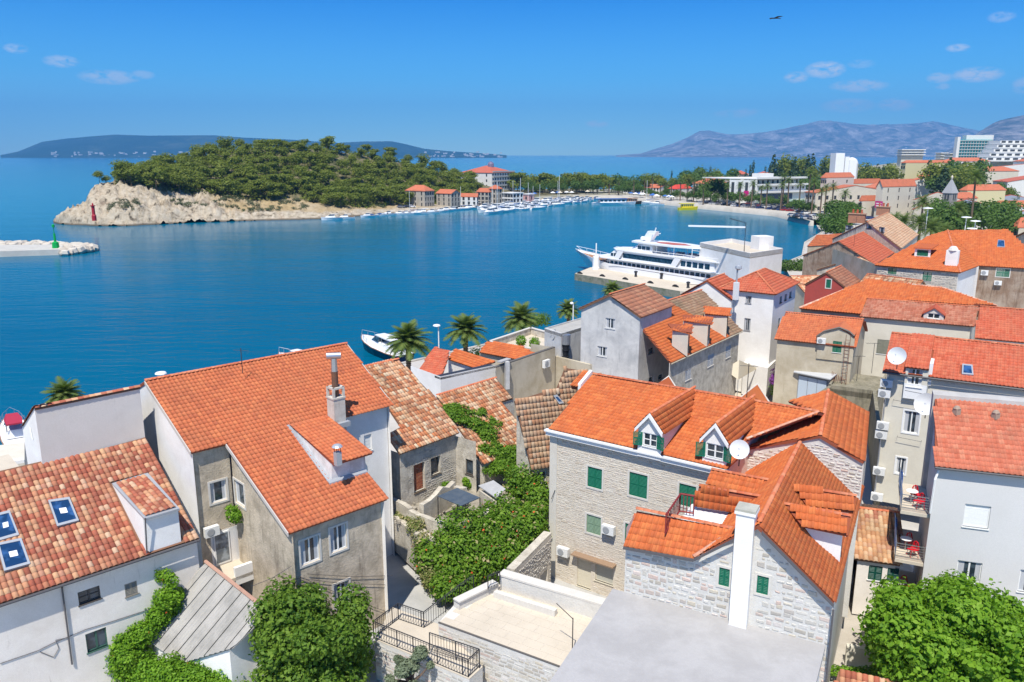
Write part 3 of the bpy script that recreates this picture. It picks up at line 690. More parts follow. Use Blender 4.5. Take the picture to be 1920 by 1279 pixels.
mb = MB(); mb.tube([cb + V((0, 0, 3.15)), cb + V((0, 0, 3.95))], .2, 12, r2=.17); ax = au(10) * .42; t_ = cb + V((0, 0, 4.1)); mb.tube([t_ - ax, t_ - ax * .4, t_ + ax * .4, t_ + ax], .2, 12); mb.build('cowl', STEEL, ch)
mb = MB(); mb.box(cb - V((0, 0, .25)) + nAo * .1, s_ + .3, s_ + .3, .3, an, True); mb.build('flashing', FLASH, ch)
ac_unit(393, 993, Bel + i3 * .3 + nAo * -.25, U0 + nAo * -.25, 'white unit on the grey wall beside the lower mottled roof, above the glass door')
# balcony niche under the upper part: glazed door and white parapet
A_, B_ = Bel - nAo * .25, U0 + i3 - nAo * .25; w = wbox(A_, B_, 401, 997, 431, 1056)
mb = MB(); lbox(mb, A_, uA, nAo, w[0] - .15, w[1] + .7, w[2] - .2, w[3] + .1, .0, .03); mb.build('wall_patch', W_white, hB)
f = MB(); lbox(f, A_, uA, nAo, w[0], w[1], w[2], w[3], .03, .08); fo = f.build('door', WHT, hB, False); fo['label'] = 'white framed glazed balcony door'; f = MB(); lbox(f, A_, uA, nAo, w[0] + .08, w[1] - .08, w[2] + .1, w[3] - .08, .08, .09); f.build('pane', GLASS('door_glass', (.12, .14, .16), .1), fo)
bz = w[2]; f = MB(); o = V((A_.x, A_.y, 0)); lbox(f, o, uA, nAo, w[0] - .1, w[1] + 1.35, bz - .3, bz - .1, .03, 1.9); f.build('balcony_floor', TERR, hB)
f = MB(); lbox(f, o, uA, nAo, w[0] + .3, w[1] + 1.35, bz - .6, bz + .45, 1.7, 1.9); f.build('balcony_parapet', WHT, hB)
# overhead cables on its front
for zz in ((548, 1082, 720, 1095), (560, 1080, 735, 1150), (470, 1098, 545, 1060), (575, 1075, 735, 1078)):
  a_, b_ = onv(Aw, Bw, zz[0], zz[1]) + nAo * .1, onv(Aw, Bw, zz[2], zz[3]) + nAo * .1; pipe(hB, [a_, (a_ + b_) / 2 - V((0, 0, .12)), b_], .014, name='cable')
# ================================================================ C: shed with the corrugated sheet roof
zs = 5.5; s0, s1, s2 = P(388, 1054, 6.9), P(484, 1130, 6.9), P(436, 1216, 5.3); s3 = s0 + (s2 - s1) * 1.05; s4 = P(268, 1195, 5.2)
pc = (s0, s1, s2); q = [on(pc, *p) for p in ((388, 1054), (484, 1130), (478, 1175), (436, 1216), (340, 1245), (268, 1195), (330, 1110))]
sh = thing('corrugated_shed', 'low shed roofed with grey corrugated sheets below the weathered grey house', 'shed', V((-13, 33, 1.5)))
n = (q[1] - q[0]).cross(q[4] - q[0]).normalized(); n = n if n.z > 0 else -n
ucor = (q[2] - q[1]).cross(n).normalized()
rd = (on(pc, 268, 1195) - on(pc, 388, 1054)).normalized(); cr = n.cross(rd).normalized()
P2 = [((p - q[0]).dot(cr), (p - q[0]).dot(rd)) for p in q]; x0, x1 = min(p[0] for p in P2), max(p[0] for p in P2)
cs_ = M('fibre_cement', (.40, .38, .35), .95, (.26, .25, .23), .8, .7, .4, streak=(.2, .19, .17), sth=.6); base = MB(); base.prism(q, n * -.05); bo = base.build('roof', cs_, sh)
def span(x):
  ys = []
  for i in range(len(P2)):
    (xa, ya), (xb, yb) = P2[i], P2[(i + 1) % len(P2)]
    if (xa > x) != (xb > x): ys.append(ya + (yb - ya) * (x - xa) / (xb - xa))
  return (min(ys), max(ys)) if len(ys) >= 2 else None
x = x0 + .02; sheet = 0
while x < x1 - .3:
  mb = MB(); k = 0; prev = None
  while k <= 12 and x + k * .07 < x1:
    xx = x + k * .075; sp_ = span(xx)
    if sp_:
      hgt = .05 + .045 * cos(2 * pi * k / 3) + random.uniform(0, .006) + (.05 if k == 12 else 0)
      cur = (q[0] + cr * xx + rd * sp_[0] + n * hgt, q[0] + cr * xx + rd * sp_[1] + n * hgt)
      if prev: mb.quad(prev[0], cur[0], cur[1], prev[1])
      prev = cur
    k += 1
  x += .9
  if mb.f: mb.build('corrugated_sheet', cs_, bo)
for a_, b_ in ((0, 1), (1, 3), (3, 4), (4, 5)):
  pa, pb = q[a_], q[b_]; mb = MB(); inn = (sum(q, V((0, 0, 0))) / 7 - pa).normalized() * .2; facade(mb, pb + inn if a_ else pa + inn, pa + inn if a_ else pb + inn, 1.0, [(0, (pb.z if a_ else pa.z) - .06), ((V((pb.x - pa.x, pb.y - pa.y, 0))).length, (pa.z if a_ else pb.z) - .06)], []); mb.build('wall', W_white, sh)
mb = MB(); mb.tube([q[0] + n * .1, q[1] + n * .1], .1, 6); mb.build('ridge_edge', TM('edge_clay', [(.5, .14, .10), (.5, .3, .22)]), sh)
# ================================================================ D: ruin with the mottled old roof
zD = 8.6
d0, d1 = P(750, 851, zD), P(861, 811, zD); uD = (d1 - d0).normalized(); aD = math.degrees(atan2(uD.y, uD.x)); nD = V((uD.y, -uD.x, 0))
dt = perp(d1, 747, 674, aD + 90); plD = (d0, d1, dt); Q = lambda *p: on(plD, *p)
hD = thing('ruined_house', 'crumbling stone house with a patchy old tile roof and a bricked up doorway', 'house', V((d0.x, d0.y + 2, 2)))
tiled_roof(hD, [Q(750, 851), Q(861, 811), Q(820, 750), Q(747, 674), Q(686, 688), Q(700, 720), Q(735, 775), Q(752, 800), Q(725, 815)], uD, T_ruin, U_old, tw=.24, tl=.36, amp=.075, kind='b', nind=300, jit=.05)
caps(hD, Q(686, 688), Q(747, 674), CAP)
i_ = (dt - d1).normalized(); hd = V((i_.x, i_.y, 0)).normalized()
a, b, u, n, ww, _ = wallrun(hD, d0 + uD * .2, d1 - uD * .1, zD - .05, 2, W_old2, [(776, 869, 797, 921, 'panel', {'fm': M('lintel_wood', (.16, .12, .08), .9), 'sm': M('red_brick_infill', (.36, .12, .055), .95, (.22, .09, .05), .8, 5, .6), 'label': 'doorway bricked up with red bricks'}), (808, 857, 826, 890, 'single', {'fm': M('frame_rotten', (.12, .10, .08), .9), 'simple': True})], oh=.25, depth=.3)
q = ww[0]; br = MB()
bm = TM('brick_red', [(.38, .12, .06), (.44, .16, .08), (.32, .09, .05), (.48, .20, .11)])
dob = [o for o in hD.children if o.get('label')][0]; off = origin(dob); k = 0; z = q[2] + .06; bme = {}
me_ = MB(); me_.box((0, 0, 0), .22, .05, .075); me_ = me_.mesh('brick', bm)
while z < q[3] - .12:
  s = q[0] + .08 + (k % 2) * .11
  while s < q[1] - .2:
    obj('brick', me_, dob, V((a.x, a.y, 0)) + u * (s + .11) - n * .24 + V((0, 0, z + .04)) - off, (0, 0, radians(aD) + random.uniform(-.03, .03))); s += .235
  z += .088; k += 1
stones(hD, a, b, 2, [(0, zD - .4), ((b - a).length, zD - .4)], ww, S_grey, w=(.15, .4), h=(.1, .2), nind=0, proud=.02, vis=lambda p: noise.noise(p * .6) > -.05)
# right leg of the ruin with an empty window, side walls
e1 = onv(b, b + au(-38), 892, 800); r0 = b; r1 = V((e1.x, e1.y, zD))
_, _, u2, n2, w2, _ = wallrun(hD, dn(r0, zD), dn(r1, zD), zD - .3, 2, W_old2, [(873, 862, 887, 890, 'single', {'fm': M('frame_rotten', (.12, .1, .08)), 'simple': True})])
wallrun(hD, dn(a + hd * 8, zD), dn(a, zD), zD - .1, 2, W_old2)
for s in (0, 1): pass
# ruined yard: broken walls, rubble, two lean-to roofs
yd = thing('ruin_yard', 'broken stone yard walls in front of the ruin, around a dark canopy', 'ruin', V((-4, 42, 2)))
def lowwall(name, pts, z, h, m, th=.35, par=yd, z0=2):
  """a wall along points given on its top edge"""
  W3 = [P(px, py, z) for px, py in pts]
  for p, q in zip(W3, W3[1:]):
    d = V((q.x - p.x, q.y - p.y, 0)); L = d.length; d.normalize(); s = V((d.y, -d.x, 0)); mb = MB(); k = max(1, int(L / .7)); prev = None
    for i in range(k + 1):
      c = dn(p + d * (L * i / k), 0); zz = z + random.uniform(-h, h)
      cur = [c + s * th / 2 + V((0, 0, z0)), c - s * th / 2 + V((0, 0, z0)), c - s * th / 2 + V((0, 0, zz)), c + s * th / 2 + V((0, 0, zz))]
      if prev:
        for a_, b_ in ((0, 1), (1, 2), (2, 3), (3, 0)): mb.quad(prev[a_], prev[b_], cur[b_], cur[a_])
      else: mb.quad(*cur)
      prev = cur
    mb.quad(*prev[::-1]); mb.build(name, m, par)
lowwall('wall', [(732, 930), (770, 955), (815, 975), (845, 985)], 5.4, .12, W_old2)
lowwall('wall', [(860, 985), (905, 962), (950, 938), (1000, 915)], 5.6, .12, W_old2)
lowwall('wall', [(790, 940), (850, 905), (872, 915)], 6.0, .25, W_old2)
lowwall('wall', [(733, 950), (790, 1000), (835, 1010)], 4.6, .15, W_old2, .8)
fp = [P(735, 945, 4.4), P(850, 1000, 4.4), P(1000, 930, 4.4), P(870, 880, 4.4)]; mb = MB(); mb.prism(fp, (0, 0, -2.4)); mb.build('yard_floor', M('rubble_ground', (.36, .32, .26), .95, (.2, .18, .14), .8, 2, .8, 5), yd)
mb = MB()
for i in range(260):
  px, py = random.uniform(740, 880), random.uniform(905, 985); p = P(px, py, 4.45); s = random.uniform(.08, .3); mb.box(p, s, s * random.uniform(.5, 1), s * .6, random.random() * 3, True)
mb.build('rubble', M('rubble_stone', (.40, .36, .30), .95, (.22, .2, .16), .7, 3), yd, stuff=True)
cn = thing('canopy', 'dark blue-grey sheet canopy on posts in the ruined yard', 'canopy', P(858, 930, 4.4))
cp = [P(821, 931, 6.1), P(857, 916, 6.1), P(900, 934, 6.1), P(864, 950, 6.1)]
mb = MB(); mb.prism(cp, (0, 0, .05)); mb.build('sheet', M('sheet_slate', (.06, .085, .12), .6, (.12, .14, .16), .5, 2), cn)
for p in cp: mb = MB(); mb.tube([dn(p, 4.3), dn(p, 6.1)], .035, 5); mb.build('post', DARKM, cn)
cn = thing('lean_to', 'pale sheet lean-to roof between the ruin and the ivy', 'canopy', P(925, 920, 4.4))
cp = [P(897, 912, 6.3), P(925, 902, 6.7), P(948, 918, 6.7), P(930, 935, 6.3)]; mb = MB(); mb.prism(cp, (0, 0, .06)); mb.build('sheet', M('sheet_pale', (.42, .42, .42), .6, (.3, .3, .3), .5, 2), cn); mb = MB(); mb.prism([dn(p * .98 + V((.0, .9, 0)), 4.3) for p in cp], (0, 0, 1.75)); mb.build('wall', W_old2, cn)
# ================================================================ E and F: old roofs behind the ivy
e0, e1 = P(819, 742, 10.3), P(930, 709, 10.3); uE = (e1 - e0).normalized(); aE = math.degrees(atan2(uE.y, uE.x))
eb = perp(e1, 962, 747, aE - 90); eb2 = on((e0, e1, eb), 1002, 828); plE = (e0, e1, eb); Q = lambda *p: on(plE, *p)
hE = thing('ivy_house', 'old house with a mottled tile roof largely overgrown by a trumpet vine', 'house', V((0, 50, 2)))
tiled_roof(hE, [Q(862, 805), Q(905, 868), Q(987, 838), Q(1003, 826), Q(941, 754), Q(962, 747), Q(930, 709), Q(819, 742)], uE, T_ruin, U_old, tw=.26, tl=.37, amp=.075, kind='b', nind=300, jit=.04)
caps(hE, e0, e1, CAP)
fE = [Q(862, 815), Q(905, 866), Q(985, 838)]
g0, g1 = dn(Q(864, 818), 2), dn(Q(990, 845), 2)
for a_, b_ in ((Q(862, 815), Q(905, 868)), (Q(905, 868), Q(987, 838)), (Q(941, 754), Q(962, 747)), (Q(987, 838), Q(1003, 826))):
  wallrun(hE, dn(a_, 0) + V((.1, .2, a_.z)), dn(b_, 0) + V((.1, .2, b_.z)), None, 2, W_old2, top=[(0, a_.z - .12), (V((b_.x - a_.x, b_.y - a_.y, 0)).length, b_.z - .12)])
eaveF = [P(996, 877, 7.6), P(1029, 872, 7.6)]; tF = perp(eaveF[0], 963, 752, 133); plF = (eaveF[0], eaveF[1], tF); Q = lambda *p: on(plF, *p)
hF = thing('tan_roof_house', 'low house with a sand coloured old tile roof beside the stone house with dormers', 'house', V((1, 52, 2)))
roofF = [eaveF[0], Q(1060, 870), Q(1160, 760), Q(1125, 700), Q(1060, 690), Q(1045, 727), Q(965, 752)]
tiled_roof(hF, roofF, (eaveF[1] - eaveF[0]), T_tan, U_old, tw=.26, tl=.37, amp=.05, kind='b', nind=300, jit=.03, holes=[[Q(1036, 742), Q(1046, 740), Q(1055, 755), Q(1045, 758)]])
skylight(hF, [Q(1036, 742), Q(1043, 740), Q(1056, 756), Q(1047, 758)], blank=False)
wallrun(hF, eaveF[0] + V((.1, .3, 0)), Q(1060, 870) + V((0, .3, 0)), 7.5, 2, W_old2, [(1008, 884, 1024, 912, 'casement', {'simple': True})])
wallrun(hF, tF + V((.2, 0, 0)), eaveF[0] + V((.1, .3, 0)), None, 2, W_old2, top=[(0, tF.z - .12), (V((tF.x - eaveF[0].x, tF.y - eaveF[0].y, 0)).length, 7.5)])
# ================================================================ G: rubble stone house with two gabled dormers
G0 = V((2.25, 46.0, 11.8)); gB = P(1090, 1104, 1.8); G0 = onv(gB, gB + au(-35), 1029, 803); G1 = onv(gB, gB + au(-35), 1362, 878); G1.z = G0.z; Gr = perp(G0, 1112, 702, 57); plG = (G0, G1, Gr); uG = au(-35); nG = V((uG.y, -uG.x, 0)); Q = lambda *p: on(plG, *p)
hG = thing('stone_house', 'cream rubble stone house with green shutters, orange roof and two white gabled dormers', 'house', V((7, 43, 1.5)))
GR = Q(1535, 773); gp = [G0, G1, Q(1393, 850), Q(1400, 824), GR, Gr]
def dorm(bl, br, pk, rb, re, wn, sl, sr):
  """gabled dormer: pixels of front eaves left/right, peak, ridge's back end, right eave's back end; window box; shutter boxes"""
  foot = Q((bl[0] + br[0]) / 2, max(bl[1], br[1]) + 42); A = onv(foot, foot + uG, *bl); B = onv(foot, foot + uG, *br); K = onv(foot, foot + uG, *pk)
  B.z = A.z = (A.z + B.z) / 2; W = (B - A).length; mid = (A + B) / 2; K = V((mid.x, mid.y, K.z)); back = au(55)
  def hit(p, dv):                     # from p along dv until the roof plane
    n_ = (plG[1] - plG[0]).cross(plG[2] - plG[0]); return p + dv * (n_.dot(plG[0] - p) / n_.dot(dv))
  Kb, Ab, Bb = hit(K, back), hit(A, back), hit(B, back)
  lo = V((0, 0, 2.2)); i = uG * .12
  mb = MB(); w = wbox(A, B, *wn); L = W
  facade(mb, A, B, A.z - 1.75, [(0, A.z), (L / 2, K.z), (L, A.z)], [w], .12)
  mb.poly([B - lo * .6, Bb - lo * .0, Bb, B]); mb.poly([A - lo * .6, A, Ab]);
  dm = mb.build('dormer', W_white, hG)
  window(hG, A, uG, nG, w, 'cross', simple=True, depth=.12)
  for sx in (-1, 1):          # open shutters folded back beside the window
    hinge = w[0] - .03 if sx < 0 else w[1] + .03; ln = .52; dv = (uG * sx * .93 + nG * .36); o = V((A.x, A.y, 0)) + uG * hinge + V((0, 0, w[2])) + nG * .04
    m = MB(); hh = w[3] - w[2]; t = dv.cross(V((0, 0, 1))) * .035
    m.obox(o, dv * .05, t, V((0, 0, hh))); m.obox(o + dv * (ln - .05), dv * .05, t, V((0, 0, hh))); m.obox(o + dv * .05, dv * (ln - .1), t, V((0, 0, .05))); m.obox(o + dv * .05 + V((0, 0, hh - .05)), dv * (ln - .1), t, V((0, 0, .05)))
    m.obox(o + dv * .05 + V((0, 0, hh / 2)), dv * (ln - .1), t, V((0, 0, .04)))
    k = int(hh / .08)
    for j in range(k): m.obox(o + dv * .05 + V((0, 0, .05 + j * (hh - .1) / k)), dv * (ln - .1), t * .6, V((0, 0, .045)))
    m.build('shutter', SHG, hG)
  oh = .12; f = nG * oh
  sl_ = (K.z - A.z) / (W / 2); ex = .12
  for (E, Eb, s) in ((A, Ab, -1), (B, Bb, 1)):
    e0 = E + uG * s * ex - V((0, 0, ex * sl_)); e0f = e0 + f; kf = K + f + V((0, 0, .03)); kb = Kb + V((0, 0, .03)); eb_ = hit(e0, back)
    pl = [e0f, eb_, kb, kf] if s > 0 else [eb_, e0f, kf, kb]
    oo, u2, v2, n2 = frame(pl, back * (1 if s > 0 else -1)); mb = MB(); mb.prism([p + n2 * .05 for p in pl], n2 * -.1); rb_ = mb.build('dormer_roof', U_or, hG); off = origin(rb_)
    P2 = [((p - oo).dot(u2), (p - oo).dot(v2)) for p in pl]; x0 = min(p[0] for p in P2); x1 = max(p[0] for p in P2)
    for j in range(8):
      for i2 in range(int((x1 - x0) / .22) + 1):
        x, y = x0 + (i2 + .5) * .22, j * .26 + .02
        if inpoly(x, y + .13, P2): obj('tile', TILE_D, rb_, oo + u2 * x + v2 * y + n2 * .05 - off, Matrix((u2, v2, n2)).transposed().to_euler())
    m = MB(); m.hexa([kf - nG * .02 - V((0, 0, .14)), e0f - nG * .02 - V((0, 0, .14)), e0f + nG * .12 - V((0, 0, .14)), kf + nG * .12 - V((0, 0, .14))] + [kf - nG * .02 + V((0, 0, .08)), e0f - nG * .02 + V((0, 0, .08)), e0f + nG * .12 + V((0, 0, .08)), kf + nG * .12 + V((0, 0, .08))]); m.build('bargeboard', WHT, hG)
  caps(hG, K + V((0, 0, .05)), Kb + V((0, 0, .05)), CAP, r=.09)
  return [Q(bl[0] - 2, bl[1] + 40), Q(br[0] + 3, br[1] + 42), Bb + V((0, 0, 0)), Kb, Ab]
vs, fs = tile_arrays(.22, .26, .035, 's'); TILE_D = npmesh('tile', vs, fs, T_deep, True)
h1 = dorm((1197, 800), (1241, 808), (1217, 777), 0, 0, (1206, 813, 1232, 838), 0, 0)
h2 = dorm((1319, 820), (1364, 828), (1342, 796), 0, 0, (1324, 833, 1357, 860), 0, 0)
tiled_roof(hG, gp, uG, T_deep, U_or, tw=.225, tl=.30, amp=.045, nind=300, holes=[h1, h2])
caps(hG, Gr, GR, CAP); caps(hG, Q(1400, 824), GR, CAPL, r=.09)
bk = au(55); br_ = GR + bk * 5 - V((0, 0, 1.8)); bl_ = Gr + bk * 5 - V((0, 0, 1.8)); tiled_roof(hG, [br_, bl_, Gr, GR], -uG, T_deep, U_or, tw=.225, tl=.3, nind=0)
# raised verge strip at the left gable
mb = MB(); lv = [Gr - uG * .05, G0 + (Gr - G0) * .72 - uG * .05]; s0 = lv[1] - uG * .75; s1 = lv[0] - uG * .75
u_, = (None,)
vp = [s0 + V((0, 0, .1)), lv[1] - uG * .22 + V((0, 0, .1)), lv[0] - uG * .22 + V((0, 0, .1)), s1 + V((0, 0, .1))]
oo, u2, v2, n2 = frame(vp, uG); mb.prism(vp, n2 * -.3); sb = mb.build('verge_roof', U_or, hG); off = origin(sb)
for j in range(6):
  for i in range(3): obj('tile', TILE[list(k for k in TILE if k[4] == 'tile_deep_orange')[0]] if any(k[4] == 'tile_deep_orange' for k in TILE) else TILE_D, sb, oo + u2 * ((i + .5) * .18) + v2 * (j * .3) - off, Matrix((u2, v2, n2)).transposed().to_euler())
mb = MB(); q = [lv[1] - uG * .22, lv[1], lv[0], lv[0] - uG * .22]; mb.prism([p + V((0, 0, .28)) for p in q], V((0, 0, -.4))); mb.build('verge_wall', W_white, hG)
# cornice, facade
mb = MB(); mb.obox(G0 - uG * .15 - nG * .12 - V((0, 0, .42)), uG * ((G1 - G0).length + .3), nG * .24, V((0, 0, .34))); mb.obox(G0 - uG * .2 - nG * .1 - V((0, 0, .16)), uG * ((G1 - G0).length + .4), nG * .34, V((0, 0, .1))); mb.build('cornice', WHT, hG)
ga, gb = G0 - nG * .22 + V((0, 0, 0)), G1 - nG * .22
wf = M('shutter_frame_stone', (.6, .57, .5), .9)
wG = [(1102, 877, 1129, 915, 'shutter', {'fm': SUR, 'surround': SUR}), (1180, 888, 1214, 932, 'shutter', {'fm': SUR, 'surround': SUR}), (1273, 909, 1305, 950, 'shutter', {'fm': SUR, 'surround': SUR}),
      (1100, 967, 1127, 1001, 'shutter', {'fm': SUR, 'sm': SHO, 'surround': SUR, 'label': 'faded pale green louvred shutters'}), (1172, 984, 1200, 1020, 'shutter', {'fm': SUR, 'surround': SUR}),
      (1082, 1044, 1108, 1102, 'panel', {'fm': M('door_cream', (.60, .55, .44), .7), 'sm': M('door_cream', (0, 0, 0)), 'label': 'cream half glazed double door'}), (1116, 1054, 1150, 1093, 'panel', {'fm': M('door_cream', (0, 0, 0)), 'sm': M('blind_pale', (.45, .44, .38), .6)})]
_, _, _, _, wG_, _ = wallrun(hG, ga, gb, G0.z - .3, 1.0, MORTG, wG)
stones(hG, ga, gb, 1.0, [(0, G0.z - .45), (20, G0.z - .45)], wG_, S_cream, w=(.14, .42), h=(.06, .17), nind=300, proud=.013, gap=.012, vis=lambda p: (p - ga).dot(uG) > .45 + .3 * noise.noise(p * 2))
mb = MB(); lbox(mb, ga, uG, nG, -.02, .5, 1, G0.z - .42, .0, .045); mb.build('corner_render', M('corner_render', (.62, .58, .51), .9, (.5, .45, .38), .5, 1), hG)
w = wG_[5]; w7 = wG_[6]; mb = MB(); lbox(mb, ga, uG, nG, w[0] - .2, w7[1] + .2, w[3] + .12, w[3] + .2, .0, .5); mb.build('door_canopy', M('canopy_brown', (.30, .20, .13), .8), hG)
wallrun(hG, Gr + nG * -4 + uG * .2, ga, None, 1, W_off, top=[(0, 12), (9.7, G0.z - .1)])
G2 = V((GR.x, GR.y, 0)); wallrun(hG, gb, gb + bk * 5, None, 1, MORT, top=[(0, G1.z - .2), (5, G1.z + 1.7)]); wallrun(hG, br_, bl_, None, 1, W_off, top=[(0, br_.z - .2), (40, br_.z - .2)])
ac_unit(1145, 990, ga, gb, 'white unit on the stone front between two shuttered windows'); ac_unit(1060, 1031, ga, gb, 'white unit left above the cream door canopy')
mb = MB(); mb.tube([onv(ga, gb, 1042, 918) + nG * .08, onv(ga, gb, 1037, 934) + nG * .2], .02, 5); mb.build('iron_bracket', DARKM, hG)
# ================================================================ H: cross wing, I: white stone wing, J: low wing
Ec = P(1564, 1130, 10.0); g28 = au(-28); Ipk = onv(Ec, Ec - g28, 1421, 985); Iff = P(1500, 830, Ipk.z); Ecf = P(1618, 912, 10.0)
hI = thing('white_stone_house', 'white stone house with a steep orange gable and a tall white chimney breast', 'house', V((11, 33, 5)))
Jl = onv(Ec, Ec - g28, 1170, 1022); Jr = onv(Ec, Ec - g28, 1301, 1045)
uI = (Iff - Ipk); uI.z = 0; uI.normalize()
plR = (Ec, Ecf, Iff); QR = lambda *p: on((Ec, Ecf, Ipk), *p)
foR = [QR(x, y) for x, y in ((1487, 913), (1605, 931), (1601, 963), (1512, 949))]
rt = [Ec, Ecf, Iff, Ipk]
plL = (Ipk, Iff, onv(Ec, Ec - g28, 1301, 1048)); QL = lambda *p: on(plL, *p)
lt = [QL(1301, 1048), Ipk, Iff, QL(1395, 878), QL(1330, 882), QL(1300, 950), QL(1325, 985), QL(1385, 990)]
def shedd(nm, front, back, wallb, uu, mt, host, own):
  """shed dormer: roof corners front-left, front-right / back-right, back-left given as 3D points"""
  pl = [front[0], front[1], back[1], back[0]]; oo, u2, v2, n2 = frame(pl, uu); mb = MB(); mb.prism(pl, n2 * -.12); r = mb.build('dormer_roof', U_or, host); off = origin(r)
  P2 = [((p - oo).dot(u2), (p - oo).dot(v2)) for p in pl]; x0 = min(p[0] for p in P2); x1 = max(p[0] for p in P2); y1 = max(p[1] for p in P2)
  vs, fs = tile_arrays(.27, .36, .06, 's'); me = npmesh('tile', vs, fs, T_deep, True); R = Matrix((u2, v2, n2)).transposed().to_euler()
  for j in range(int(y1 / .36) + 1):
    for i in range(int((x1 - x0) / .27) + 1):
      x, y = x0 + (i + .5) * .27, j * .36
      if inpoly(x, y + .18, P2): obj('tile', me, r, oo + u2 * x + v2 * y - off, R)
  if own: caps(host, back[0], back[1], CAP, r=.1)
  return r
# right plane: dormer roofs rise less steeply than the main roof and jut out of it
nR = (Ecf - Ec).cross(Ipk - Ec).normalized(); nR = nR if nR.z > 0 else -nR
def onz(px, py, z): return P(px, py, z)
dr_h = []
for (bl, br, fr, fl) in (((1487, 913), (1605, 931), (1600, 961), (1512, 947)), ((1470, 946), (1595, 969), (1590, 1004), (1504, 986))):
  a = QR(*bl); b = P(br[0], br[1], a.z + .0); c = P(fr[0], fr[1], a.z - .62); d_ = P(fl[0], fl[1], a.z - .45)
  shedd('d', [d_, c], [a, b], None, (c - d_), T_deep, hI, True)
  mb = MB(); c2 = c - V((0, 0, .1)); d2 = d_ - V((0, 0, .1)); pd = QR(fr[0] - 4, fr[1] + 55); bb = QR(*fl)
  foot = V((c2.x, c2.y, c2.z - 1.9)); wl_ = (c2 - d2); inn = uI * .3
  mb.poly([d2 + inn, V((c2.x, c2.y, c2.z - 1.9)) + inn - g28 * .25, c2 + inn - g28 * .25]); mb.build('dormer_wall', WHT, hI)
  mb = MB(); f = c2 - g28 * .25; g = b - V((0, 0, .1)) - g28 * .25; mb.quad(V((f.x, f.y, f.z - 1.9)) + inn, V((g.x, g.y, g.z - 2)), g, f + inn); mb.build('dormer_front', WHT, hI)
tiled_roof(hI, rt, (Ecf - Ec), T_deep, U_or, tw=.22, tl=.19, amp=.028, nind=300, kind='c')
LJ = [p for p in lt]
tiled_roof(hI, [QL(1304, 1042), Ipk, Iff, QL(1393, 880), QL(1325, 990)], uI, T_deep, U_or, tw=.22, tl=.3, amp=.035, nind=300, kind='c')
caps(hI, Ipk + uI * .3, Iff, CAP, r=.11)
# left shed dormers D5, D6 and the low wing J
for (bl, br, fr, fl) in (((1334, 881), (1440, 901), (1412, 925), (1327, 907)), ((1311, 912), (1425, 932), (1380, 959), (1301, 947))):
  b = QL(*br); a = P(bl[0], bl[1], b.z); c = QL(*fr); d_ = P(fl[0], fl[1], c.z); c = P(fr[0], fr[1], d_.z)
  shedd('d', [d_, c], [a, b], None, (c - d_), T_deep, hI, True)
  mb = MB(); a_, b_ = d_ - V((0, 0, .1)) + uI * .25 + g28 * .1, c - V((0, 0, .1)) + uI * .25; mb.quad(a_ - V((0, 0, 1.7)), b_ - V((0, 0, 1.7)), b_, a_); mb.build('dormer_wall', WHT, hI)
  mb = MB(); e_ = a - V((0, 0, .1)) + g28 * .1; mb.quad(e_ - V((0, 0, 1.7)), a_ - V((0, 0, 1.7)), a_, e_); mb.build('dormer_side', WHT, hI)
Jt = P(1193, 955, Jl.z + 1.15); Jtr = P(1380, 994, Jt.z)
tiled_roof(hI, [Jl - V((0, 0, .02)), Jr, onv(Ec, Ec - g28, 1310, 1040), Jtr, Jt], (Jr - Jl), T_deep, U_or, tw=.27, tl=.36, amp=.06, nind=300, roof_name='wing_roof')
caps(hI, Jt, Jtr, CAP, r=.11); caps(hI, Jr, Jtr, CAPL, r=.1)
# gable wall of pale stones, butting on the grey roof
wall0 = Jl; L1 = V((Ec.x - Jl.x, Ec.y - Jl.y, 0)).length
sJ = V((Jr.x - Jl.x, Jr.y - Jl.y, 0)).length; sP = V((Ipk.x - Jl.x, Ipk.y - Jl.y, 0)).length
topI = [(0, Jl.z - .12), (sJ, Jr.z - .12), (sP, Ipk.z - .15), (L1, Ec.z - .1)]
iw = uI * .25; Wa, Wb = dn(Jl, 0) + iw, dn(Ec, 0) + iw
wI = [(1348, 1065, 1368, 1099, 'shutter', {'fm': SUR, 'surround': SUR}), (1419, 1080, 1441, 1114, 'shutter', {'fm': SUR, 'surround': SUR}), (1468, 1204, 1492, 1240, 'shutter', {'fm': SUR})]
_, _, ui, ni, wI_, _ = wallrun(hI, Wa, Wb, None, 3.0, MORT, wI, top=topI)
sc = [wbox(Wa, Wb, 1376, 1050, 1410, 1100)]
stones(hI, Wa, Wb, 3.0, [(0, topI[0][1] - .1), (sJ, topI[1][1] - .12), (sP, topI[2][1] - .25), (L1, topI[3][1] - .2)], [(q[0] - .12, q[1] + .12, q[2] - .12, q[3] + .12) for q in wI_] + [(sc[0][0], sc[0][1], 0, 20)], S_white, w=(.22, .52), h=(.17, .34), nind=300, proud=.022, gap=.055)
mb = MB(); lbox(mb, Wa, ui, ni, sc[0][0], sc[0][1], 3, Ipk.z + .55, -.3, .42); lbox(mb, Wa, ui, ni, sc[0][0] - .06, sc[0][1] + .06, Ipk.z + .42, Ipk.z + .55, -.36, .48); cb_ = mb.build('chimney_breast', W_white, hI)
mb = MB(); lbox(mb, Wa, ui, ni, sc[0][0] - .05, sc[0][1] + .05, Ipk.z + .55, Ipk.z + .66, -.35, .47); mb.build('chimney_cap', M('cap_slab', (.45, .44, .38), .95, (.3, .3, .25), .7, 2), cb_)
m = MB()
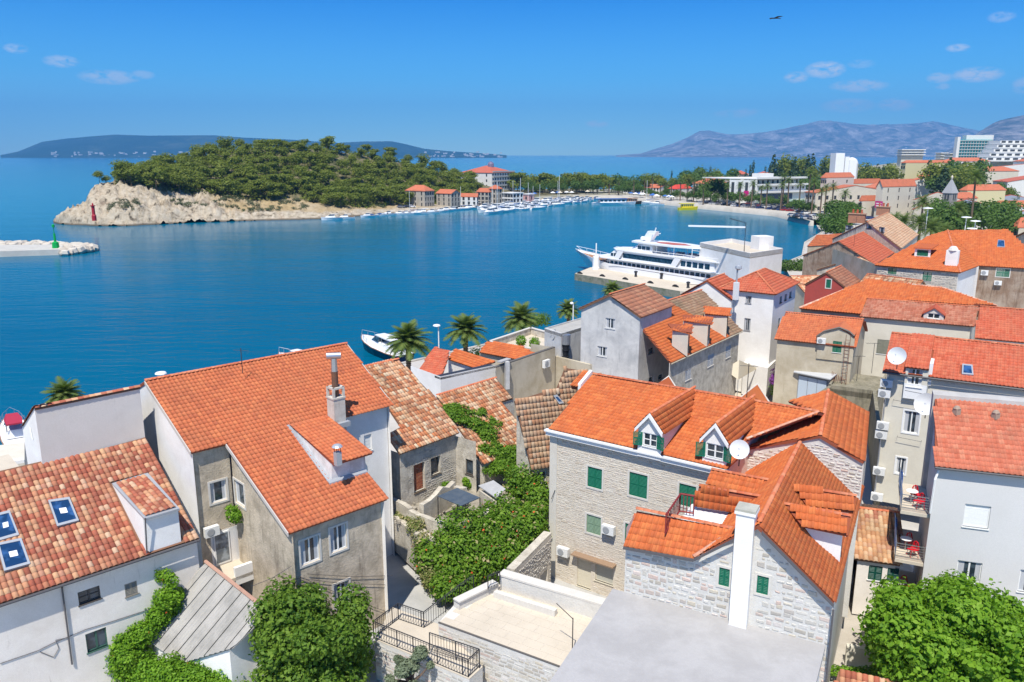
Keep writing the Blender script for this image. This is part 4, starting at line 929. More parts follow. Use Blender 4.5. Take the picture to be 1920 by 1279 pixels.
for p, q in ((Jl, Jr), (Jr, Ipk - (Ipk - Jr) * .12), (Ipk - (Ipk - Ec) * .06, Ec)):
  d_ = V((0, 0, -.16)); f = -uI * .02; m.hexa([p + f + d_, q + f + d_, q - uI * .14 + d_, p - uI * .14 + d_] + [p + f - V((0, 0, .04)), q + f - V((0, 0, .04)), q - uI * .14 - V((0, 0, .04)), p - uI * .14 - V((0, 0, .04))])
m.build('gutter', GUT, hI)
pipe(hI, [Ec - V((0, 0, .3)) - uI * .05, dn(Ec, 3.2) - uI * .05])
Wc = dn(Ecf, 0) - g28 * .0; r0 = Wb - g28 * .25; r1 = V((Ecf.x, Ecf.y, 0)) - g28 * .25 + uI * 6
LI = (r1 - r0).length; wallrun(hI, r0, r1, None, 2.0, M('render_pale_streaked', (.66, .63, .57), .9, (.5, .47, .42), .6, .6, .2, streak=(.4, .38, .34), sth=.55), top=[(0, Ec.z - .12), (LI, Ec.z - .12)])
wallrun(hI, dn(Jt, 0), Wa, None, 3, MORT, top=[(0, Jt.z - .2), (9, Jl.z - .2)])
# roof terrace between J and the dormers with a red railing
tb = P(1283, 975, Jt.z - .9); mb = MB(); Jm = Jt.lerp(Jtr, .4); t4 = [dn(Jm, 0) + uI * .1, dn(Jtr, 0) + uI * .1, dn(Jtr, 0) + uI * 4.6, dn(Jm, 0) + uI * 3.0]; mb.prism([p + V((0, 0, 3)) for p in t4], (0, 0, Jt.z - 3.55)); mb.build('terrace', WHT, hI)
rl = thing('balcony_railing', 'dark red wooden balcony railing on the roof terrace between the stone houses', 'railing', P(1300, 960, Jt.z - .6))
RED = M('railing_red', (.22, .03, .03), .6)
zr = Jt.z + .55; A_, B_, C_ = P(1249, 965, zr - .0), P(1276, 926, zr), P(1302, 930, zr)
for p, q, k in ((A_, B_, 10), (B_, C_, 4)):
  mb = MB(); mb.tube([p, q], .05, 6); mb.tube([p - V((0, 0, .9)), q - V((0, 0, .9))], .04, 6); mb.build('rail', RED, rl)
  for i in range(k + 1):
    c = p + (q - p) * (i / k); mb = MB(); mb.tube([c, c - V((0, 0, .95))], .035 if i in (0, k) else .022, 5); mb.build('baluster', RED, rl)
# H: gable end, two orange planes
gf = Iff; a30 = au(-30); Hn = onv(gf, gf + a30, 1538, 817); Hr = onv(gf, gf + a30, 1620, 866); Hl = onv(gf, gf + a30, 1399, 840)
hH = thing('cross_wing_house', 'plain orange cross wing with a pale stone gable, left of the cream apartment house', 'house', V((19, 45, 2)))
Kp = P(1553, 732, Hn.z + .0); Hre = on((Hn, Hr, Kp), 1628, 773); Hle = P(1478, 750, Hn.z - .9)
tiled_roof(hH, [Hr, Hre, Kp, Hn], (Hre - Hr), T_deep, U_or, tw=.22, tl=.3, amp=.03, nind=300, kind='c')
Hq = Hl; plH = (Hn, Kp, Hq); lowL = [Hq, Hn, Kp, on(plH, 1478, 752), on(plH, 1535, 775)]
tiled_roof(hH, lowL, (Kp - Hn), T_deep, U_or, tw=.22, tl=.3, amp=.03, nind=300, kind='c')
caps(hH, Hn, Kp, CAP, r=.11)
hu = V((Hr.x - Hl.x, Hr.y - Hl.y, 0)); LH = hu.length; sH = V((Hn.x - Hl.x, Hn.y - Hl.y, 0)).length
nq = (Kp - Hn).cross(Hq - Hn); Hl.z = Hn.z - (nq.x * (Hl.x - Hn.x) + nq.y * (Hl.y - Hn.y)) / nq.z
ha, hb = dn(Hl, 0) + uI * .1, dn(Hr, 0) + uI * .1
wallrun(hH, ha, hb, None, 3, MORT, top=[(0, Hl.z - .13), (sH, Hn.z - .15), (LH, Hr.z - .13)])
stones(hH, ha, hb, 8.5, [(0, Hl.z - .25), (sH, Hn.z - .28), (LH, Hr.z - .25)], [], S_white, w=(.2, .42), h=(.12, .2), nind=300, proud=.03, gap=.04)
wallrun(hH, hb, dn(Hre, 0), None, 3, W_sand, top=[(0, Hr.z - .1), (20, Hre.z - .1)])
# ================================================================ grey flat roof, beige terrace, steps
gz = onv(Wa, Wb, 1372, 1163).z
CR = thing('concrete_roof_building', 'big pale grey flat roof at the bottom edge before the white stone house', 'building', V((8, 28, 1)))
q = [P(1030, 1279, gz), P(1000, 1330, gz), P(1500, 1400, gz), onv(Wa, Wb, 1545, 1238), onv(Wa, Wb, 1148, 1128)]
q[3] = dn(q[3], gz); q[4] = dn(q[4], gz)
mb = MB(); mb.prism([p for p in q], (0, 0, -.25)); mb.build('roof', CONC, CR); cc = sum(q, V((0, 0, 0))) / 5
mb = MB(); mb.prism([dn(p + (cc - p) * .02, 1) for p in q], (0, 0, gz - 1.26)); mb.build('wall', W_white, CR)
tz = 5.0
ter = thing('terrace', 'sunlit beige stone terrace with a raised parapet, left of the grey concrete roof', 'terrace', V((0, 36, 1)))
T = [P(822, 1168, tz), P(1049, 1251, tz), P(1130, 1146, tz), P(1300, 1170, tz), P(1136, 1134, tz), P(944, 1098, tz), P(861, 1128, tz)]
tp = [P(822, 1168, tz), P(1049, 1251, tz), P(1150, 1330, tz) + V((2, 0, 0)), dn(q[4], tz) + V((2, 1, 0)), P(940, 1092, tz), P(855, 1130, tz)]
mb = MB(); mb.prism(tp, (0, 0, -4)); mb.build('wall', MORT, ter)
# floor slabs laid on the terrace
ut = (tp[1] - tp[0]).normalized(); vt = V((-ut.y, ut.x, 0)); F2d = [((p - tp[0]).dot(ut), (p - tp[0]).dot(vt)) for p in tp]
sm_ = M('slab_beige', (.585, .515, .415), .95, (.47, .41, .325), .6, .5, .15); slab = MB(); slab.box((0, 0, .006), .985, .588, .012); sme = slab.mesh('paving_slab', sm_); off = origin(ter)
for j in range(14):
  for i in range(-2, 14):
    x, y = (i + .5) + (j % 2) * .5, (j + .5) * .6
    if inpoly(x - .4, y, F2d) and inpoly(x + .4, y, F2d): obj('paving_slab', sme, ter, tp[0] + ut * x + vt * y - off, (0, 0, atan2(ut.y, ut.x)))
def wallbox(par, name, p, q, th, z0, z1, m):
  d = V((q.x - p.x, q.y - p.y, 0)).normalized(); s = V((d.y, -d.x, 0)) * th; mb = MB(); mb.obox(dn(p, z0), V((q.x - p.x, q.y - p.y, 0)), -s, V((0, 0, z1 - z0))); return mb.build(name, m, par)
pw = P(938, 1078, tz + .9), P(1145, 1140, tz + .9)
wallbox(ter, 'parapet', pw[0], pw[1], .5, 2, tz + .85, MORT); wallbox(ter, 'coping', pw[0] - ut * .1 - vt * .05, pw[1], .62, tz + .85, tz + .95, SUR)
wallbox(ter, 'parapet', P(861, 1128, tz + .5), P(935, 1092, tz + .5), .45, 2, tz + .45, MORT); wallbox(ter, 'coping', P(861, 1130, tz + .5), P(935, 1094, tz + .5), .5, tz + .45, tz + .53, SUR)
wallbox(ter, 'bench_wall', P(925, 1110, tz + .35), P(1040, 1146, tz + .35), .3, tz, tz + .35, SUR)
stones(ter, dn(tp[0], 0), dn(tp[1], 0), 1.2, [(0, tz - .1), (20, tz - .1)], [], S_white, w=(.3, .6), h=(.16, .26), nind=300, proud=.012, gap=.02)
wallbox(ter, 'edge_joint', tp[0] - vt * .02, tp[1] - vt * .02, .08, tz, tz + .05, M('edge_dark', (.12, .11, .10)))
# stair landing with its stone wall
lz = 4.0
ldp = [P(703, 1200, lz), P(880, 1275, lz), P(905, 1252, lz), P(822, 1172, lz + .1), P(795, 1162, lz), P(735, 1140, lz)]
mb = MB(); mb.prism(ldp, (0, 0, -3)); la = thing('stair_landing', 'beige stone landing and stair wall with iron railings below the terrace', 'stairs', V((-5, 36, 1))); mb.build('wall', MORT, la)
mb = MB(); mb.prism([p + V((0, 0, .06)) for p in ldp], (0, 0, -.055)); mb.build('paving', TERR, la)
stones(la, dn(P(703, 1200, lz), 0), dn(P(880, 1275, lz), 0), 1.2, [(0, lz - .1), (20, lz - .1)], [], S_white, w=(.3, .6), h=(.16, .26), nind=200, proud=.012, gap=.02)
def railing(label, pts, h=1.0, step=.16, m=DARKM):
  c = sum(pts, V((0, 0, 0))) / len(pts); t = thing('iron_railing', label, 'railing', c, 'dark iron railings of the terrace steps')
  for p, q in zip(pts, pts[1:]):
    L = (q - p).length; mb = MB(); up_ = V((0, 0, h)); mb.tube([p + up_, q + up_], .028, 5); mb.tube([p + up_ * .9, q + up_ * .9], .015, 4); mb.tube([p + up_ * .1, q + up_ * .1], .02, 4); mb.build('rail', m, t)
    k = max(2, int(L / step))
    for i in range(k + 1):
      c = p + (q - p) * (i / k); post = i % 9 == 0 or i == k; mb = MB(); mb.tube([c, c + up_], .028 if post else .011, 4, False); mb.build('post' if post else 'bar', m, t)
railing('dark iron railing along the lower stair landing, running down to the right', [P(701, 1198, lz), P(775, 1228, lz), P(878, 1272, lz), P(899, 1252, lz)])
railing('dark iron railing around the left corner of the landing and up beside the alley', [P(701, 1198, lz), P(747, 1163, lz), P(795, 1180, lz), P(862, 1128, lz + .7), P(888, 1110, lz + .9)])
railing('short dark iron railing between the upper landing and the steps', [P(806, 1220, lz + .2), P(899, 1252, lz + .1)])
railing('little iron gate railing at the top of the wall by the vine', [P(915, 1105, tz + .5), P(937, 1096, tz + .5)], .8)
lp = thing('terrace_lamp', 'thin dark lamp post with a slanted arm at the edge of the terrace', 'lamp post', P(1073, 1226, tz)); mb = MB(); b0 = P(1073, 1226, tz); mb.tube([b0, b0 + V((0, 0, 1.9))], .025, 6); mb.tube([b0 + V((0, 0, 1.85)), b0 + V((-.75, .6, 2.3))], .02, 5); mb.build('post', DARKM, lp)
# arch wall right of the vine
aw = thing('arch_wall', 'rough stone yard wall with an arched opening, between the vine and the stone house', 'wall', V((2, 42, 1.5)))
A_, B_ = P(965, 1072, 5.6), P(1034, 1002, 5.6); mb = MB(); L = V((B_.x - A_.x, B_.y - A_.y, 0)).length; facade(mb, A_, B_, 1, [(0, 5.6), (L, 5.6)], [(L * .68, L * .9, 1, 3.6)], .5); mb.build('wall', MORTG, aw)
stones(aw, dn(A_, 0), dn(B_, 0), 1, [(0, 5.5), (L, 5.5)], [(L * .66, L * .92, 0, 3.8)], S_grey, w=(.15, .35), h=(.1, .2), nind=200, proud=.04, gap=.03)
wallbox(aw, 'coping', A_, B_, .5, 5.6, 5.72, W_old2)
dish(1387, 843, 38.5, .5, 'round white dish at the lower end of the stone house roof', (-.35, -.85, .4))
# ================================================================ helpers for the houses further back
def slopept(A, px, py, s):
  """point on the sight line that lies up a roof of slope s (degrees) from A"""
  r = ray(px, py); best = None; y = A.y + .3
  while y < A.y + 40:
    t = y / r.y; p = V((r.x * t, y, CAMZ + r.z * t)); h = hypot(p.x - A.x, p.y - A.y); e = abs(math.degrees(atan2(p.z - A.z, h)) - s)
    if best is None or e < best[0]: best = (e, p)
    y += .1
  return best[1]
def roofhouse(name, label, cat, A, B, rp, zb, wm, tm, um, slope=23, wins=(), oh=.3, tw=.25, tl=.34, amp=.05, nind=0, right=None, left=True, holes=(), kind='s', group=None, endwins=()):
  """house seen from its eave side: eave A->B, ridge's left end at pixel rp"""
  h = thing(name, label, cat, V(((A.x + B.x) / 2, (A.y + B.y) / 2 + 3, zb)), group); R0 = slopept(A, rp[0], rp[1], slope); u = (B - A).normalized()
  R1 = B + (R0 - A) if right is None else on((A, B, R0), *right)
  H3 = [[on((A, B, R0), *q) for q in hh] for hh in holes]
  tiled_roof(h, [A, B, R1, R0], B - A, tm, um, tw=tw, tl=tl, amp=amp, nind=nind, holes=H3, kind=kind)
  bk0, bk1 = R0 + (R0 - A) - V((0, 0, 2 * (R0.z - A.z))), R1 + (R0 - A) - V((0, 0, 2 * (R0.z - A.z)))
  tiled_roof(h, [bk1, bk0, R0, R1], A - B, tm, um, tw=tw, tl=tl, amp=amp, nind=0, kind=kind); caps(h, R0, R1, CAP, objs=nind > 0)
  n = V((u.y, -u.x, 0)); a, b = A + u * oh, B - u * oh; s = (R0.z - A.z) / hypot(R0.x - A.x, R0.y - A.y)
  res = wallrun(h, a, b, A.z, zb, wm, wins, oh=oh)
  c, d = bk1 - u * oh, bk0 + u * oh; dep = hypot(R0.x - A.x, R0.y - A.y)
  wallrun(h, dn(b - n * oh, A.z), c + n * oh, None, zb, wm, top=[(0, A.z), (dep - oh, R0.z - .15), (2 * dep - 2 * oh, A.z)])
  wallrun(h, d + n * oh, a - n * oh, None, zb, wm, endwins, top=[(0, A.z), (dep - oh, R0.z - .15), (2 * dep - 2 * oh, A.z)])
  return h, (A, B, R0), res
# ---------------------------------------------------------------- L: cream apartment house
La = P(1655, 695, 13); Lb = onv(La, La + au(-30), 1925, 727); Lb.z = 13; Lb = Lb + (Lb - La) * .4
lo = [(1690, 735), (1738, 741), (1745, 660), (1707, 653)]
hL, plLL, rL = roofhouse('cream_apartment_house', 'cream apartment house with a red tile roof and six air conditioners on its wall', 'house', La, Lb, (1672, 625), 3, W_cream, T_red, U_or, 24,
  wins=[(1694, 771, 1723, 812, 'casement', {'surround': WHT}), (1680, 858, 1698, 888, 'casement', {'surround': WHT})], nind=300, tw=.25, tl=.34, holes=[[(1692, 735), (1741, 741), (1750, 655), (1706, 650)], [(1803, 686), (1825, 688), (1822, 706), (1801, 704)]])
uL = (Lb - La).normalized(); nL = V((uL.y, -uL.x, 0)); LA, LB = rL[0], rL[1]
# bay dormer with its own strip of roof and white kerb
zc = onv(LA, LB, 1715, 685).z; b0 = onv(LA, LB, 1697, 715); b1 = onv(LA, LB, 1739, 719)
w = wbox(LA, LB, 1702, 690, 1730, 724); mb = MB(); s0 = (b0 - LA).dot(uL); s1 = (b1 - LA).dot(uL); o = V((LA.x, LA.y, 0))
A2 = LA + uL * s0 + nL * .3; B2 = LA + uL * s1 + nL * .3; zt = w[3] + .12
facade(mb, A2, B2, 12.3, [(0, zt), (s1 - s0, zt)], [(w[0] - s0, w[1] - s0, w[2], w[3])]); mb.build('bay', W_cream, hL)
mb = MB(); lbox(mb, o, uL, nL, s0 - .02, s0, 12.3, zt, -2.6, .3); lbox(mb, o, uL, nL, s0 - .02, s1, 11.2, 12.3, .0, .3); lbox(mb, o, uL, nL, s1, s1 + .22, 12.3, zt + .35, -4.2, .15); mb.build('bay_kerb', WHT, hL)
window(hL, A2, uL, nL, (w[0] - s0, w[1] - s0, w[2], w[3]), 'casement')
r = [A2 - uL * .1 + nL * .12, B2 + uL * .0 + nL * .12]; r = [dn(p, zt) for p in r]; t4 = [r[0], r[1], r[1] - nL * 4.4 + V((0, 0, 1.5)), r[0] - nL * 4.4 + V((0, 0, 1.5))]
oo, u2, v2, n2 = frame(t4, uL); mb = MB(); mb.prism(t4, n2 * -.12); bo_ = mb.build('bay_roof', U_or, hL); off = origin(bo_); key = [k for k in TILE if k[4] == 'tile_red'][0]
for j in range(14):
  for i in range(7):
    if (i + .5) * .25 < (r[1] - r[0]).length and j * .34 < 4.5: obj('tile', TILE[key], bo_, oo + u2 * ((i + .5) * .25) + v2 * (j * .34) - off, Matrix((u2, v2, n2)).transposed().to_euler())
skylight(hL, [on(plLL, *q) for q in ((1803, 704), (1825, 706), (1823, 687), (1804, 685))], blank=False)
mb = MB(); mb.tube([La + nL * .08 - V((0, 0, .12)), Lb + nL * .08 - V((0, 0, .12))], .07, 6); mb.build('gutter', GUT, hL)
pipe(hL, [LA + nL * .08 + uL * .05 + V((0, 0, -.2)), dn(LA, 3) + nL * .08 + uL * .05], .06, STEEL); pipe(hL, [onv(LA, LB, 1741, 715) + nL * .1, onv(LA, LB, 1736, 745) + nL * .1], .05, STEEL)
for (px, py, lb) in ((1663, 717, 'topmost air conditioner on the cream wall, just under the eave'), (1659, 736, 'second air conditioner from the top on the cream wall'), (1656, 796, 'third air conditioner from the top on the cream wall'), (1653, 813, 'fourth air conditioner from the top on the cream wall'), (1649, 881, 'fifth air conditioner from the top, alone on the cream wall'), (1645, 929, 'lowest air conditioner on the cream wall, just above the tiled lean-to')):
  ac_unit(px, py, LA, LB, lb)
for (a, b) in (((1697, 730), (1733, 737)), ((1683, 817), (1728, 826)), ((1676, 748), (1722, 756))):
  mb = MB(); p, q = onv(LA, LB, *a), onv(LA, LB, *b); mb.tube([p + nL * .02, p + nL * .3, q + nL * .3, q + nL * .02], .015, 4); mb.build('clothes_line', DARKM, hL)
dish(1683, 668, 53.6, .62, 'white dish on the red roof corner of the cream apartment house', (-.6, -.7, .35)); dish(1737, 758, 46.5, .68, 'big pale dish on an arm between the cream house and the white block', (-.55, -.75, .3))
# ---------------------------------------------------------------- M: white block with balconies
Ma = P(1753, 873, 12); Mb = P(1920, 891, 12); Mb = Mb + (Mb - Ma) * 1.2; Mr = perp(Ma, 1753, 748, 66); uM = (Mb - Ma).normalized(); nM = V((uM.y, -uM.x, 0)); plM = (Ma, Mb, Mr); Q = lambda *p: on(plM, *p)
hM = thing('white_apartment_block', 'smooth white block with a salmon roof and side balconies at the right edge', 'house', V((26, 41, 2)))
Mrr = Mr + (Mb - Ma)
T_salmon = TM('tile_salmon', [(.48, .14, .08), (.54, .17, .10), (.50, .13, .07), (.58, .22, .13)], damt=.4)
tiled_roof(hM, [Ma, Mb, Mrr, Mr], Mb - Ma, T_salmon, U_or, tw=.25, tl=.34, amp=.055, nind=300)
ma, mb_ = Ma + uM * .15, Mb
wM = [(1807, 947, 1856, 990, 'panel', {'sm': WHT, 'label': 'window with its white roller blind closed'}), (1793, 1053, 1840, 1092, 'casement', {}), (1910, 1070, 1950, 1112, 'casement', {})]
Aq, Bq, _, _, _, _ = wallrun(hM, ma, mb_, 12, 2, M('render_smooth_white', (.62, .61, .60), .9, (.56, .55, .53), .4, .4), wM, oh=.3)
gM = V((Mr.x - Ma.x, Mr.y - Ma.y, 0)); uG2 = gM.normalized(); Ld = gM.length
WS = M('render_side_white', (.62, .61, .62), .9)
wallrun(hM, dn(Aq + uG2 * (Ld + 1), 2), dn(Aq, 2), None, 2, WS, top=[(0, Mr.z - .1), (1, Mr.z - .1), (1 + Ld, 11.9)])
mb = MB(); mb.obox(dn(Mr - uM * .1, 8), (Mrr - Mr), uG2 * 1.0, V((0, 0, Mr.z - 8 + .25))); mb.build('parapet', M('parapet_grey', (.5, .48, .45), .9, (.36, .34, .32), .6, 1), hM)
mb = MB(); mb.tube([Ma + nM * .05 - V((0, 0, .1)), Mb + nM * .05 - V((0, 0, .1))], .06, 6); mb.build('gutter', GUT, hM)
pipe(hM, [Aq + nM * .1 + uM * .1 - V((0, 0, .3)), Aq + nM * .25 - uM * .05 - V((0, 0, .8)), dn(Aq, 9.2) + nM * .12 - uM * .05], .06, WHT)
for (px, py) in ((1793, 777), (1866, 785)):
  c = Q(px, py); mb = MB(); mb.box(c, .3, .3, .35, .3, True); mb.lathe(c + V((0, 0, .35)), [(.2, 0), (.12, .12), (.02, .16)], 8); mb.build('vent', M('vent_clay', (.35, .26, .2), .9), hM)
BL = M('parasol_blue', (.03, .12, .42), .7); RD = M('chair_red', (.55, .01, .02), .4)
nS = V((uG2.y, -uG2.x, 0)) * 1.0
if nS.x > 0: nS = -nS
LBL = ['top balcony of the white block, open to the sky, with drying laundry', 'middle balcony of the white block with a blue curtain', 'lower balcony of the white block, above the bright green tree']
for i, zf in enumerate((9.0, 6.1, 3.4)):
  bt = thing('balcony', LBL[i], 'balcony', dn(Aq + uG2 * 1.5, zf), 'balconies of the white block'); o = dn(Aq, zf) + uG2 * .1; Dp, Wd = 4.2, 1.45
  mb = MB(); mb.obox(o - V((0, 0, .18)), uG2 * Dp, nS * Wd, V((0, 0, .18))); mb.build('floor', TERR, bt)
  k = MB(); c1, c2 = o, o + nS * Wd; c3 = c2 + uG2 * Dp
  for p, q in ((c1, c2), (c2, c3)):
    for j, hgt in enumerate((.15, .3, .45, .6, .75, .9)):
      r_ = MB(); r_.tube([p + V((0, 0, hgt + .05)), q + V((0, 0, hgt + .05))], .016 if j < 5 else .025, 5); r_.build('rail', STEEL, bt)
  for p in (c1, c2, (c2 + c3) / 2, c3): r_ = MB(); r_.tube([p, p + V((0, 0, .97))], .022, 5); r_.build('post', STEEL, bt)
  for q in range(2):
    cc = o + nS * (.55 + .1 * q) + uG2 * (.7 + 1.0 * q); ct = thing('plastic_chair', ('nearer' if q == 0 else 'further') + ' red plastic chair on the ' + ('top', 'middle', 'lower')[i] + ' balcony of the white block', 'chair', cc, 'red chairs on the balconies')
    m = MB(); m.box(cc + V((0, 0, .42)), .45, .45, .04, .5); m.build('seat', RD, ct)
    m = MB(); ang = .5 + q; bk_ = V((cos(ang), sin(ang), 0)); sd = V((-bk_.y, bk_.x, 0)); pts = [cc + bk_ * .22 + sd * s_ * .2 + V((0, 0, .44 + .42 * (1 - abs(s_) ** 3))) for s_ in (-1, -.6, 0, .6, 1)]
    m.tube([cc + bk_ * .2 + sd * -.22 + V((0, 0, .42))] + pts + [cc + bk_ * .2 + sd * .22 + V((0, 0, .42))], .03, 5)
    for s_ in (-.1, 0, .1): m.tube([cc + bk_ * .22 + sd * s_ + V((0, 0, .44)), cc + bk_ * .24 + sd * s_ + V((0, 0, .84))], .02, 4)
    m.build('backrest', RD, ct)
    for sx in (-1, 1):
      for sy in (-1, 1): m = MB(); m.tube([cc + V((sx * .18, sy * .18, .42)), cc + V((sx * .22, sy * .22, 0))], .018, 5); m.build('leg', RD, ct)
  tt = thing('table', 'small white round table on the ' + ('top', 'middle', 'lower')[i] + ' balcony of the white block', 'table', o + nS * .8 + uG2 * 1.2, 'balcony tables'); m = MB(); cc = o + nS * .9 + uG2 * 1.3; m.lathe(cc + V((0, 0, .7)), [(.3, 0), (.32, .02), (.3, .04)], 14); m.build('tabletop', WHT, tt); m = MB(); m.tube([cc, cc + V((0, 0, .7))], .03, 6); m.build('leg', STEEL, tt)
  if i < 2:
    m = MB(); a_ = o + nS * (Wd - .05) + uG2 * 2.1 + V((0, 0, 1.1 if i == 0 else .3)); prev = None
    for j in range(13):
      c = a_ + uG2 * (j * .11) + nS * (.05 * sin(j * 1.9)); cur = (c - V((0, 0, .75)) + nS * .03 * cos(j), c + V((0, 0, .75 if i else 0)))
      if prev: m.quad(prev[0], cur[0], cur[1], prev[1])
      prev = cur
    tag(m.build('towel' if i == 0 else 'curtain', BL), 'blue towels drying over the top balcony railing' if i == 0 else 'blue cloth screen hanging at the middle balcony', 'towel' if i == 0 else 'curtain')
# ---------------------------------------------------------------- K: small old lean-to in the alley with green shutters
Ka, Kb = P(1602, 1047, 5.6), P(1688, 1059, 5.6)
hK, _, rK = roofhouse('alley_house', 'little white alley house with a blotchy old tile roof and two dark green shutters', 'house', Ka, Kb, (1608, 953), 2, W_off, TM('tile_alley', [(.42, .20, .10), (.52, .28, .14), (.60, .42, .26), (.36, .13, .08)], damt=.6), U_old, 20, oh=.2, kind='b', amp=.075, nind=300,
  wins=[(1628, 1061, 1654, 1088, 'shutter', {'sm': M('shutter_dark_green', (.005, .07, .05), .5)}), (1663, 1066, 1685, 1093, 'shutter', {'sm': M('shutter_dark_green', (0, 0, 0))})])
# ---------------------------------------------------------------- N: cement tower house
Na, Nb, Nc = P(1085, 579, 13.5), P(1202, 595, 13.5), P(1265, 572, 13.5)
hN, _ = box_house('cement_tower_house', 'tall bare cement house with a brown tile gable roof, standing by the water', 'house', Na, Nb, Nc, 2, W_cement, 'gableAB', 1.75, T_brown, U_old,
  wAB=[(1135, 597, 1153, 616, 'casement', {}), (1120, 650, 1138, 668, 'casement', {})], wBC=[(1216, 652, 1226, 664, 'single', {}), (1235, 645, 1244, 656, 'single', {}), (1216, 707, 1226, 722, 'single', {}), (1234, 702, 1243, 712, 'single', {})], tw=.3, tl=.5, amp=.05, nind=300, oh=.2)
# ---------------------------------------------------------------- O: weathered house with three shed dormers
Oa, Ob = P(1258, 680, 10), P(1391, 620, 10); Oa2 = Oa
Or = slopept(Ob, 1316, 544, 26); uO = (Ob - Oa).normalized(); nO = V((uO.y, -uO.x, 0))
hO = thing('weathered_row_house', 'weathered stone row house with orange and lichen-brown roof and three lit orange shed dormers', 'house', V((22, 74, 2)))
plO = (Oa, Ob, Or); Q = lambda *p: on(plO, *p); Oc = Or + (Oa - Ob)
mid = .45
tiled_roof(hO, [Oa, Oa + (Ob - Oa) * .8, Or + (Oc - Or) * .52, Oc], uO, T_deep, U_or, tw=.25, tl=.34, nind=0, roof_name='roof')
tiled_roof(hO, [Oa + (Ob - Oa) * .8, Ob, Or, Or + (Oc - Or) * .52], uO, TM('tile_lichen', [(.30, .17, .10), (.36, .22, .13), (.28, .15, .10), (.40, .28, .18)], (.14, .12, .08), damt=.7), U_old, tw=.25, tl=.34, nind=0)
caps(hO, Oc, Or, CAP, objs=False)
wallrun(hO, Oa + uO * .2, Ob - uO * .2, 10, 2, W_old2, [(1285, 693, 1296, 712, 'shutter', {'sm': M('shutter_bleached', (.48, .48, .47), .8), 'fm': SUR}), (1327, 664, 1338, 686, 'shutter', {'sm': M('shutter_bleached', (0, 0, 0)), 'fm': SUR}), (1361, 648, 1370, 670, 'shutter', {'sm': M('shutter_bleached', (0, 0, 0)), 'fm': SUR})], oh=.2)
wallrun(hO, dn(Ob, 0) - uO * .2 - nO * .2, V((Or.x, Or.y, 0)) - uO * .2, None, 2, W_sand, top=[(0, 9.9), (hypot(Or.x - Ob.x, Or.y - Ob.y), Or.z - .15)])
mb = MB(); mb.tube([Oa + nO * .07 - V((0, 0, .1)), Ob + nO * .07 - V((0, 0, .1))], .07, 6); mb.build('gutter', W_sand, hO)
for (tl_, tr, fr, fl, wd) in (((1252, 607), (1299, 608), (1297, 624), (1262, 619), 26), ((1280, 590), (1338, 594), (1334, 607), (1282, 601), 26), ((1320, 574), (1370, 577), (1370, 592), (1322, 588), 26)):
  zz = Or.z - .5; a = P(tl_[0], tl_[1], zz); b = P(tr[0], tr[1], zz); c = P(fr[0], fr[1], zz - .45); d_ = P(fl[0], fl[1], zz - .45)
  mb = MB(); pl = [d_, c, b, a]; fr_ = frame(pl, c - d_); mb.prism(pl, fr_[3] * -.12); dmo = mb.build('dormer_roof', U_or, hO); tiled = tile_arrays(.26, .4, .05, 's'); key2 = 'tO'
  off = origin(dmo); u2, v2, n2 = fr_[1:]; P2 = [((p - d_).dot(u2), (p - d_).dot(v2)) for p in pl]
  if key2 not in MATS: MATS[key2] = npmesh('tile', tiled[0], tiled[1], T_deep, True)
  for j in range(5):
    for i in range(-4, 20):
      x, y = (i + .5) * .26, j * .36
      if inpoly(x, y + .18, P2): obj('tile', MATS[key2], dmo, d_ + u2 * x + v2 * y - off, Matrix((u2, v2, n2)).transposed().to_euler())
  back = -nO * 3.2; B0_ = c - nO * .35 - V((0, 0, .12)) - uO * .0; Lw = uO * .12
  foot = Q(fr[0] - 6, fr[1] + 32); zf = foot.z - .2; e = (c - d_).normalized()
  mb = MB(); mb.poly([dn(c, zf) - e * .3, c - e * .3 - V((0, 0, .1)), b - e * .3 - V((0, 0, .1)), dn(b, zf) - e * .3]); mb.poly([dn(d_, zf + .8) - nO * 0 + V((0, .25, 0)), dn(c, zf) - e * .3 + V((0, .1, 0)), c - e * .3 - V((0, 0, .1)) + V((0, .1, 0)), d_ - V((0, 0, .1)) + V((0, .25, 0))]); mb.build('dormer', W_cream, hO)
  cc = c - e * .27; dv = (b - c); dv.z = 0; dv = dv; mb = MB(); mb.obox(dn(cc + dv * .2, zf + .55), dv * .6, e * .04, V((0, 0, max(.6, c.z - zf - .8)))); mb.build('dormer_window', M('shutter_slate', (.03, .06, .075), .5), hO)
# ---------------------------------------------------------------- P: white house with the hipped roof
Pa, Pb, Pc = P(1346, 541, 13.5), P(1455, 552, 13.5), P(1499, 530, 13.5)
box_house('white_hip_roof_house', 'white house with a hipped salmon roof and slim dark windows, near the moored ship', 'house', Pa, Pb, Pc, 2, W_white, 'hip', 1.75, T_red, U_or, wm2=M('render_shade_white', (.74, .73, .73), .9),
  wAB=[(1398, 555, 1409, 569, 'casement', {'fm': M('frame_slim_grey', (.35, .35, .36), .5)}), (1395, 597, 1407, 620, 'casement', {'fm': M('frame_slim_grey', (0, 0, 0))})], wBC=[(1462, 556, 1466, 568, 'single', {'fm': DARKM}), (1471, 552, 1475, 563, 'single', {'fm': DARKM}), (1480, 547, 1484, 558, 'single', {'fm': DARKM}), (1459, 597, 1463, 612, 'single', {'fm': DARKM})], tw=.28, tl=.38, oh=.3, capm=CAP)
pa, pb = P(1276, 553, 12.5), P(1373, 562, 12.5)
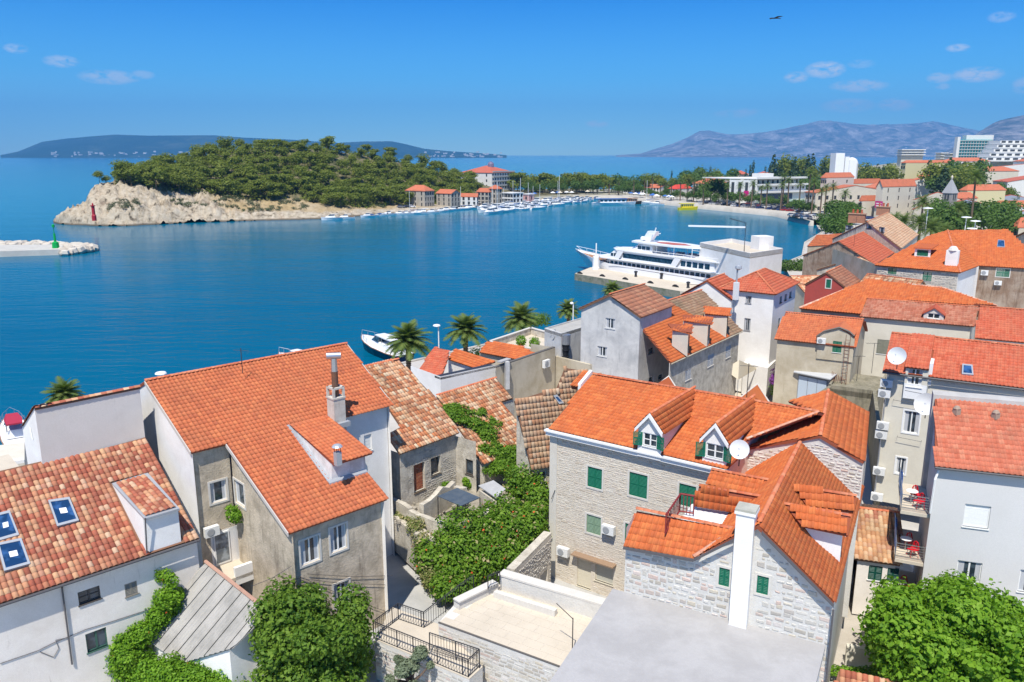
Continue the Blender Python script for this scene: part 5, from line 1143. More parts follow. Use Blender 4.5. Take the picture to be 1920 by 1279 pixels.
box_house('white_gable_annex', 'white gable annex with a thin brick-red verge, left of the hip roofed house', 'house', pa, pb, pb + au(57) * 6, 2, W_white, 'gableAB', 1.9, T_red, U_or, tw=.28, tl=.38, oh=.12)
gh = thing('chimney', 'slim white chimney with a round metal hood between the annex and the hip roof', 'chimney', P(1378, 560, 13)); c = P(1379, 562, 12.8); mb = MB(); mb.box(c, .45, .45, 1.9, .6, True); mb.build('stack', WHT, gh); mb = MB(); mb.tube([c + V((0, 0, 1.9)), c + V((0, 0, 3.3))], .09, 6); mb.lathe(c + V((.1, 0, 3.2)), [(.1, 0), (.38, .2), (.34, .45), (.08, .6)], 10); mb.build('hood', FLASH, gh)
# ---------------------------------------------------------------- S: little house with a pedimented dormer
Sa, Sb = P(1452, 635, 9.8), P(1604, 651, 9.8)
hS, plS, rS = roofhouse('arched_dormer_house', 'small sandy stone house with an orange roof and a pedimented dormer with a green shutter', 'house', Sa, Sb, (1473, 586), 2, W_sand, T_orange, U_or, 24, oh=.25, wins=[], holes=[[(1534, 644), (1534, 626), (1575, 608), (1602, 628), (1602, 652)]])
A_, B_ = onv(rS[0], rS[1], 1533, 645), onv(rS[0], rS[1], 1602, 645); A_ = A_ + rS[3] * .12; B_ = B_ + rS[3] * .12; L = V((B_.x - A_.x, B_.y - A_.y, 0)).length; zp = onv(A_, B_, 1574, 615).z; zs_ = onv(A_, B_, 1535, 629).z
w = wbox(A_, B_, 1561, 640, 1578, 661); mb = MB(); facade(mb, A_, B_, 8.2, [(0, zs_), (L * .25, zs_ + (zp - zs_) * .7), (L * .6, zp), (L * .85, zs_ + (zp - zs_) * .6), (L, zs_)], [w]); mb.build('dormer', W_sand, hS); window(hS, A_, rS[2], rS[3], w, 'shutter', sm=SHG)
mb = MB(); pts = [onv(A_, B_, *q) for q in ((1532, 645), (1532, 630), (1545, 621), (1574, 614), (1592, 621), (1602, 630))]; mb.tube([p + rS[3] * .08 for p in pts], .09, 6); mb.build('pediment_moulding', M('moulding_dark', (.16, .14, .12), .9), hS)
for p, q in ((pts[2], pts[3]), (pts[3], pts[5])):
  pl = [p, q, q - rS[3] * 3.4, p - rS[3] * 3.4]; oo, u2, v2, n2 = frame(pl, rS[3] * -1); mb = MB(); mb.prism(pl, n2 * -.1); mb.build('dormer_roof', T_orange, hS)
ac_unit(1541, 638, A_, B_, 'white unit on the pedimented dormer of the small sandy house'); mb = MB();
ld = thing('ladder', 'rusty iron ladder standing against the side of the sandy stone house', 'ladder', dn(Sb, 2)); c = dn(Sb, 0) + rS[3] * .3 - rS[2] * .9
RU = M('rust', (.16, .05, .03), .9)
for s in (0, .4): mb = MB(); mb.tube([dn(c, 5.5) + rS[2] * s, dn(c, 11) + rS[2] * s], .025, 4); mb.build('rail', RU, ld)
for i in range(14): mb = MB(); mb.tube([dn(c, 5.8 + i * .36), dn(c, 5.8 + i * .36) + rS[2] * .4], .016, 4); mb.build('rung', RU, ld)
# ---------------------------------------------------------------- T: shed with metal roof, old terrace block
q = [P(1488, 697, 6.6), P(1557, 711, 6.6)]; q += [slopept(q[1], 1593, 682, 9), slopept(q[0], 1507, 668, 9)]
sT = thing('tin_roof_shed', 'shed with a pale grey sheet metal roof and light blue doors behind the bougainvillea', 'shed', dn(q[0], 2)); mb = MB(); mb.prism(q, (0, 0, -.1)); rb = mb.build('roof', M('sheet_metal_pale', (.48, .49, .50), .6, (.38, .38, .38), .5, .7), sT)
uT = (q[1] - q[0]).normalized(); nT = V((uT.y, -uT.x, 0)); a = q[0] + uT * .2 - nT * .4; b = q[1] - uT * .2 - nT * .4; wallrun(sT, a, b, 6.5, 2, M('render_grey_dark', (.3, .29, .28), .9)); LT = (b - a).length
for i in range(3): mb = MB(); lbox(mb, a, uT, nT, .25 + i * (LT - .5) / 3, .25 + (i + 1) * (LT - .5) / 3 - .05, 2.2, 6.2, .02, .07); mb.build('door', M('door_pale_blue', (.50, .58, .66), .6), sT)
wallrun(sT, b, q[2] - uT * .2, None, 2, M('render_grey_dark', (0, 0, 0)), top=[(0, 6.4), (12, 7)])
ta, tb = P(1553, 724, 6.2), P(1648, 737, 6.2); tT = thing('old_terrace_block', 'old bare concrete terrace block with a crumbling floor, left of the cream apartments', 'building', dn(ta, 2)); td = au(60) * 7
W_moss = M('concrete_mossy', (.30, .27, .20), .95, (.17, .155, .10), .9, .9, .8, streak=(.11, .10, .07), sth=.5)
mb = MB(); mb.prism([dn(p, 1.5) for p in (ta, tb, tb + td, ta + td)], (0, 0, 4.5)); mb.build('wall', W_moss, tT)
for p, q_ in ((ta, tb), (tb, tb + td), (ta + td, ta)): wallbox(tT, 'parapet', p, q_, .2, 5.5, 6.35, W_moss)
wallbox(tT, 'wall', tb + V((-.5, .2, 0)), V((LA.x + .3, LA.y + .2, 0)), .3, 1.5, 6.35, W_moss); wallbox(tT, 'wall', ta, V((17.5, 58, 0)), .3, 1.5, 6.2, W_moss)
rt_ = thing('rusty_grille', 'heap of rusty iron grille leaning on the old terrace corner', 'scrap', P(1580, 700, 6.3))
for i in range(12): a = P(1560 + i * 3, 716 - i * .3, 6.3); mb = MB(); mb.tube([a, a + V((.5, 1.4, .9))], .02, 4); mb.build('bar', RU, rt_)
for (px, py, hh) in ((1634, 700, 3.2), (1606, 715, 2.6)):
  c = P(px, py, 6.2); an_ = thing('tv_antenna', ('taller' if hh > 3 else 'shorter') + ' thin television aerial on the old terrace block', 'antenna', c, 'television aerials'); mb = MB(); mb.tube([c, c + V((0, 0, hh))], .025, 5); mb.build('mast', DARKM, an_); mb = MB(); mb.tube([c + V((-.8, .1, hh - .05)), c + V((.6, -.1, hh - .05))], .015, 4)
  for k in range(6): mb.tube([c + V((-.8 + k * .25, -.25, hh - .05)), c + V((-.8 + k * .25, .3, hh - .05))], .01, 4)
  mb.build('aerial', DARKM, an_)
# ---------------------------------------------------------------- R: white house with brown roof, long orange hip roof, red roof right
Ra, Rb = P(1612, 593, 11), P(1827, 612, 11)
hR, plR2, rR = roofhouse('white_house', 'wide off-white house with a brown-red tile roof and one small arched dormer', 'house', Ra, Rb, (1626, 560), 2, W_cream, TM('tile_brown_red', [(.36, .11, .06), (.44, .15, .09), (.50, .22, .14), (.38, .12, .07)], damt=.35), U_old, 24, wins=[(1644, 637, 1668, 664, 'shutter', {'sm': M('shutter_olive', (.18, .19, .15), .8)})], nind=0, tw=.28, tl=.36)
dA_, dB_ = on(plR2, 1731, 597), on(plR2, 1769, 601); du = (dB_ - dA_).normalized(); dn_ = V((du.y, -du.x, 0)); L = (dB_ - dA_).length
mb = MB(); facade(mb, dA_, dB_, dA_.z - .3, [(0, dA_.z + .5), (L / 2, dA_.z + 1.15), (L, dA_.z + .5)], [(L * .2, L * .8, dA_.z + .1, dA_.z + .62)]); dm_ = mb.build('dormer', SUR, hR); window(hR, dA_, du, dn_, (L * .2, L * .8, dA_.z + .1, dA_.z + .62), 'casement', simple=True)
k = dA_ + du * (L / 2) + V((0, 0, 1.2));
for s in (-1, 1): e = dA_ + du * (L / 2 + s * (L / 2 + .15)) + V((0, 0, .45)); mb = MB(); pl = [e + dn_ * .15, k + dn_ * .15, k - dn_ * 2.5, e - dn_ * 1.6]; mb.prism(pl, V((0, 0, .1))); mb.build('dormer_roof', T_red, dm_)
c0, c1 = P(1499, 578, 11.2), P(1613, 589, 11.2); r0 = slopept(c0 + (c1 - c0) * .6, 1626, 527, 16); r1 = P(1765, 540, r0.z); hR1 = thing('long_orange_hip_house', 'long low house under a bright orange hip roof with pale mortared ridges', 'house', dn(c1, 2)); plR1 = (c0, c1, r0); Q = lambda *p: on(plR1, *p)
tiled_roof(hR1, [c0, c1, Q(1627, 562), Q(1832, 575), Q(1868, 577), r1, r0], c1 - c0, T_deep, U_or, tw=.28, tl=.38, amp=.06, nind=0); caps(hR1, c0, r0, CAPL, r=.16, objs=False); caps(hR1, r0, r1, CAPL, r=.16, objs=False); rr = P(1868, 574, 11.5); caps(hR1, r1, rr, CAPL, r=.14, objs=False)
tiled_roof(hR1, [Q(1850, 577), rr, r1], rr - Q(1850, 577), T_red, U_or, tw=.28, tl=.38, nind=0)
wallrun(hR1, c0 + V((.3, .3, 0)), c1 + V((.3, .3, 0)), 11.1, 2, W_sand); wallrun(hR1, r0 + V((0, 4, -3)), c0 + V((.3, .3, 0)), 11.1, 2, W_sand)
skylight(hR1, [Q(1707, 558), Q(1722, 559), Q(1720, 548), Q(1709, 547)], blank=False)
Wa_, Wb_ = P(1828, 633, 11.5), P(1925, 642, 11.5)
roofhouse('red_roof_house', 'house with a clean red tile roof and white verge at the right edge', 'house', Wa_, Wb_ + (Wb_ - Wa_) * .5, (1837, 575), 2, W_white, T_red, U_or, 24, tw=.27, tl=.36)
# ---------------------------------------------------------------- U red gable house
Ua, Ub = P(1508, 534, 11), P(1588, 541, 11); box_house('red_gable_house', 'dark red rendered gable house with one small green shuttered window', 'house', Ua, Ub, Ub + au(55) * 8, 2, W_red, 'gableAB', 1.9, T_brown, U_old, wAB=[(1549, 524, 1558, 540, 'shutter', {'sm': SHG, 'surround': SUR})], tw=.3, tl=.4, oh=.12)
# ---------------------------------------------------------------- V stone house + W orange roof
Va, Vb, Vc = P(1640, 497, 13), P(1801, 511, 13), P(1836, 498, 13); Vp = P(1777, 432, 16.6); Vq = P(1744, 441, 16.2)
hV = thing('grey_stone_house', 'grey rubble stone house with green shutters under a broad orange hip roof', 'house', dn(Vb, 2))
tiled_roof(hV, [Va, Vb, Vp, on((Va, Vb, Vp), 1744, 441)], Vb - Va, T_deep, U_or, tw=.3, tl=.4, amp=.055, nind=0); tiled_roof(hV, [Vb, Vc, Vp], Vc - Vb, T_deep, U_or, tw=.3, tl=.4, amp=.055, nind=0); caps(hV, Vb, Vp, CAP, r=.14, objs=False)
uV = (Vb - Va).normalized(); nV = V((uV.y, -uV.x, 0)); WR = wallrun(hV, Va + uV * .3, Vb - uV * .3, 13, 2, MORTG, [(1665, 503, 1681, 514, 'shutter', {'sm': SHG, 'fm': SUR}), (1730, 510, 1747, 527, 'shutter', {'sm': SHG, 'fm': SUR})], oh=.3)
stones(hV, WR[0], WR[1], 8, [(0, 12.8), (30, 12.8)], WR[4], S_grey, w=(.25, .6), h=(.16, .3), nind=0, proud=.04, gap=.05)
wallrun(hV, WR[1], dn(Vc, 13) - nV * .1 - uV * .3, 13, 2, W_white); wallrun(hV, dn(Va, 0) + V((2, 20, 0)), WR[0], 13, 2, W_sand)
plV = (Va, Vb, Vp); a, b = on(plV, 1714, 481), on(plV, 1744, 483); mb = MB(); du = (b - a).normalized(); dq = V((du.y, -du.x, 0)); L = (b - a).length; facade(mb, a, b, a.z - .2, [(0, a.z + 1.15), (L, a.z + 1.15)], [(L * .15, L * .85, a.z + .15, a.z + 1.0)]); dmv = mb.build('dormer', WHT, hV); window(hV, a, du, dq, (L * .15, L * .85, a.z + .15, a.z + 1.0), 'shutter', sm=SHG)
pl = [a + V((0, 0, 1.2)) + dq * .3 - du * .2, b + V((0, 0, 1.2)) + dq * .3 + du * .2, b + V((0, 0, 1.5)) - dq * 3.5 + du * .2, a + V((0, 0, 1.5)) - dq * 3.5 - du * .2]; mb = MB(); mb.prism(pl, V((0, 0, .1))); mb.build('dormer_roof', T_deep, hV)
c = on(plV, 1784, 497); chv = thing('chimney', 'stout white chimney with a sloped head on the corner of the orange hip roof', 'chimney', c); mb = MB(); mb.box(c - V((0, 0, .6)), 1.5, .9, 2.6, radians(-39), True); mb.build('stack', W_white, chv); mb = MB(); mb.lathe(c + V((0, 0, 2)), [(.7, 0), (.5, .35), (.3, .55)], 8); mb.build('pot', W_grey, chv)
Wl, Wr = P(1836, 498, 13), P(1925, 503, 13); Wt = P(1777, 432, 16.6); Wu = P(1890, 430, 16.8); hW = thing('brown_wall_house', 'peeling brown walled house with green shutters under a broad orange roof at the right edge', 'house', dn(Wl, 2))
tiled_roof(hW, [Wl, Wr, on((Wl, Wr, Wt), 1925, 465), on((Wl, Wr, Wt), 1890, 430), Wt], Wr - Wl, T_deep, U_or, tw=.3, tl=.4, amp=.055, nind=0); plW = (Wl, Wr, Wt)
skylight(hW, [on(plW, *p) for p in ((1869, 464), (1884, 465), (1883, 452), (1871, 451))], blank=False)
WR2 = wallrun(hW, Wl, Wr + (Wr - Wl) * .2, 13, 2, W_brown, [(1868, 504, 1893, 519, 'shutter', {'sm': SHG, 'surround': SUR})], oh=.25); ac_unit(1846, 511, WR2[0], WR2[1], 'white unit at the upper left of the peeling brown wall', .9, .7); ac_unit(1871, 530, WR2[0], WR2[1], 'white unit below the green shutter on the peeling brown wall', .9, .6)
# ---------------------------------------------------------------- X, Y, Z old houses towards the quay
Xa, Xb, Xc = P(1505, 479, 10), P(1640, 496, 10), P(1690, 466, 10); box_house('old_quay_house', 'old brown walled house near the quay with a weathered red roof', 'house', Xa, Xb, Xc, 2, W_brown, 'gableAB', 3.2, T_red, U_old, tw=.35, tl=.5, oh=.15)
Ya, Yb, Yc = P(1560, 448, 11), P(1690, 466, 11), P(1722, 440, 11); box_house('grey_gable_house', 'broad grey rubble gable house with three small dark windows and brick chimneys, by the palms', 'house', Ya, Yb, Yc, 2, W_old2, 'gableAB', 4.2, T_tan, U_old, wAB=[(1585, 423, 1599, 430, 'single', {'fm': DARKM}), (1624, 421, 1636, 429, 'single', {'fm': DARKM}), (1648, 426, 1658, 436, 'single', {'fm': DARKM})], tw=.35, tl=.5, oh=.15)
for (px, py, z, wd, lb) in ((1606, 418, 13.5, 3.4, 'wide brick chimney on the left slope of the grey gable house'), (1655, 404, 14.2, 2.8, 'wide brick chimney behind the ridge of the grey gable house')):
  c = P(px, py, z); t = thing('chimney', lb, 'chimney', c); mb = MB(); mb.box(c, wd, 1.2, 1.9, radians(-35), True); mb.build('stack', M('brick_stack', (.42, .2, .12), .9, (.3, .14, .09), .7, 2), t); mb = MB(); mb.box(c + V((0, 0, 1.9)), wd + .3, 1.5, .2, radians(-35), True); mb.build('cap', M('cap_brick', (.4, .24, .16), .9), t)
  for k in range(3): mb = MB(); mb.tube([c + au(-35) * (k - 1) * .9 + V((0, 0, 2.1)), c + au(-35) * (k - 1) * .9 + V((0, 0, 2.9))], .22, 6); mb.build('pot', T_red, t)
for nm, A_, B_, dpt, rise, tm_, wm_ in (('low old stone house with a lichen covered roof beside the red gable', P(1530, 506, 9.5), P(1635, 516, 9.5), 7, 1.8, T_tan, W_old2), ('low mottled roof behind the white hip roofed house', P(1455, 527, 8), P(1508, 548, 8), 9, 1.6, T_ruin, W_sand), ('small old house with a patchy tiled roof below the grey rubble house', P(1600, 545, 10.2), P(1705, 560, 10.2), 6, 2.0, T_ruin, W_sand), ('half hidden tan roofed house at the right edge below the park', P(1890, 450, 13), P(1960, 470, 13), 12, 2.4, T_tan, W_sand)):
  u_ = (B_ - A_).normalized(); box_house('old_house', nm, 'house', A_, B_, B_ + V((-u_.y, u_.x, 0)) * dpt, 2, wm_, 'gableBC' if 'patchy' in nm else 'gableAB', rise, tm_, U_old, tw=.32, tl=.45, oh=.15)
# ---------------------------------------------------------------- Q: white quay block beside the ship
Qa, Qb = P(1312, 462, 9), P(1406, 483, 9); hQ, _ = box_house('white_quay_building', 'blank white block with a roof terrace on the pier beside the cruise ship', 'building', Qa, Qb, Qb + au(42) * 12, 1.5, W_white, 'flat', 0, um=TERR, oh=.0, parapet=.8)
tq = P(1418, 470, 9); mb = MB(); mb.box(dn(tq, 9) + V((2, 3, -.1)), 3.4, 3, 2.8, .3, True); mb.build('stair_tower', W_white, hQ); sx = P(1428, 500, 4)
for i in range(7): mb = MB(); mb.box(sx + V((i * .22 - .8, 0, i * .9 - 2.0)), 2.6, 1.5, .25, .4, True); mb.build('step', SUR, hQ)
# ---------------------------------------------------------------- houses and walls between the vine and the cement tower
wa, wb = P(826, 706, 9), P(929, 684, 9); hw = thing('white_wall_house', 'white flat topped house wall behind the mottled roofs', 'house', dn(wa, 2)); wd = au(130) * 6; wallrun(hw, dn(wa, 9), dn(wb, 9), 9, 2, W_white); mb = MB(); mb.prism([dn(p, 8.7) for p in (wa, wb, wb + wd * .15, wa + wd * .15)], (0, 0, .2)); mb.build('roof', DARKM, hw); wallrun(hw, dn(wa + wd * .8, 9), dn(wa, 9), 9, 2, W_white)
ba, bb = P(930, 690, 9.2), P(1041, 652, 9.2); hb_ = thing('beige_wall_house', 'stained beige blank house wall with a black exhaust duct at its right end', 'house', dn(ba, 2)); WRb = wallrun(hb_, dn(ba, 9.2), dn(bb, 9.2), 9.2, 2, W_sand); bd = V((-(bb - ba).normalized().y, (bb - ba).normalized().x, 0)); mb = MB(); mb.prism([dn(p, 7.4) for p in (ba + bd * .3, bb + bd * .3, bb + bd * 3, ba + bd * 3)], (0, 0, .25)); mb.build('roof', M('roof_felt', (.2, .19, .18), .9), hb_); wallrun(hb_, dn(bb, 9.2), dn(bb + bd * 3, 9.2), 9.2, 2, W_sand)
wallbox(hb_, 'coping', ba + V((0, 0, 0)), bb, .3, 9.2, 9.3, M('coping_dark', (.13, .12, .11), .9)); ac_unit(1020, 681, WRb[0], WRb[1], 'white unit high on the stained beige wall', .95, .75)
c = onv(ba, bb, 945, 692); ch2 = thing('chimney', 'small grey chimney with a flat slab at the corner of the beige wall', 'chimney', dn(c, 7)); mb = MB(); mb.box(dn(c, 7) - bd * .35, .38, .38, 2.6, .4, True); mb.build('stack', W_cement, ch2); mb = MB(); mb.box(dn(c, 9.6) + bd * .0, 1.5, .5, .12, radians(54), True); mb.build('slab', CONC, ch2)
dk = onv(ba, bb, 1049, 720); dkt = thing('exhaust_duct', 'thick black exhaust duct with a steel head rising beside the beige wall', 'duct', dn(dk, 6)); mb = MB(); dk = dk - bd * .7; z0 = onv(ba, bb, 1049, 722).z; mb.tube([dn(dk, z0 - .5) + au(-30) * .3, dn(dk, z0 + .8) + au(-30) * .05, dn(dk, 9.5)], .36, 12)
for k in range(5): mb.tube([dn(dk, z0 + 1 + k * .7), dn(dk, z0 + 1.06 + k * .7)], .41, 12)
mb.build('pipe', M('duct_black', (.02, .022, .028), .45), dkt); mb = MB(); mb.tube([dn(dk, 9.5), dn(dk, 10.5)], .46, 14); mb.build('head', STEEL, dkt)
dish(1041, 628, bb.y + 1.5, .55, 'white dish seen edge-on above the steel duct head', (-.9, -.2, .3), drop=1.6)
ya, yb = P(1040, 668, 8.2), P(1090, 680, 8.2); wallbox(hb_, 'wall', ya, yb + (yb - ya) * .3, .3, 2, 8.2, W_sand)
def sloped(name, label, pts, tm, zb, wm, u=None, group=None, **kw):
  h = thing(name, label, 'house', dn(pts[0], zb), group)
  return h
ah = thing('small_orange_roof_house', 'small house with two fresh orange roof slopes, behind the white wall', 'house', P(820, 700, 2)); e0, e1 = P(776, 706, 7.5), P(826, 713, 7.5); t0 = slopept(e0, 815, 651, 24); pl = (e0, e1, t0)
tiled_roof(ah, [e0, e1, on(pl, 841, 668), on(pl, 841, 657), t0], e1 - e0, T_red, U_or, nind=0); e2, e3 = P(840, 673, 8.3), P(891, 690, 8.3); t1 = slopept(e2, 853, 655, 22); pl = (e2, e3, t1); tiled_roof(ah, [e2, e3, on(pl, 928, 678), on(pl, 928, 676), t1], e3 - e2, T_deep, U_or, nind=0)
wallrun(ah, e0 + V((.2, .3, 0)), e1 + V((-.2, .3, 0)), 7.5, 2, W_white); wallrun(ah, e2 + V((0, .25, 0)), e3 + V((0, .25, 0)), 8.25, 2, W_white); wallrun(ah, t0 + V((.2, 0, -.2)), e0 + V((.3, .3, 0)), 7.4, 2, W_white)
ai = thing('long_orange_roof_house', 'low long orange tile roof below the stone roof terrace', 'house', P(950, 670, 2)); e0, e1 = P(899, 660, 8.2), P(972, 674, 8.2); t0 = slopept(e0, 914, 640, 20); pl = (e0, e1, t0); tiled_roof(ai, [e0, e1, on(pl, 1002, 662), on(pl, 975, 648), t0], e1 - e0, T_deep, U_or, nind=0); wallrun(ai, e0 + V((0, .3, 0)), e1 + V((0, .3, 0)), 8.1, 2, W_sand)
Ja, Jb_, Jc = P(913, 641, 8.5), P(1024, 659, 8.5), P(1090, 640, 8.5); Jd = P(995, 614, 8.5); aj = thing('roof_terrace_building', 'old building with a walled roof terrace holding potted plants', 'building', dn(Ja, 2)); mb = MB(); mb.prism([dn(p, 2) for p in (Ja, Jb_, Jc, Jd)], (0, 0, 5.7)); mb.build('wall', W_sand, aj)
mb = MB(); mb.prism([dn(p + (Jb_ - p) * .02, 7.7) for p in (Ja, Jb_, Jc, Jd)], (0, 0, .04)); mb.build('terrace_floor', TERR, aj)
for p, q_ in ((Ja, Jb_), (Jd, Ja), (Jc, Jd)): wallbox(aj, 'parapet', p, q_, .25, 7.7, 8.5, W_old2); wallbox(aj, 'coping', p, q_, .32, 8.5, 8.58, SUR)
Ka_, Kb_ = P(1021, 618, 10.5), P(1052, 628, 10.5); ak = box_house('stained_concrete_building', 'flat stained concrete block attached to the left of the cement tower', 'building', Ka_, Kb_, Kb_ + au(52) * 8, 2, W_cement, 'flat', 0, um=M('roof_concrete_grey', (.42, .41, .38), .95, (.3, .29, .27), .6, 1), parapet=.1, oh=0)
ea, eb = P(1513, 462, 6.5), P(1562, 459, 6.5); box_house('quay_shed', 'low orange roofed shed on the quay just left of the old brown house', 'shed', ea, eb, eb + au(50) * 12, 1.5, W_sand, 'gableBC', 2.2, T_orange, U_old, tw=.4, tl=.5, oh=.15)
ea, eb = P(1545, 440, 4.5), P(1568, 440, 4.5); box_house('boat_store', 'small white flat store at the end of the far quay', 'shed', ea, eb, eb + au(50) * 9, 1.5, W_white, 'flat', 0, um=W_white, oh=0)
# ================================================================ sky
nt = world.node_tree
for n in list(nt.nodes): nt.nodes.remove(n)
wo = nt.nodes.new('ShaderNodeOutputWorld'); bg = nt.nodes.new('ShaderNodeBackground'); nt.links.new(bg.outputs[0], wo.inputs[0])
sk = nt.nodes.new('ShaderNodeTexSky'); sk.sky_type = 'NISHITA'; sk.sun_disc = False; sk.sun_elevation = SUN_EL; sk.sun_rotation = (pi / 2 - SUN_AZ) % (2 * pi)
sk.altitude = 30; sk.air_density = 1.0; sk.dust_density = .05; sk.ozone_density = 3.0
tcn = nt.nodes.new('ShaderNodeTexCoord'); sep = nt.nodes.new('ShaderNodeSeparateXYZ'); nt.links.new(tcn.outputs['Generated'], sep.inputs[0])
# clear Adriatic blue: the physical sky tinted by height above the horizon
tint = ramp(nt, sep.outputs[2], [(0.0, TINT0), (.09, TINT1), (.18, TINT2), (1.0, TINT3)])
skc = mixc(nt, 1.0, sk.outputs[0], tint, 'MULTIPLY')
# small fair-weather clouds
def math_(op, a, b=None, clamp=False):
  n = nt.nodes.new('ShaderNodeMath'); n.operation = op; n.use_clamp = clamp
  for s, v in ((n.inputs[0], a), (n.inputs[1], b)):
    if v is None: continue
    if isinstance(v, (int, float)): s.default_value = v
    else: nt.links.new(v, s)
  return n.outputs[0]
az = math_('ARCTAN2', sep.outputs[0], sep.outputs[1]); el = math_('ARCSINE', sep.outputs[2])
cmb = nt.nodes.new('ShaderNodeCombineXYZ'); nt.links.new(math_('MULTIPLY', az, 46), cmb.inputs[0]); nt.links.new(math_('MULTIPLY', el, 110), cmb.inputs[1])
cn_ = noi(nt, cmb.outputs[0], 1.3, 7, .68, .4); tot = None
CL = [(30, 91, 16, 7, .5), (115, 115, 24, 9, .55), (205, 145, 42, 11, .6), (268, 140, 17, 7, .4), (1120, 232, 20, 6, .55), (1375, 214, 34, 7, .35), (1547, 131, 30, 13, .8), (1493, 145, 19, 9, .7), (1610, 161, 42, 10, .65), (1615, 120, 20, 7, .25), (1590, 198, 40, 11, .5), (1680, 196, 26, 10, .6), (1762, 146, 18, 8, .6), (1768, 162, 10, 5, .45), (1832, 140, 34, 11, .8), (1796, 90, 16, 6, .55), (1878, 32, 18, 8, .3), (1918, 160, 14, 12, .55), (1400, 209, 20, 6, .5)]
for (px, py, rx, ry, a) in CL:
  d = ray(px, py).normalized(); a0, e0 = atan2(d.x, d.y), math.asin(d.z)
  dx = math_('MULTIPLY', math_('SUBTRACT', az, a0), 1490 / rx); dy = math_('MULTIPLY', math_('SUBTRACT', el, e0), 1490 / ry)
  rr = math_('ADD', math_('MULTIPLY', dx, dx), math_('MULTIPLY', dy, dy)); m_ = math_('MULTIPLY', math_('SUBTRACT', 1.35, rr, True), a)
  tot = m_ if tot is None else math_('MAXIMUM', tot, m_)
cf_ = math_('MULTIPLY', tot, math_('MULTIPLY', math_('SUBTRACT', cn_, .37), 6.5, True), True)
fin = mixc(nt, cf_, skc, CLOUDC)
nt.links.new(fin, bg.inputs[0]); bg.inputs[1].default_value = SKY_STR
# ================================================================ sea
m, nt, b, o = newmat('sea_water'); g = nt.nodes.new('ShaderNodeNewGeometry'); co = g.outputs['Position']
sp = nt.nodes.new('ShaderNodeSeparateXYZ'); nt.links.new(co, sp.inputs[0])
def mth(op, a, b_=None, clamp=False):
  n = nt.nodes.new('ShaderNodeMath'); n.operation = op; n.use_clamp = clamp
  for s, v in ((n.inputs[0], a), (n.inputs[1], b_)):
    if v is None: continue
    if isinstance(v, (int, float)): s.default_value = v
    else: nt.links.new(v, s)
  return n.outputs[0]
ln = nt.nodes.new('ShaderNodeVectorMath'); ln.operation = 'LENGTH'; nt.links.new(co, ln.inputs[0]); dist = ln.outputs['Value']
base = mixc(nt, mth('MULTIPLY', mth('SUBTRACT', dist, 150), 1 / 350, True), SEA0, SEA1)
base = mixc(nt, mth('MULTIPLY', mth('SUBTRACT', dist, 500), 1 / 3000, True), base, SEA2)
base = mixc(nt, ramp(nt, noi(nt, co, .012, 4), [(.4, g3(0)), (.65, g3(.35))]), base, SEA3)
# shallows along the near quay: x - y line, and along the pier
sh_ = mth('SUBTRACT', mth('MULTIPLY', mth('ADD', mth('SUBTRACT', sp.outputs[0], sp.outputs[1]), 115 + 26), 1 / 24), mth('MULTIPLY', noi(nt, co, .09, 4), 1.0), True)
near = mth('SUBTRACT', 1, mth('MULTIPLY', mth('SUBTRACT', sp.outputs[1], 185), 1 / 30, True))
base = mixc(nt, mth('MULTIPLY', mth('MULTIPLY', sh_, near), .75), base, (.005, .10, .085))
nt.links.new(base, b.inputs['Base Color']); b.inputs['Roughness'].default_value = .12; b.inputs['IOR'].default_value = 1.2; b.inputs['Specular IOR Level'].default_value = SEASPEC
mp = nt.nodes.new('ShaderNodeMapping'); mp.inputs['Rotation'].default_value = (0, 0, radians(12)); mp.inputs['Scale'].default_value = (.32, 1, 1); nt.links.new(co, mp.inputs[0])
w1 = noi(nt, mp.outputs[0], .55, 5, .62, .4); w2 = noi(nt, mp.outputs[0], .06, 3, .5)
h = mth('ADD', mth('MULTIPLY', w1, 1), mth('MULTIPLY', w2, 2.5)); bp = nt.nodes.new('ShaderNodeBump'); bp.inputs['Distance'].default_value = .35
nt.links.new(mth('MULTIPLY', mth('DIVIDE', 120, mth('ADD', dist, 60), True), .75), bp.inputs['Strength']); nt.links.new(h, bp.inputs['Height']); nt.links.new(bp.outputs[0], b.inputs['Normal'])
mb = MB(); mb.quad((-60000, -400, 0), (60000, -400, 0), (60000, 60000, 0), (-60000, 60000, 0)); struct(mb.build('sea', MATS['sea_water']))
# ================================================================ ground of the old town, quay and pier
def land(name, pts, z, m, bottom=-2, parent=None):
  mb = MB(); mb.prism([V((p[0], p[1], z)) for p in pts], (0, 0, bottom - z)); return struct(mb.build(name, m))
QW = M('quay_stone', (.50, .46, .40), .9, (.34, .31, .27), .7, .4, .3)
shore = [(-140, -25), (-45, 70), (35, 150), (47, 158), (60, 168), (68, 199)] + [(P(x, y, 0).x, P(x, y, 0).y) for x, y in ((1502, 490), (1507, 464), (1538, 444), (1530, 430))]
land('ground', [(-140, -25), (-140, -60), (400, -60), (400, 330), (150, 330)] + shore[::-1][:-1], 1.5, PAVE)
land('alley_paving', [(-20, 20), (6, 20), (6, 60), (-6, 66), (-14, 50)], 1.72, M('alley_concrete', (.44, .43, .41), .95, (.3, .3, .29), .7, .5, .2), 1.4)
land('lane_paving', [(16, 25), (26, 25), (26, 48), (16, 48)], 1.9, M('lane_dust', (.46, .42, .36), .95, (.34, .3, .25), .8, .5, .3), 1.4)
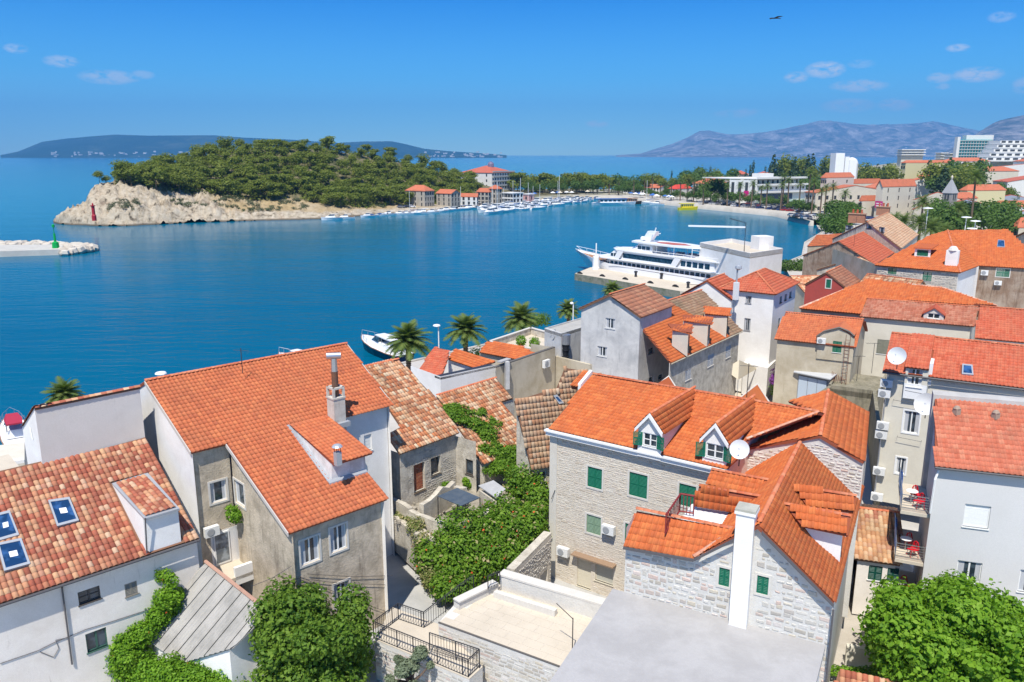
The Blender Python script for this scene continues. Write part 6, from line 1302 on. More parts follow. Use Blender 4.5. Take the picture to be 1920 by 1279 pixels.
for p, q in zip(shore[1:], shore[2:]):
  a, b_ = V((p[0], p[1], 1.5)), V((q[0], q[1], 1.5)); wl_ = MB(); d = (b_ - a).normalized(); s = V((d.y, -d.x, 0)); wl_.obox(a - V((0, 0, .0)), b_ - a, s * .5, V((0, 0, .16))); struct(wl_.build('quay_kerb', QW))
pp = [P(1078, 513, 1.5), P(1275, 546, 1.5), P(1330, 548, 1.5), P(1108, 501, 1.5) + V((23, -29.1, 0)), P(1108, 501, 1.5)]
land('pier', [(p.x, p.y) for p in pp], 1.5, TERR)
mb = MB()
for p, q in ((pp[0], pp[1]), (pp[4], pp[0])): d = (q - p).normalized(); s = V((d.y, -d.x, 0)); mb.obox(p + V((0, 0, .004)) - s * .02, q - p, s * .1, V((0, 0, -3)))
struct(mb.build('pier_face', M('pier_wet_stone', (.30, .27, .2), .9, (.10, .12, .06), .8, .8, .3)))
for i, (px, py) in enumerate(((1089, 518), (1131, 523), (1174, 529), (1221, 536), (1268, 543))):
  c = P(px, py, .9); d = (pp[1] - pp[0]).normalized(); s = V((d.y, -d.x, 0)); t = MB(); R = .85; r_ = .28; n1, n2 = 14, 6; i0 = 0
  c = c + s * .3
  for a in range(n1):
    for b_ in range(n2):
      th, ph = 2 * pi * a / n1, 2 * pi * b_ / n2; rad = R + r_ * cos(ph); t.v.append(tuple(c + d * (rad * cos(th)) + V((0, 0, rad * sin(th))) + s * (r_ * sin(ph))))
  for a in range(n1):
    for b_ in range(n2): t.f.append([a * n2 + b_, ((a + 1) % n1) * n2 + b_, ((a + 1) % n1) * n2 + (b_ + 1) % n2, a * n2 + (b_ + 1) % n2])
  tag(t.build('tyre_fender', M('tyre_black', (.02, .02, .02), .9)), 'black tyre fender hung on the pier side, %s from its outer tip' % ('first', 'second', 'third', 'fourth', 'fifth')[i], 'fender', 'tyre fenders along the pier')
lt_ = P(1117, 505, 1.5); t = thing('pier_light', 'small white light pillar on the tip of the pier beside the ship bow', 'beacon', lt_); mb = MB(); mb.lathe(lt_, [(.9, 0), (.9, .5), (.8, .6), (.75, 3.0), (.3, 3.2)], 10); mb.build('base', WHT, t); mb = MB(); mb.tube([lt_ + V((0, 0, 3.2)), lt_ + V((0, 0, 6.2))], .16, 6); mb.build('post', WHT, t)
for (px, py) in ((1232, 520), (1240, 523), (1192, 519), (1290, 540)):
  c = P(px, py, 1.5); t = thing('bollard', 'dark mooring post standing on the pier deck at %s' % ('the foot of the gangway' if px == 1232 else 'the right of the gangway' if px == 1240 else 'the lamp pole' if px == 1192 else 'the landward end'), 'bollard', c, 'mooring posts on the pier'); mb = MB(); mb.lathe(c, [(.35, 0), (.3, .1), (.25, .9), (.42, 1.0), (.4, 1.25), (.1, 1.35)], 8); mb.build('post', DARKM, t)
# breakwater with the green light
bw = [P(-60, 484, 0), P(120, 478, 0), P(176, 468, 0), P(150, 456, 1.2), P(60, 460, 1.2), P(-60, 462, 1.2)]
land('breakwater', [(P(-60, 484, 0).x, P(-60, 484, 0).y), (P(118, 478, 0).x, P(118, 478, 0).y), (P(120, 468, 0).x, P(120, 468, 0).y), (P(-60, 470, 0).x, P(-60, 470, 0).y)], 1.6, M('breakwater_concrete', (.52, .50, .45), .9, (.4, .38, .34), .6, .3))
ROCK = stone_mat('rock_pale', [(.50, .44, .36), (.58, .52, .44), (.44, .38, .31), (.62, .58, .50)])
mb = MB()
for i in range(420):
  if i < 170: px, py = random.uniform(115, 175), 0; e = (px - 115) / 60; py = random.uniform(459 + 6 * e, 477 - 8 * e)
  else: px = random.uniform(-40, 125); py = random.uniform(459.5, 464)
  c = P(px, py, .5); s = random.uniform(1.0, 2.4); a = random.random() * 6; mb.lathe(c + V((0, 0, -.4)), [(s * .6, 0), (s * .75, s * .3), (s * .55, s * .75), (s * .15, s * .85)], random.choice((4, 5, 6)), V((random.uniform(-.4, .4), random.uniform(-.4, .4), 1)))
o = mb.build('breakwater_rocks', ROCK, stuff=True)
GRN = M('beacon_green', (.0, .32, .06), .5); RDB = M('beacon_red', (.42, .02, .03), .5)
c = P(105, 465, 1.6); t = thing('green_beacon', 'green navigation light column on the breakwater end', 'beacon', c); mb = MB(); mb.lathe(c, [(1.0, 0), (.9, 1.6), (.35, 1.9), (.3, 4.2)], 8); mb.build('base', GRN, t); mb = MB(); mb.tube([c + V((0, 0, 4.2)), c + V((0, 0, 6.2))], .1, 5); mb.lathe(c + V((0, 0, 6)), [(.4, 0), (.4, .7), (.1, .9)], 8); mb.build('lantern', GRN, t)
# ================================================================ St Peter's peninsula
def lerp(tab, x):
  if x <= tab[0][0]: return tab[0][1]
  for (a, va), (b_, vb) in zip(tab, tab[1:]):
    if x <= b_: return va + (vb - va) * (x - a) / (b_ - a)
  return tab[-1][1]
FR = [(100, 418), (108, 420), (130, 422), (180, 424), (240, 424), (300, 421), (360, 418), (420, 416), (480, 414), (540, 413), (600, 411), (660, 407), (720, 402), (800, 398), (880, 390), (960, 382), (1060, 376), (1110, 372)]
TA = [(100, .6), (108, 2.0), (140, 3.5), (180, 5), (240, 6), (300, 6), (360, 5), (420, 4), (500, 3), (600, 2), (700, 1.7), (1110, 1.6)]
TB = [(100, .3), (108, 3), (140, 5.5), (166, 6.5), (174, 11.5), (190, 15.5), (240, 17), (300, 15.5), (360, 12), (420, 9.5), (500, 8), (600, 7), (700, 5), (780, 2.6), (860, 1.9), (1110, 1.9)]
TC = [(100, -3), (140, -2), (180, 10), (240, 17), (300, 20), (360, 24), (430, 31), (620, 31), (700, 27), (800, 20), (900, 9), (960, 3), (1110, 1.9)]
WS_ = [(100, .12), (140, .45), (190, .75), (300, 1), (1110, 1)]
def pen(px, d):
  f = P(px, lerp(FR, px), 0); dr = V((f.x, f.y, 0)).normalized(); s = lerp(WS_, px); k = d / s
  z = lerp([(0, -.6), (6, lerp(TA, px)), (35, lerp(TB, px)), (100, lerp(TC, px)), (160, lerp(TC, px) * .6), (215, -4)], k); p = f + dr * d
  rough = lerp([(100, 1), (430, 1), (520, .45), (700, .3), (800, .05), (1110, .0)], px) * lerp([(0, .8), (4, 1), (40, 1), (60, .35), (200, .2)], k)
  q = V((p.x * .11, p.y * .11, 0)); z += rough * (2.0 * noise.noise(q * .6) - 3.4 * (abs(noise.noise(q * 1.7)) - .3) - 2.2 * (abs(noise.noise(q * 4.3)) - .25) + 1.6 * noise.noise(q * 9) + 1.2 * (abs(noise.noise(V((q.x * 2, q.y * 2, z * .9)))) - .2))
  return V((p.x, p.y, z))
m, nt, b, o = newmat('peninsula_ground'); b.inputs['Roughness'].default_value = .95; b.inputs['Specular IOR Level'].default_value = .1; co = coord(nt); at = nt.nodes.new('ShaderNodeAttribute'); at.attribute_name = 'cover'
rk = ramp(nt, noi(nt, co, .35, 8, .75, .4), [(.37, (.11, .09, .065)), (.44, (.36, .30, .22)), (.54, (.48, .41, .31)), (.72, (.58, .52, .42))])
rk = mixc(nt, ramp(nt, noi(nt, co, .12, 4, .6), [(.55, g3(0)), (.7, g3(.35))]), rk, (.48, .34, .24))
gr = ramp(nt, noi(nt, co, .5, 6, .7), [(.3, (.30, .22, .11)), (.6, (.44, .33, .18)), (.75, (.5, .42, .28))]); fo = ramp(nt, noi(nt, co, .3, 5), [(.4, (.10, .10, .05)), (.62, (.24, .20, .12))])
sa = nt.nodes.new('ShaderNodeSeparateColor'); nt.links.new(at.outputs['Color'], sa.inputs[0]); c = mixc(nt, sa.outputs[0], rk, gr); c = mixc(nt, sa.outputs[1], c, fo)
sz = nt.nodes.new('ShaderNodeSeparateXYZ'); nt.links.new(co, sz.inputs[0]); zz = nt.nodes.new('ShaderNodeMapRange'); zz.inputs[1].default_value = .3; zz.inputs[2].default_value = .9; nt.links.new(sz.outputs[2], zz.inputs[0]); c = mixc(nt, zz.outputs[0], (.13, .10, .07), c)
nt.links.new(c, b.inputs['Base Color']); bump(nt, b, noi(nt, co, .9, 8, .75), 1.0, .6)
vv, ff, cov = [], [], []; X_ = [100 + 3.2 * i for i in range(316)]; D_ = [0, 1, 2, 3, 4.5, 6, 8, 10, 12, 14, 16, 18, 20, 22.5, 25, 27.5, 30, 33, 36, 40, 45, 50, 57, 65, 75, 88, 100, 120, 140, 165, 190, 220]
def forest0(px): return lerp([(100, 60), (200, 40), (250, 27), (330, 27), (380, 34), (430, 30), (480, 27), (540, 34), (600, 28), (640, 17), (690, 16), (740, 24), (880, 30), (1110, 22)], px)
for x in X_:
  for d in D_:
    dd = d * lerp(WS_, x); p = pen(x, dd); vv.append(tuple(p)); f0 = forest0(x); n_ = noise.noise(V((p.x * .07, p.y * .07, 3)))
    gcov = lerp([(100, 0), (400, 0), (440, .9), (720, .95), (780, .3), (1110, .1)], x) * min(1, max(0, (dd - 7) / 5)); gcov = max(0, min(1, gcov + n_ * .9)) if gcov > .05 else max(0, n_ - .25)
    cov.append((gcov, max(0, min(1, (dd - f0 + 4) / 8 + n_ * .5)), 0, 1))
nd = len(D_)
for i in range(len(X_) - 1):
  for j in range(nd - 1): ff.append((i * nd + j, (i + 1) * nd + j, (i + 1) * nd + j + 1, i * nd + j + 1))
me = npmesh('peninsula', np.array(vv), np.array(ff), MATS['peninsula_ground']); ca = me.color_attributes.new('cover', 'FLOAT_COLOR', 'POINT'); ca.data.foreach_set('color', np.array(cov, np.float32).ravel()); struct(obj('peninsula', me))
c = P(176, 404, 5.6); t = thing('red_beacon', 'red navigation light column on the pale rocks of the peninsula tip', 'beacon', c); mb = MB(); mb.lathe(c, [(.85, -2), (.85, 0), (.62, .3), (.6, 3.4), (.9, 3.5), (.9, 3.8)], 8); mb.build('tower', RDB, t); mb = MB(); mb.lathe(c + V((0, 0, 3.8)), [(.3, 0), (.3, .7), (.05, .9)], 8); mb.build('lantern', RDB, t)
# ================================================================ far land
def yback(x): return lerp([(-60, 600), (60, 640), (210, 665), (300, 820), (400, 1050), (600, 1250), (3000, 1350)], x)
vv, ff = [], []; xs = [-45 + 15 * i for i in range(22)] + [300 + 50 * i for i in range(25)]; qf = [(13, 499), (51, 549), (79, 499), (99, 438), (124, 379), (117, 309), (125, 300)]
def yfront(x): return lerp([(-50, 430), (-29, 437), (13, 498), (51, 548), (55, 545), (79, 498), (99, 437), (124, 378), (126, 330), (3000, 330)], x)
def zland(x, y): return 1.9 + max(0, min(1, (x - 260) / 350)) * max(0, min(1, (y - 520) / 350)) * 20
T_ = [0, .02, .05, .1, .2, .3, .4, .5, .6, .7, .8, .9, .97, 1]
for x in xs:
  a, b_ = yfront(x), yback(x)
  for k, t in enumerate(T_):
    y = a + (b_ - a) * t * t if x > 250 else a + (b_ - a) * t; vv.append((x, y, zland(x, y) if k < len(T_) - 1 else -3))
  vv.append((x, a - .01, -3))
nd = len(T_) + 1
for i in range(len(xs) - 1):
  for j in range(nd - 2): ff.append((i * nd + j, (i + 1) * nd + j, (i + 1) * nd + j + 1, i * nd + j + 1))
  ff.append(((i) * nd + nd - 1, (i + 1) * nd + nd - 1, (i + 1) * nd, i * nd))
struct(obj('far_land', npmesh('far_land', np.array(vv, float), np.array(ff), M('far_ground', (.42, .38, .31), .95, (.16, .17, .09), .9, .03))))
# ================================================================ islands and mountains
def ridge(name, prof, D0, D1, mat, rows=26, amp=.25, seed=0, xs_=4, base=-5):
  x0, x1 = prof[0][0], prof[-1][0]; vv = []; ff = []; X = np.arange(x0, x1 + xs_, xs_);
  for x in X:
    py = lerp(prof, x); r = ray(x, py); zt = CAMZ + r.z / r.y * (D0 * .35 + D1 * .65)
    for j in range(rows):
      t = j / (rows - 1); y = D0 + (D1 - D0) * t; wx = (x - 960) / FPX * y
      s = max(0, sin(min(1, t / .65) * pi / 2)) if t < .65 else cos((t - .65) / .35 * pi / 2)
      q = V((wx * .0006 + seed, y * .0006, seed)); n_ = noise.ridged_multi_fractal(q, 1.0, 2.1, 5, 1.0, 2.0) if hasattr(noise, 'ridged_multi_fractal') else noise.noise(q)
      z = zt * s ** 1.25 * (1 - amp * (1 - s) + amp * .9 * (n_ - 1.0) * (1 - s ** 6) ) if zt > 5 else base
      vv.append((wx, y, max(base, z) if 0 < j < rows - 1 else base))
  for i in range(len(X) - 1):
    for j in range(rows - 1): ff.append((i * rows + j, (i + 1) * rows + j, (i + 1) * rows + j + 1, i * rows + j + 1))
  struct(obj(name, npmesh(name, np.array(vv, float), np.array(ff), mat)))
def farmat(name, a, b_, c_, sc, hi=.62):
  m, nt, b, o = newmat(name); b.inputs['Roughness'].default_value = 1; b.inputs['Specular IOR Level'].default_value = 0; co = coord(nt); f = noi(nt, co, sc, 9, .7, .6)
  nt.links.new(ramp(nt, f, [(.36, a), (.5, b_), (hi, c_)]), b.inputs['Base Color']); bump(nt, b, noi(nt, co, sc * .6, 9, .75), 1, 260); return m
ISL = farmat('island_scrub', (.01, .04, .03), (.02, .055, .04), (.09, .12, .08), .0022, .7); MTN = farmat('limestone_mountain', (.04, .07, .05), (.30, .27, .25), (.72, .64, .58), .0035)
ridge('island', [(26, 291), (60, 284), (85, 274), (105, 266), (150, 260), (195, 256), (240, 252.5), (300, 254.5), (360, 254), (420, 254), (470, 258), (560, 262), (640, 268), (690, 265.5), (740, 265), (765, 270), (800, 279), (850, 284), (900, 287), (950, 291)], 8600, 11500, ISL, amp=.18, seed=3)
ridge('mountains', [(1150, 291), (1195, 288), (1225, 278), (1250, 271), (1275, 260), (1300, 246), (1318, 245), (1350, 252), (1380, 252), (1420, 248), (1450, 243), (1480, 236), (1510, 230), (1545, 228), (1580, 233), (1620, 235), (1660, 233), (1700, 231), (1722, 228), (1745, 233), (1780, 240), (1810, 246), (1860, 250), (2000, 262)], 12500, 19000, MTN, rows=60, amp=.6, seed=9, xs_=3)
ridge('near_mountain', [(1740, 289), (1770, 274), (1790, 262), (1805, 250), (1820, 240), (1840, 229), (1865, 222), (1900, 214), (1940, 208), (2100, 190), (2300, 180)], 6500, 11000, MTN, rows=40, amp=.45, seed=5, xs_=4)
# bright specks: villages strung along the foot of the far shores
VW = M('village_white', (.6, .58, .55), .9); mb = MB()
for i in range(260):
  if i < 130: px = random.uniform(120, 430) if i < 90 else random.uniform(800, 940); D = 8700 + random.uniform(0, 250); zz = 2 + random.random() ** 2 * 60
  else: px = random.uniform(1220, 1800); D = 12700 + random.uniform(0, 400); zz = 5 + random.random() ** 2 * 130
  s = random.uniform(8, 26); mb.box(V(((px - 960) / FPX * D, D, zz)), s * 1.6, s, 14, random.random(), True)
mb.build('shore_villages', VW, stuff=True)
# ================================================================ air
m = bpy.data.materials.new('haze_air'); m.use_nodes = True; nt = m.node_tree
for n in list(nt.nodes): nt.nodes.remove(n)
o = nt.nodes.new('ShaderNodeOutputMaterial'); v = nt.nodes.new('ShaderNodeVolumePrincipled'); v.inputs['Color'].default_value = c4(HAZEC); v.inputs['Density'].default_value = HAZED; v.inputs['Anisotropy'].default_value = 0; nt.links.new(v.outputs[0], o.inputs['Volume'])
if HAZED > 0:
  mb = MB(); mb.box((0, 9800, 620), 30000, 20700, 1262); hz = mb.build('haze', m); hz['kind'] = 'stuff'
# ================================================================ trees of the far shore
PINE = LM('pine_needles', [(.12, .155, .02), (.17, .21, .03), (.23, .26, .045), (.14, .18, .03), (.28, .29, .06)], .4)
DARKG = LM('cypress_green', [(.03, .06, .025), (.045, .08, .03), (.06, .10, .04)], .2)
BROAD = LM('broad_leaf_green', [(.07, .13, .025), (.10, .18, .03), (.13, .21, .045), (.08, .14, .035)], .35)
BARK = M('bark', (.14, .10, .075), .95, (.07, .05, .04), .8, 4, .5)
def crown_variants(name, n, leaves, size, m, shape, seed=0):
  out = []
  for k in range(n):
    random.seed(100 + k + seed); bl = shape(k); out.append(leaf_mesh(name, bl, leaves, size, m, seed + k, shell=.55))
  return out
def pine_shape(k):                      # unit tree 8 m tall: several flattened clumps
  b_ = []
  for i in range(random.randint(5, 8)):
    a = random.random() * 6.28; r = random.uniform(.3, 2.1); z = random.uniform(3.0, 7.2) - r * .5; b_.append((r * cos(a), r * sin(a), z, random.uniform(1.4, 2.1), random.uniform(1.4, 2.1), random.uniform(.8, 1.3)))
  return b_
def round_shape(k):
  return [(random.uniform(-1.3, 1.3), random.uniform(-1.3, 1.3), random.uniform(3.2, 6.3), random.uniform(1.4, 2.2), random.uniform(1.4, 2.2), random.uniform(1.2, 1.9)) for i in range(7)]
def cyp_shape(k): return [(0, 0, 1.5 + i * 1.15, .95 - i * .11, .95 - i * .11, 1.0) for i in range(6)]
def con_shape(k): return [(random.uniform(-.2, .2), random.uniform(-.2, .2), 1.5 + i * .95, 2.3 - i * .31, 2.3 - i * .31, .8) for i in range(7)]
PV = crown_variants('pine_crown', 5, 900, .62, PINE, pine_shape); RV = crown_variants('round_crown', 4, 700, .6, BROAD, round_shape, 20); CV = crown_variants('cypress_crown', 2, 420, .42, DARKG, cyp_shape, 40); NV = crown_variants('conifer_crown', 3, 620, .6, DARKG, con_shape, 60)
PRV = crown_variants('pine_round_crown', 3, 800, .6, PINE, round_shape, 80)
random.seed(11)
tmb = MB(); limb(tmb, (0, 0, -.6), (.25, .1, 4.6), .2, .1, 5); limb(tmb, (.2, .1, 3), (1.4, .4, 5), .09, .04, 4); limb(tmb, (.2, .1, 3.3), (-1.2, -.5, 5.2), .09, .04, 4); TRK = tmb.mesh('trunk', BARK)
def tree(name, label, p, h, var, group, wid=1.0):
  t = thing(name, label, 'tree', p, group); s = h / 8.0; a = random.random() * 6.28
  obj('crown', random.choice(var), t, rot=(0, 0, a), scale=(s * wid, s * wid, s)); obj('trunk', TRK, t, rot=(0, 0, a), scale=(s, s, s)); return t
cnt = 0; LT = 'Aleppo pine standing in the dense wood on the peninsula hill'
for d, step in ((0, 22), (7, 20), (14, 21), (22, 21), (31, 22), (41, 23), (52, 24), (64, 25), (77, 26), (90, 28)):
  x = 236 + random.random() * 10
  while x < 885:
    dd = forest0(x) + d + random.uniform(-3, 3); p = pen(x, dd)
    clear = noise.noise(V((p.x * .03, p.y * .03, 1))) > .34 and d < 25
    if p.z > .8 and not clear and cnt < 300 and not (x < 290 and d > 45):
      edge = d < 7; tree('pine_tree', 'Aleppo pine ' + ('on the open lower edge' if edge else 'low on the slope' if d < 25 else 'halfway up' if d < 60 else 'on the crest') + ' of the peninsula wood, ' + ('above the pale headland' if x < 330 else 'left of the dry slope' if x < 450 else 'above the dry slope' if x < 620 else 'right of the dry slope' if x < 740 else 'above the stone quay houses'), p - V((0, 0, .2)), random.uniform(6.2, 9.8) * (1 if x < 700 else 1.0), PV if random.random() < .75 else PRV, 'pines of the peninsula wood' if not edge else 'pines along the edge of the peninsula wood', 1.4); cnt += 1
    x += step * random.uniform(.7, 1.3) * (1.0 if d < 60 else 1.1)
print('peninsula pines', cnt)
ug = []
for i in range(900):
  x = random.uniform(230, 890); dd = forest0(x) + random.uniform(-2, 100); p = pen(x, dd)
  if p.z > .8: ug.append((p.x, p.y, p.z + .6, random.uniform(2, 3.6), random.uniform(2, 3.6), random.uniform(1.2, 2.6)))
o = obj('undergrowth', leaf_mesh('undergrowth', ug, 42000, .9, PINE, 5, shell=.3), stuff=True); o['label'] = 'low scrub under the pines of the peninsula'
SC2 = LM('scrub_grey_green', [(.09, .11, .05), (.12, .13, .06), (.07, .09, .04)], .1); ug = []
for i in range(260):
  x = random.choice((random.uniform(195, 430), random.uniform(420, 720))); dd = random.uniform(6, forest0(x)) * lerp(WS_, x); p = pen(x, dd)
  if noise.noise(V((p.x * .06, p.y * .06, 8))) > .0 and p.z > .8: s = random.uniform(.6, 1.8); ug.append((p.x, p.y, p.z + .2, s * 1.4, s * 1.2, s * .6))
obj('shore_scrub', leaf_mesh('shore_scrub', ug, 14000, .45, SC2, 6, shell=.3), stuff=True)
for (x, dd, h) in ((196, 30, 5), (208, 33, 4.5), (236, 32, 5), (247, 30, 6)): tree('pine_tree', 'wind-bent pine crowning the pale rock near the peninsula tip', pen(x, dd), h, PRV, 'pines on the peninsula tip', 1.5)
def gp(px, D, z=None):                 # a spot on the ground in the direction px, D away
  x = (px - 960) / FPX * (D * cos(TH) + 26 * sin(TH)); return V((x, D, z if z is not None else (zland(x, D) if D < yback(x) and x > -45 else 1.9)))
def where(px):
  for x, w in ((1010, 'right beside the white hotel'), (1060, 'behind the marina middle'), (1110, 'behind the marina end'), (1150, 'behind the blue canopied boat'), (1195, 'by the brown roofed white house'), (1240, 'by the white two-storey house'), (1285, 'by the bright red roofed house'), (1345, 'by the pink terracotta roofed house'), (1375, 'before the shopping building edge'), (1420, 'left of the shopping building banners'), (1480, 'before the shopping building balconies'), (1535, 'before the cream town building'), (1600, 'near the magenta sign'), (1680, 'near the white church'), (1760, 'left of the bell tower'), (1800, 'right of the bell tower'), (1860, 'below the glass hotel'), (3000, 'near the right edge')):
    if px < x: return w
def band(n, x0, x1, D0, D1, h0, h1, var, name, label, group, wid=1.1):
  for i in range(n):
    x = x0 + (x1 - x0) * (i + random.random()) / n; h = random.uniform(h0, h1); tree(name, ('tall ' if h > (h0 + h1) / 2 else 'lower ') + label.split(',')[0].split(' behind')[0].split(' in the')[0].split(' beyond')[0].replace('tall ', '').replace('big ', '').replace('large ', '').replace(' close', '').replace(' at the end of the car park', '') + ' ' + where(x), gp(x, random.uniform(D0, D1)), h, var, group, wid)
band(26, 965, 1140, 560, 600, 12, 17, PRV + PV, 'pine_tree', 'tall pine behind the marina, between the white hotel and the quay', 'pines behind the marina', 1.2)
band(12, 985, 1130, 545, 560, 8, 12, RV, 'broadleaf_tree', 'bushy green tree close behind the marina boats', 'trees behind the marina boats')
band(16, 1130, 1290, 560, 610, 11, 15, PRV + RV, 'broadleaf_tree', 'green tree in the park beyond the harbour head', 'trees at the harbour head', 1.15)
band(8, 820, 900, 505, 530, 9, 12, PV, 'pine_tree', 'pine around the white hotel on the isthmus', 'pines by the white hotel', 1.2)
band(7, 1150, 1200, 530, 560, 7, 9, RV, 'broadleaf_tree', 'small tree behind the blue canopied boat', 'trees behind the blue canopied boat')
band(9, 1280, 1380, 560, 640, 14, 19, PRV + RV, 'pine_tree', 'dark pine on the rise behind the harbour houses', 'pines behind the harbour houses', 1.2)
band(4, 1316, 1362, 455, 480, 13, 15, RV, 'broadleaf_tree', 'big bright green tree left of the white shopping building', 'big trees left of the white shopping building', 1.4)
for px, D, h in ((1396, 560, 17), (1404, 560, 20), (1409, 565, 22), (1432, 575, 19), (1330, 600, 18), (1258, 600, 15), (1485, 590, 18)): tree('cypress_tree', 'slim dark cypress rising against the sea beyond the harbour', gp(px, D), h, CV, 'cypresses against the sea', .8)
band(14, 1436, 1560, 600, 660, 20, 28, NV + PRV, 'conifer_tree', 'tall dark conifer behind the white shopping building', 'tall conifers behind the shopping building', .85)
band(7, 1440, 1540, 520, 560, 11, 15, RV, 'broadleaf_tree', 'round green tree over the flat roofs', 'round trees over the flat roofs')
band(12, 1612, 1670, 560, 640, 15, 21, PRV + NV, 'pine_tree', 'dark pine between the white church and the yellow flats', 'pines right of the white church', 1.1)
band(26, 1738, 1838, 430, 620, 18, 24, PRV + RV + NV, 'park_tree', 'large dark park tree behind the stone bell tower', 'large park trees behind the bell tower', 1.1)
band(8, 1840, 1900, 400, 440, 8, 13, RV + PRV, 'park_tree', 'green tree beside the red roofs at the right', 'trees among the red roofs')
band(20, 1745, 1905, 225, 300, 9, 13, RV, 'park_tree', 'leafy green tree in the little park behind the old roofs', 'park trees behind the old roofs', 1.1)
band(8, 1560, 1600, 300, 330, 8, 11, RV, 'broadleaf_tree', 'dense grey-green tree at the end of the quay car park', 'trees at the end of the car park', 1.2)
# ---------------------------------------------------------------- palms
FRM = LM('palm_frond', [(.08, .13, .03), (.11, .17, .04), (.15, .20, .05), (.19, .21, .07)], .3); PTR = M('palm_trunk', (.20, .14, .09), .95, (.10, .07, .05), .8, 4, .8)
def frond_mesh(L, n=26, lw=.42, seed=0):
  r = random.Random(seed); mb = MB(); sp_ = []
  for i in range(9): t = i / 8; sp_.append(V((L * t * (1 - .12 * t), 0, L * (.42 * t - .75 * t * t))))
  for a, b_ in zip(sp_, sp_[1:]): mb.quad(a + V((0, -.03, 0)), b_ + V((0, -.02, 0)), b_ + V((0, .02, 0)), a + V((0, .03, 0)))
  for i in range(n):
    t = .12 + .88 * i / n; k = t * 8; j = min(7, int(k)); p = sp_[j].lerp(sp_[j + 1], k - j); d = (sp_[j + 1] - sp_[j]).normalized(); w = lw * sin(pi * min(1, t * 1.05)) ** .5 + .1
    for s in (-1, 1):
      e = p + V((0, s, 0)) * w + d * w * .8 + V((0, 0, -.25 * w + r.uniform(-.06, .06))); q = d * .07 * L / 3; mb.poly([p - q, e, p + q])
  return mb.mesh('frond', FRM)
FRS = [frond_mesh(3.0, 28, .55, i) for i in range(3)]; FRF = [frond_mesh(3.2, 12, .7, 9)]
def palm(label, p, h, r, nf=52, group='palms on the near promenade', far=False, tr=.28):
  t = thing('palm_tree', label, 'palm tree', p, group); mb = MB(); lx = random.uniform(-.3, .3)
  prof = [V((lx * (k / 6) ** 2, 0, h * k / 6)) for k in range(7)]; mb.tube(prof, tr, 7, True, tr * .8)
  if not far:
    for k in range(int(h / .22)): z = k * .22; mb.lathe(V((lx * (z / h) ** 2, 0, z)), [(tr * 1.0, 0), (tr * 1.16, .12), (tr * .95, .18)], 7)
  mb.v = [(x + p.x, y + p.y, z + p.z) for x, y, z in mb.v]; mb.build('trunk', PTR, t)
  cr = V((lx, 0, h))
  if not far:
    mb = MB(); mb.lathe(p + cr - V((0, 0, .5)), [(tr * .9, 0), (tr * 1.5, .4), (tr * 1.3, .8), (.05, 1.1)], 8); mb.build('crown_heart', PTR, t)
    for k in range(nf):
      e = 1 - (k / nf); a = k * 2.39996 + random.uniform(-.15, .15); pitch = radians(-88 + 100 * (k / nf) ** .75); s = r / 3.0 * random.uniform(.85, 1.08)
      obj('frond', FRS[k % 3], t, cr + V((0, 0, .2)), Euler((random.uniform(-.25, .25), pitch, a)), (s, s, s))
  else:
    m2 = MB(); base = FRF[0]
    for k in range(nf):
      a = k * 2.39996; R = Euler((0, radians(-82 + 105 * (k / nf) ** .8), a)).to_matrix() * (r / 3.0); i0 = len(m2.v)
      m2.v.extend([tuple(p + cr + R @ v.co) for v in base.vertices]); m2.f.extend([[i0 + q for q in f.vertices] for f in base.polygons])
    m2.build('crown', FRM, t)
  return t
for px, py, z, D, r, lb in ((765, 648, 7.2, None, 3.1, 'biggest palm, in front of the moored motor yacht'), (872, 628, 7.2, None, 2.9, 'full round palm right of the white street lamp'), (975, 606, 7.0, None, 2.9, 'palm behind the walled roof terrace'), (1068, 587, 7.0, None, 2.0, 'small palm left of the cement tower house'), (1150, 548, 7.0, None, 2.0, 'palm top showing behind the cement tower roof'), (125, 750, 7.5, None, 2.0, 'palm top peeping over the blank white wall at the left')):
  c = P(px, py, z); palm(lb, V((c.x, c.y, 1.5)), z - 1.5, r, 60)
pc = 0
for px, D, h in ((1188, 535, 10), (1208, 530, 11), (1222, 520, 13), (1238, 505, 9), (1258, 480, 10), (1275, 470, 11), (1300, 455, 12), (1318, 430, 9), (1363, 420, 10), (1386, 410, 11), (1408, 405, 12), (1436, 395, 11), (1463, 385, 12), (1466, 390, 16), (1497, 372, 13), (1513, 365, 18), (1521, 360, 14), (1537, 345, 11), (1558, 335, 13), (1580, 320, 11), (1476, 388, 14), (1545, 352, 12), (1142, 545, 8), (1160, 540, 9), (1288, 462, 9), (1425, 402, 10)):
  palm(('towering' if h > 13 else 'mid-height' if h > 9.5 else 'short') + ' promenade palm ' + where(px), gp(px, D, 1.9), h, 3.0 if h > 10 else 2.5, 26, 'palms along the far promenade', True, .35); pc += 1
for px, D, h, r in ((1688, 205, 9, 3.6), (1716, 200, 9, 3.9), (1740, 195, 8, 4.2), (1722, 235, 12, 3.8), (1816, 250, 19, 4.0), (1790, 240, 10, 3.6), (1672, 225, 8, 3.2), (1765, 205, 6.5, 3.6)):
  palm('tall slim palm standing above the park trees' if h == 19 else 'stout palm in the little park behind the grey gable house', gp(px, D, 2), h, r, 40, None if h == 19 else 'palms in the little park', True, .35)
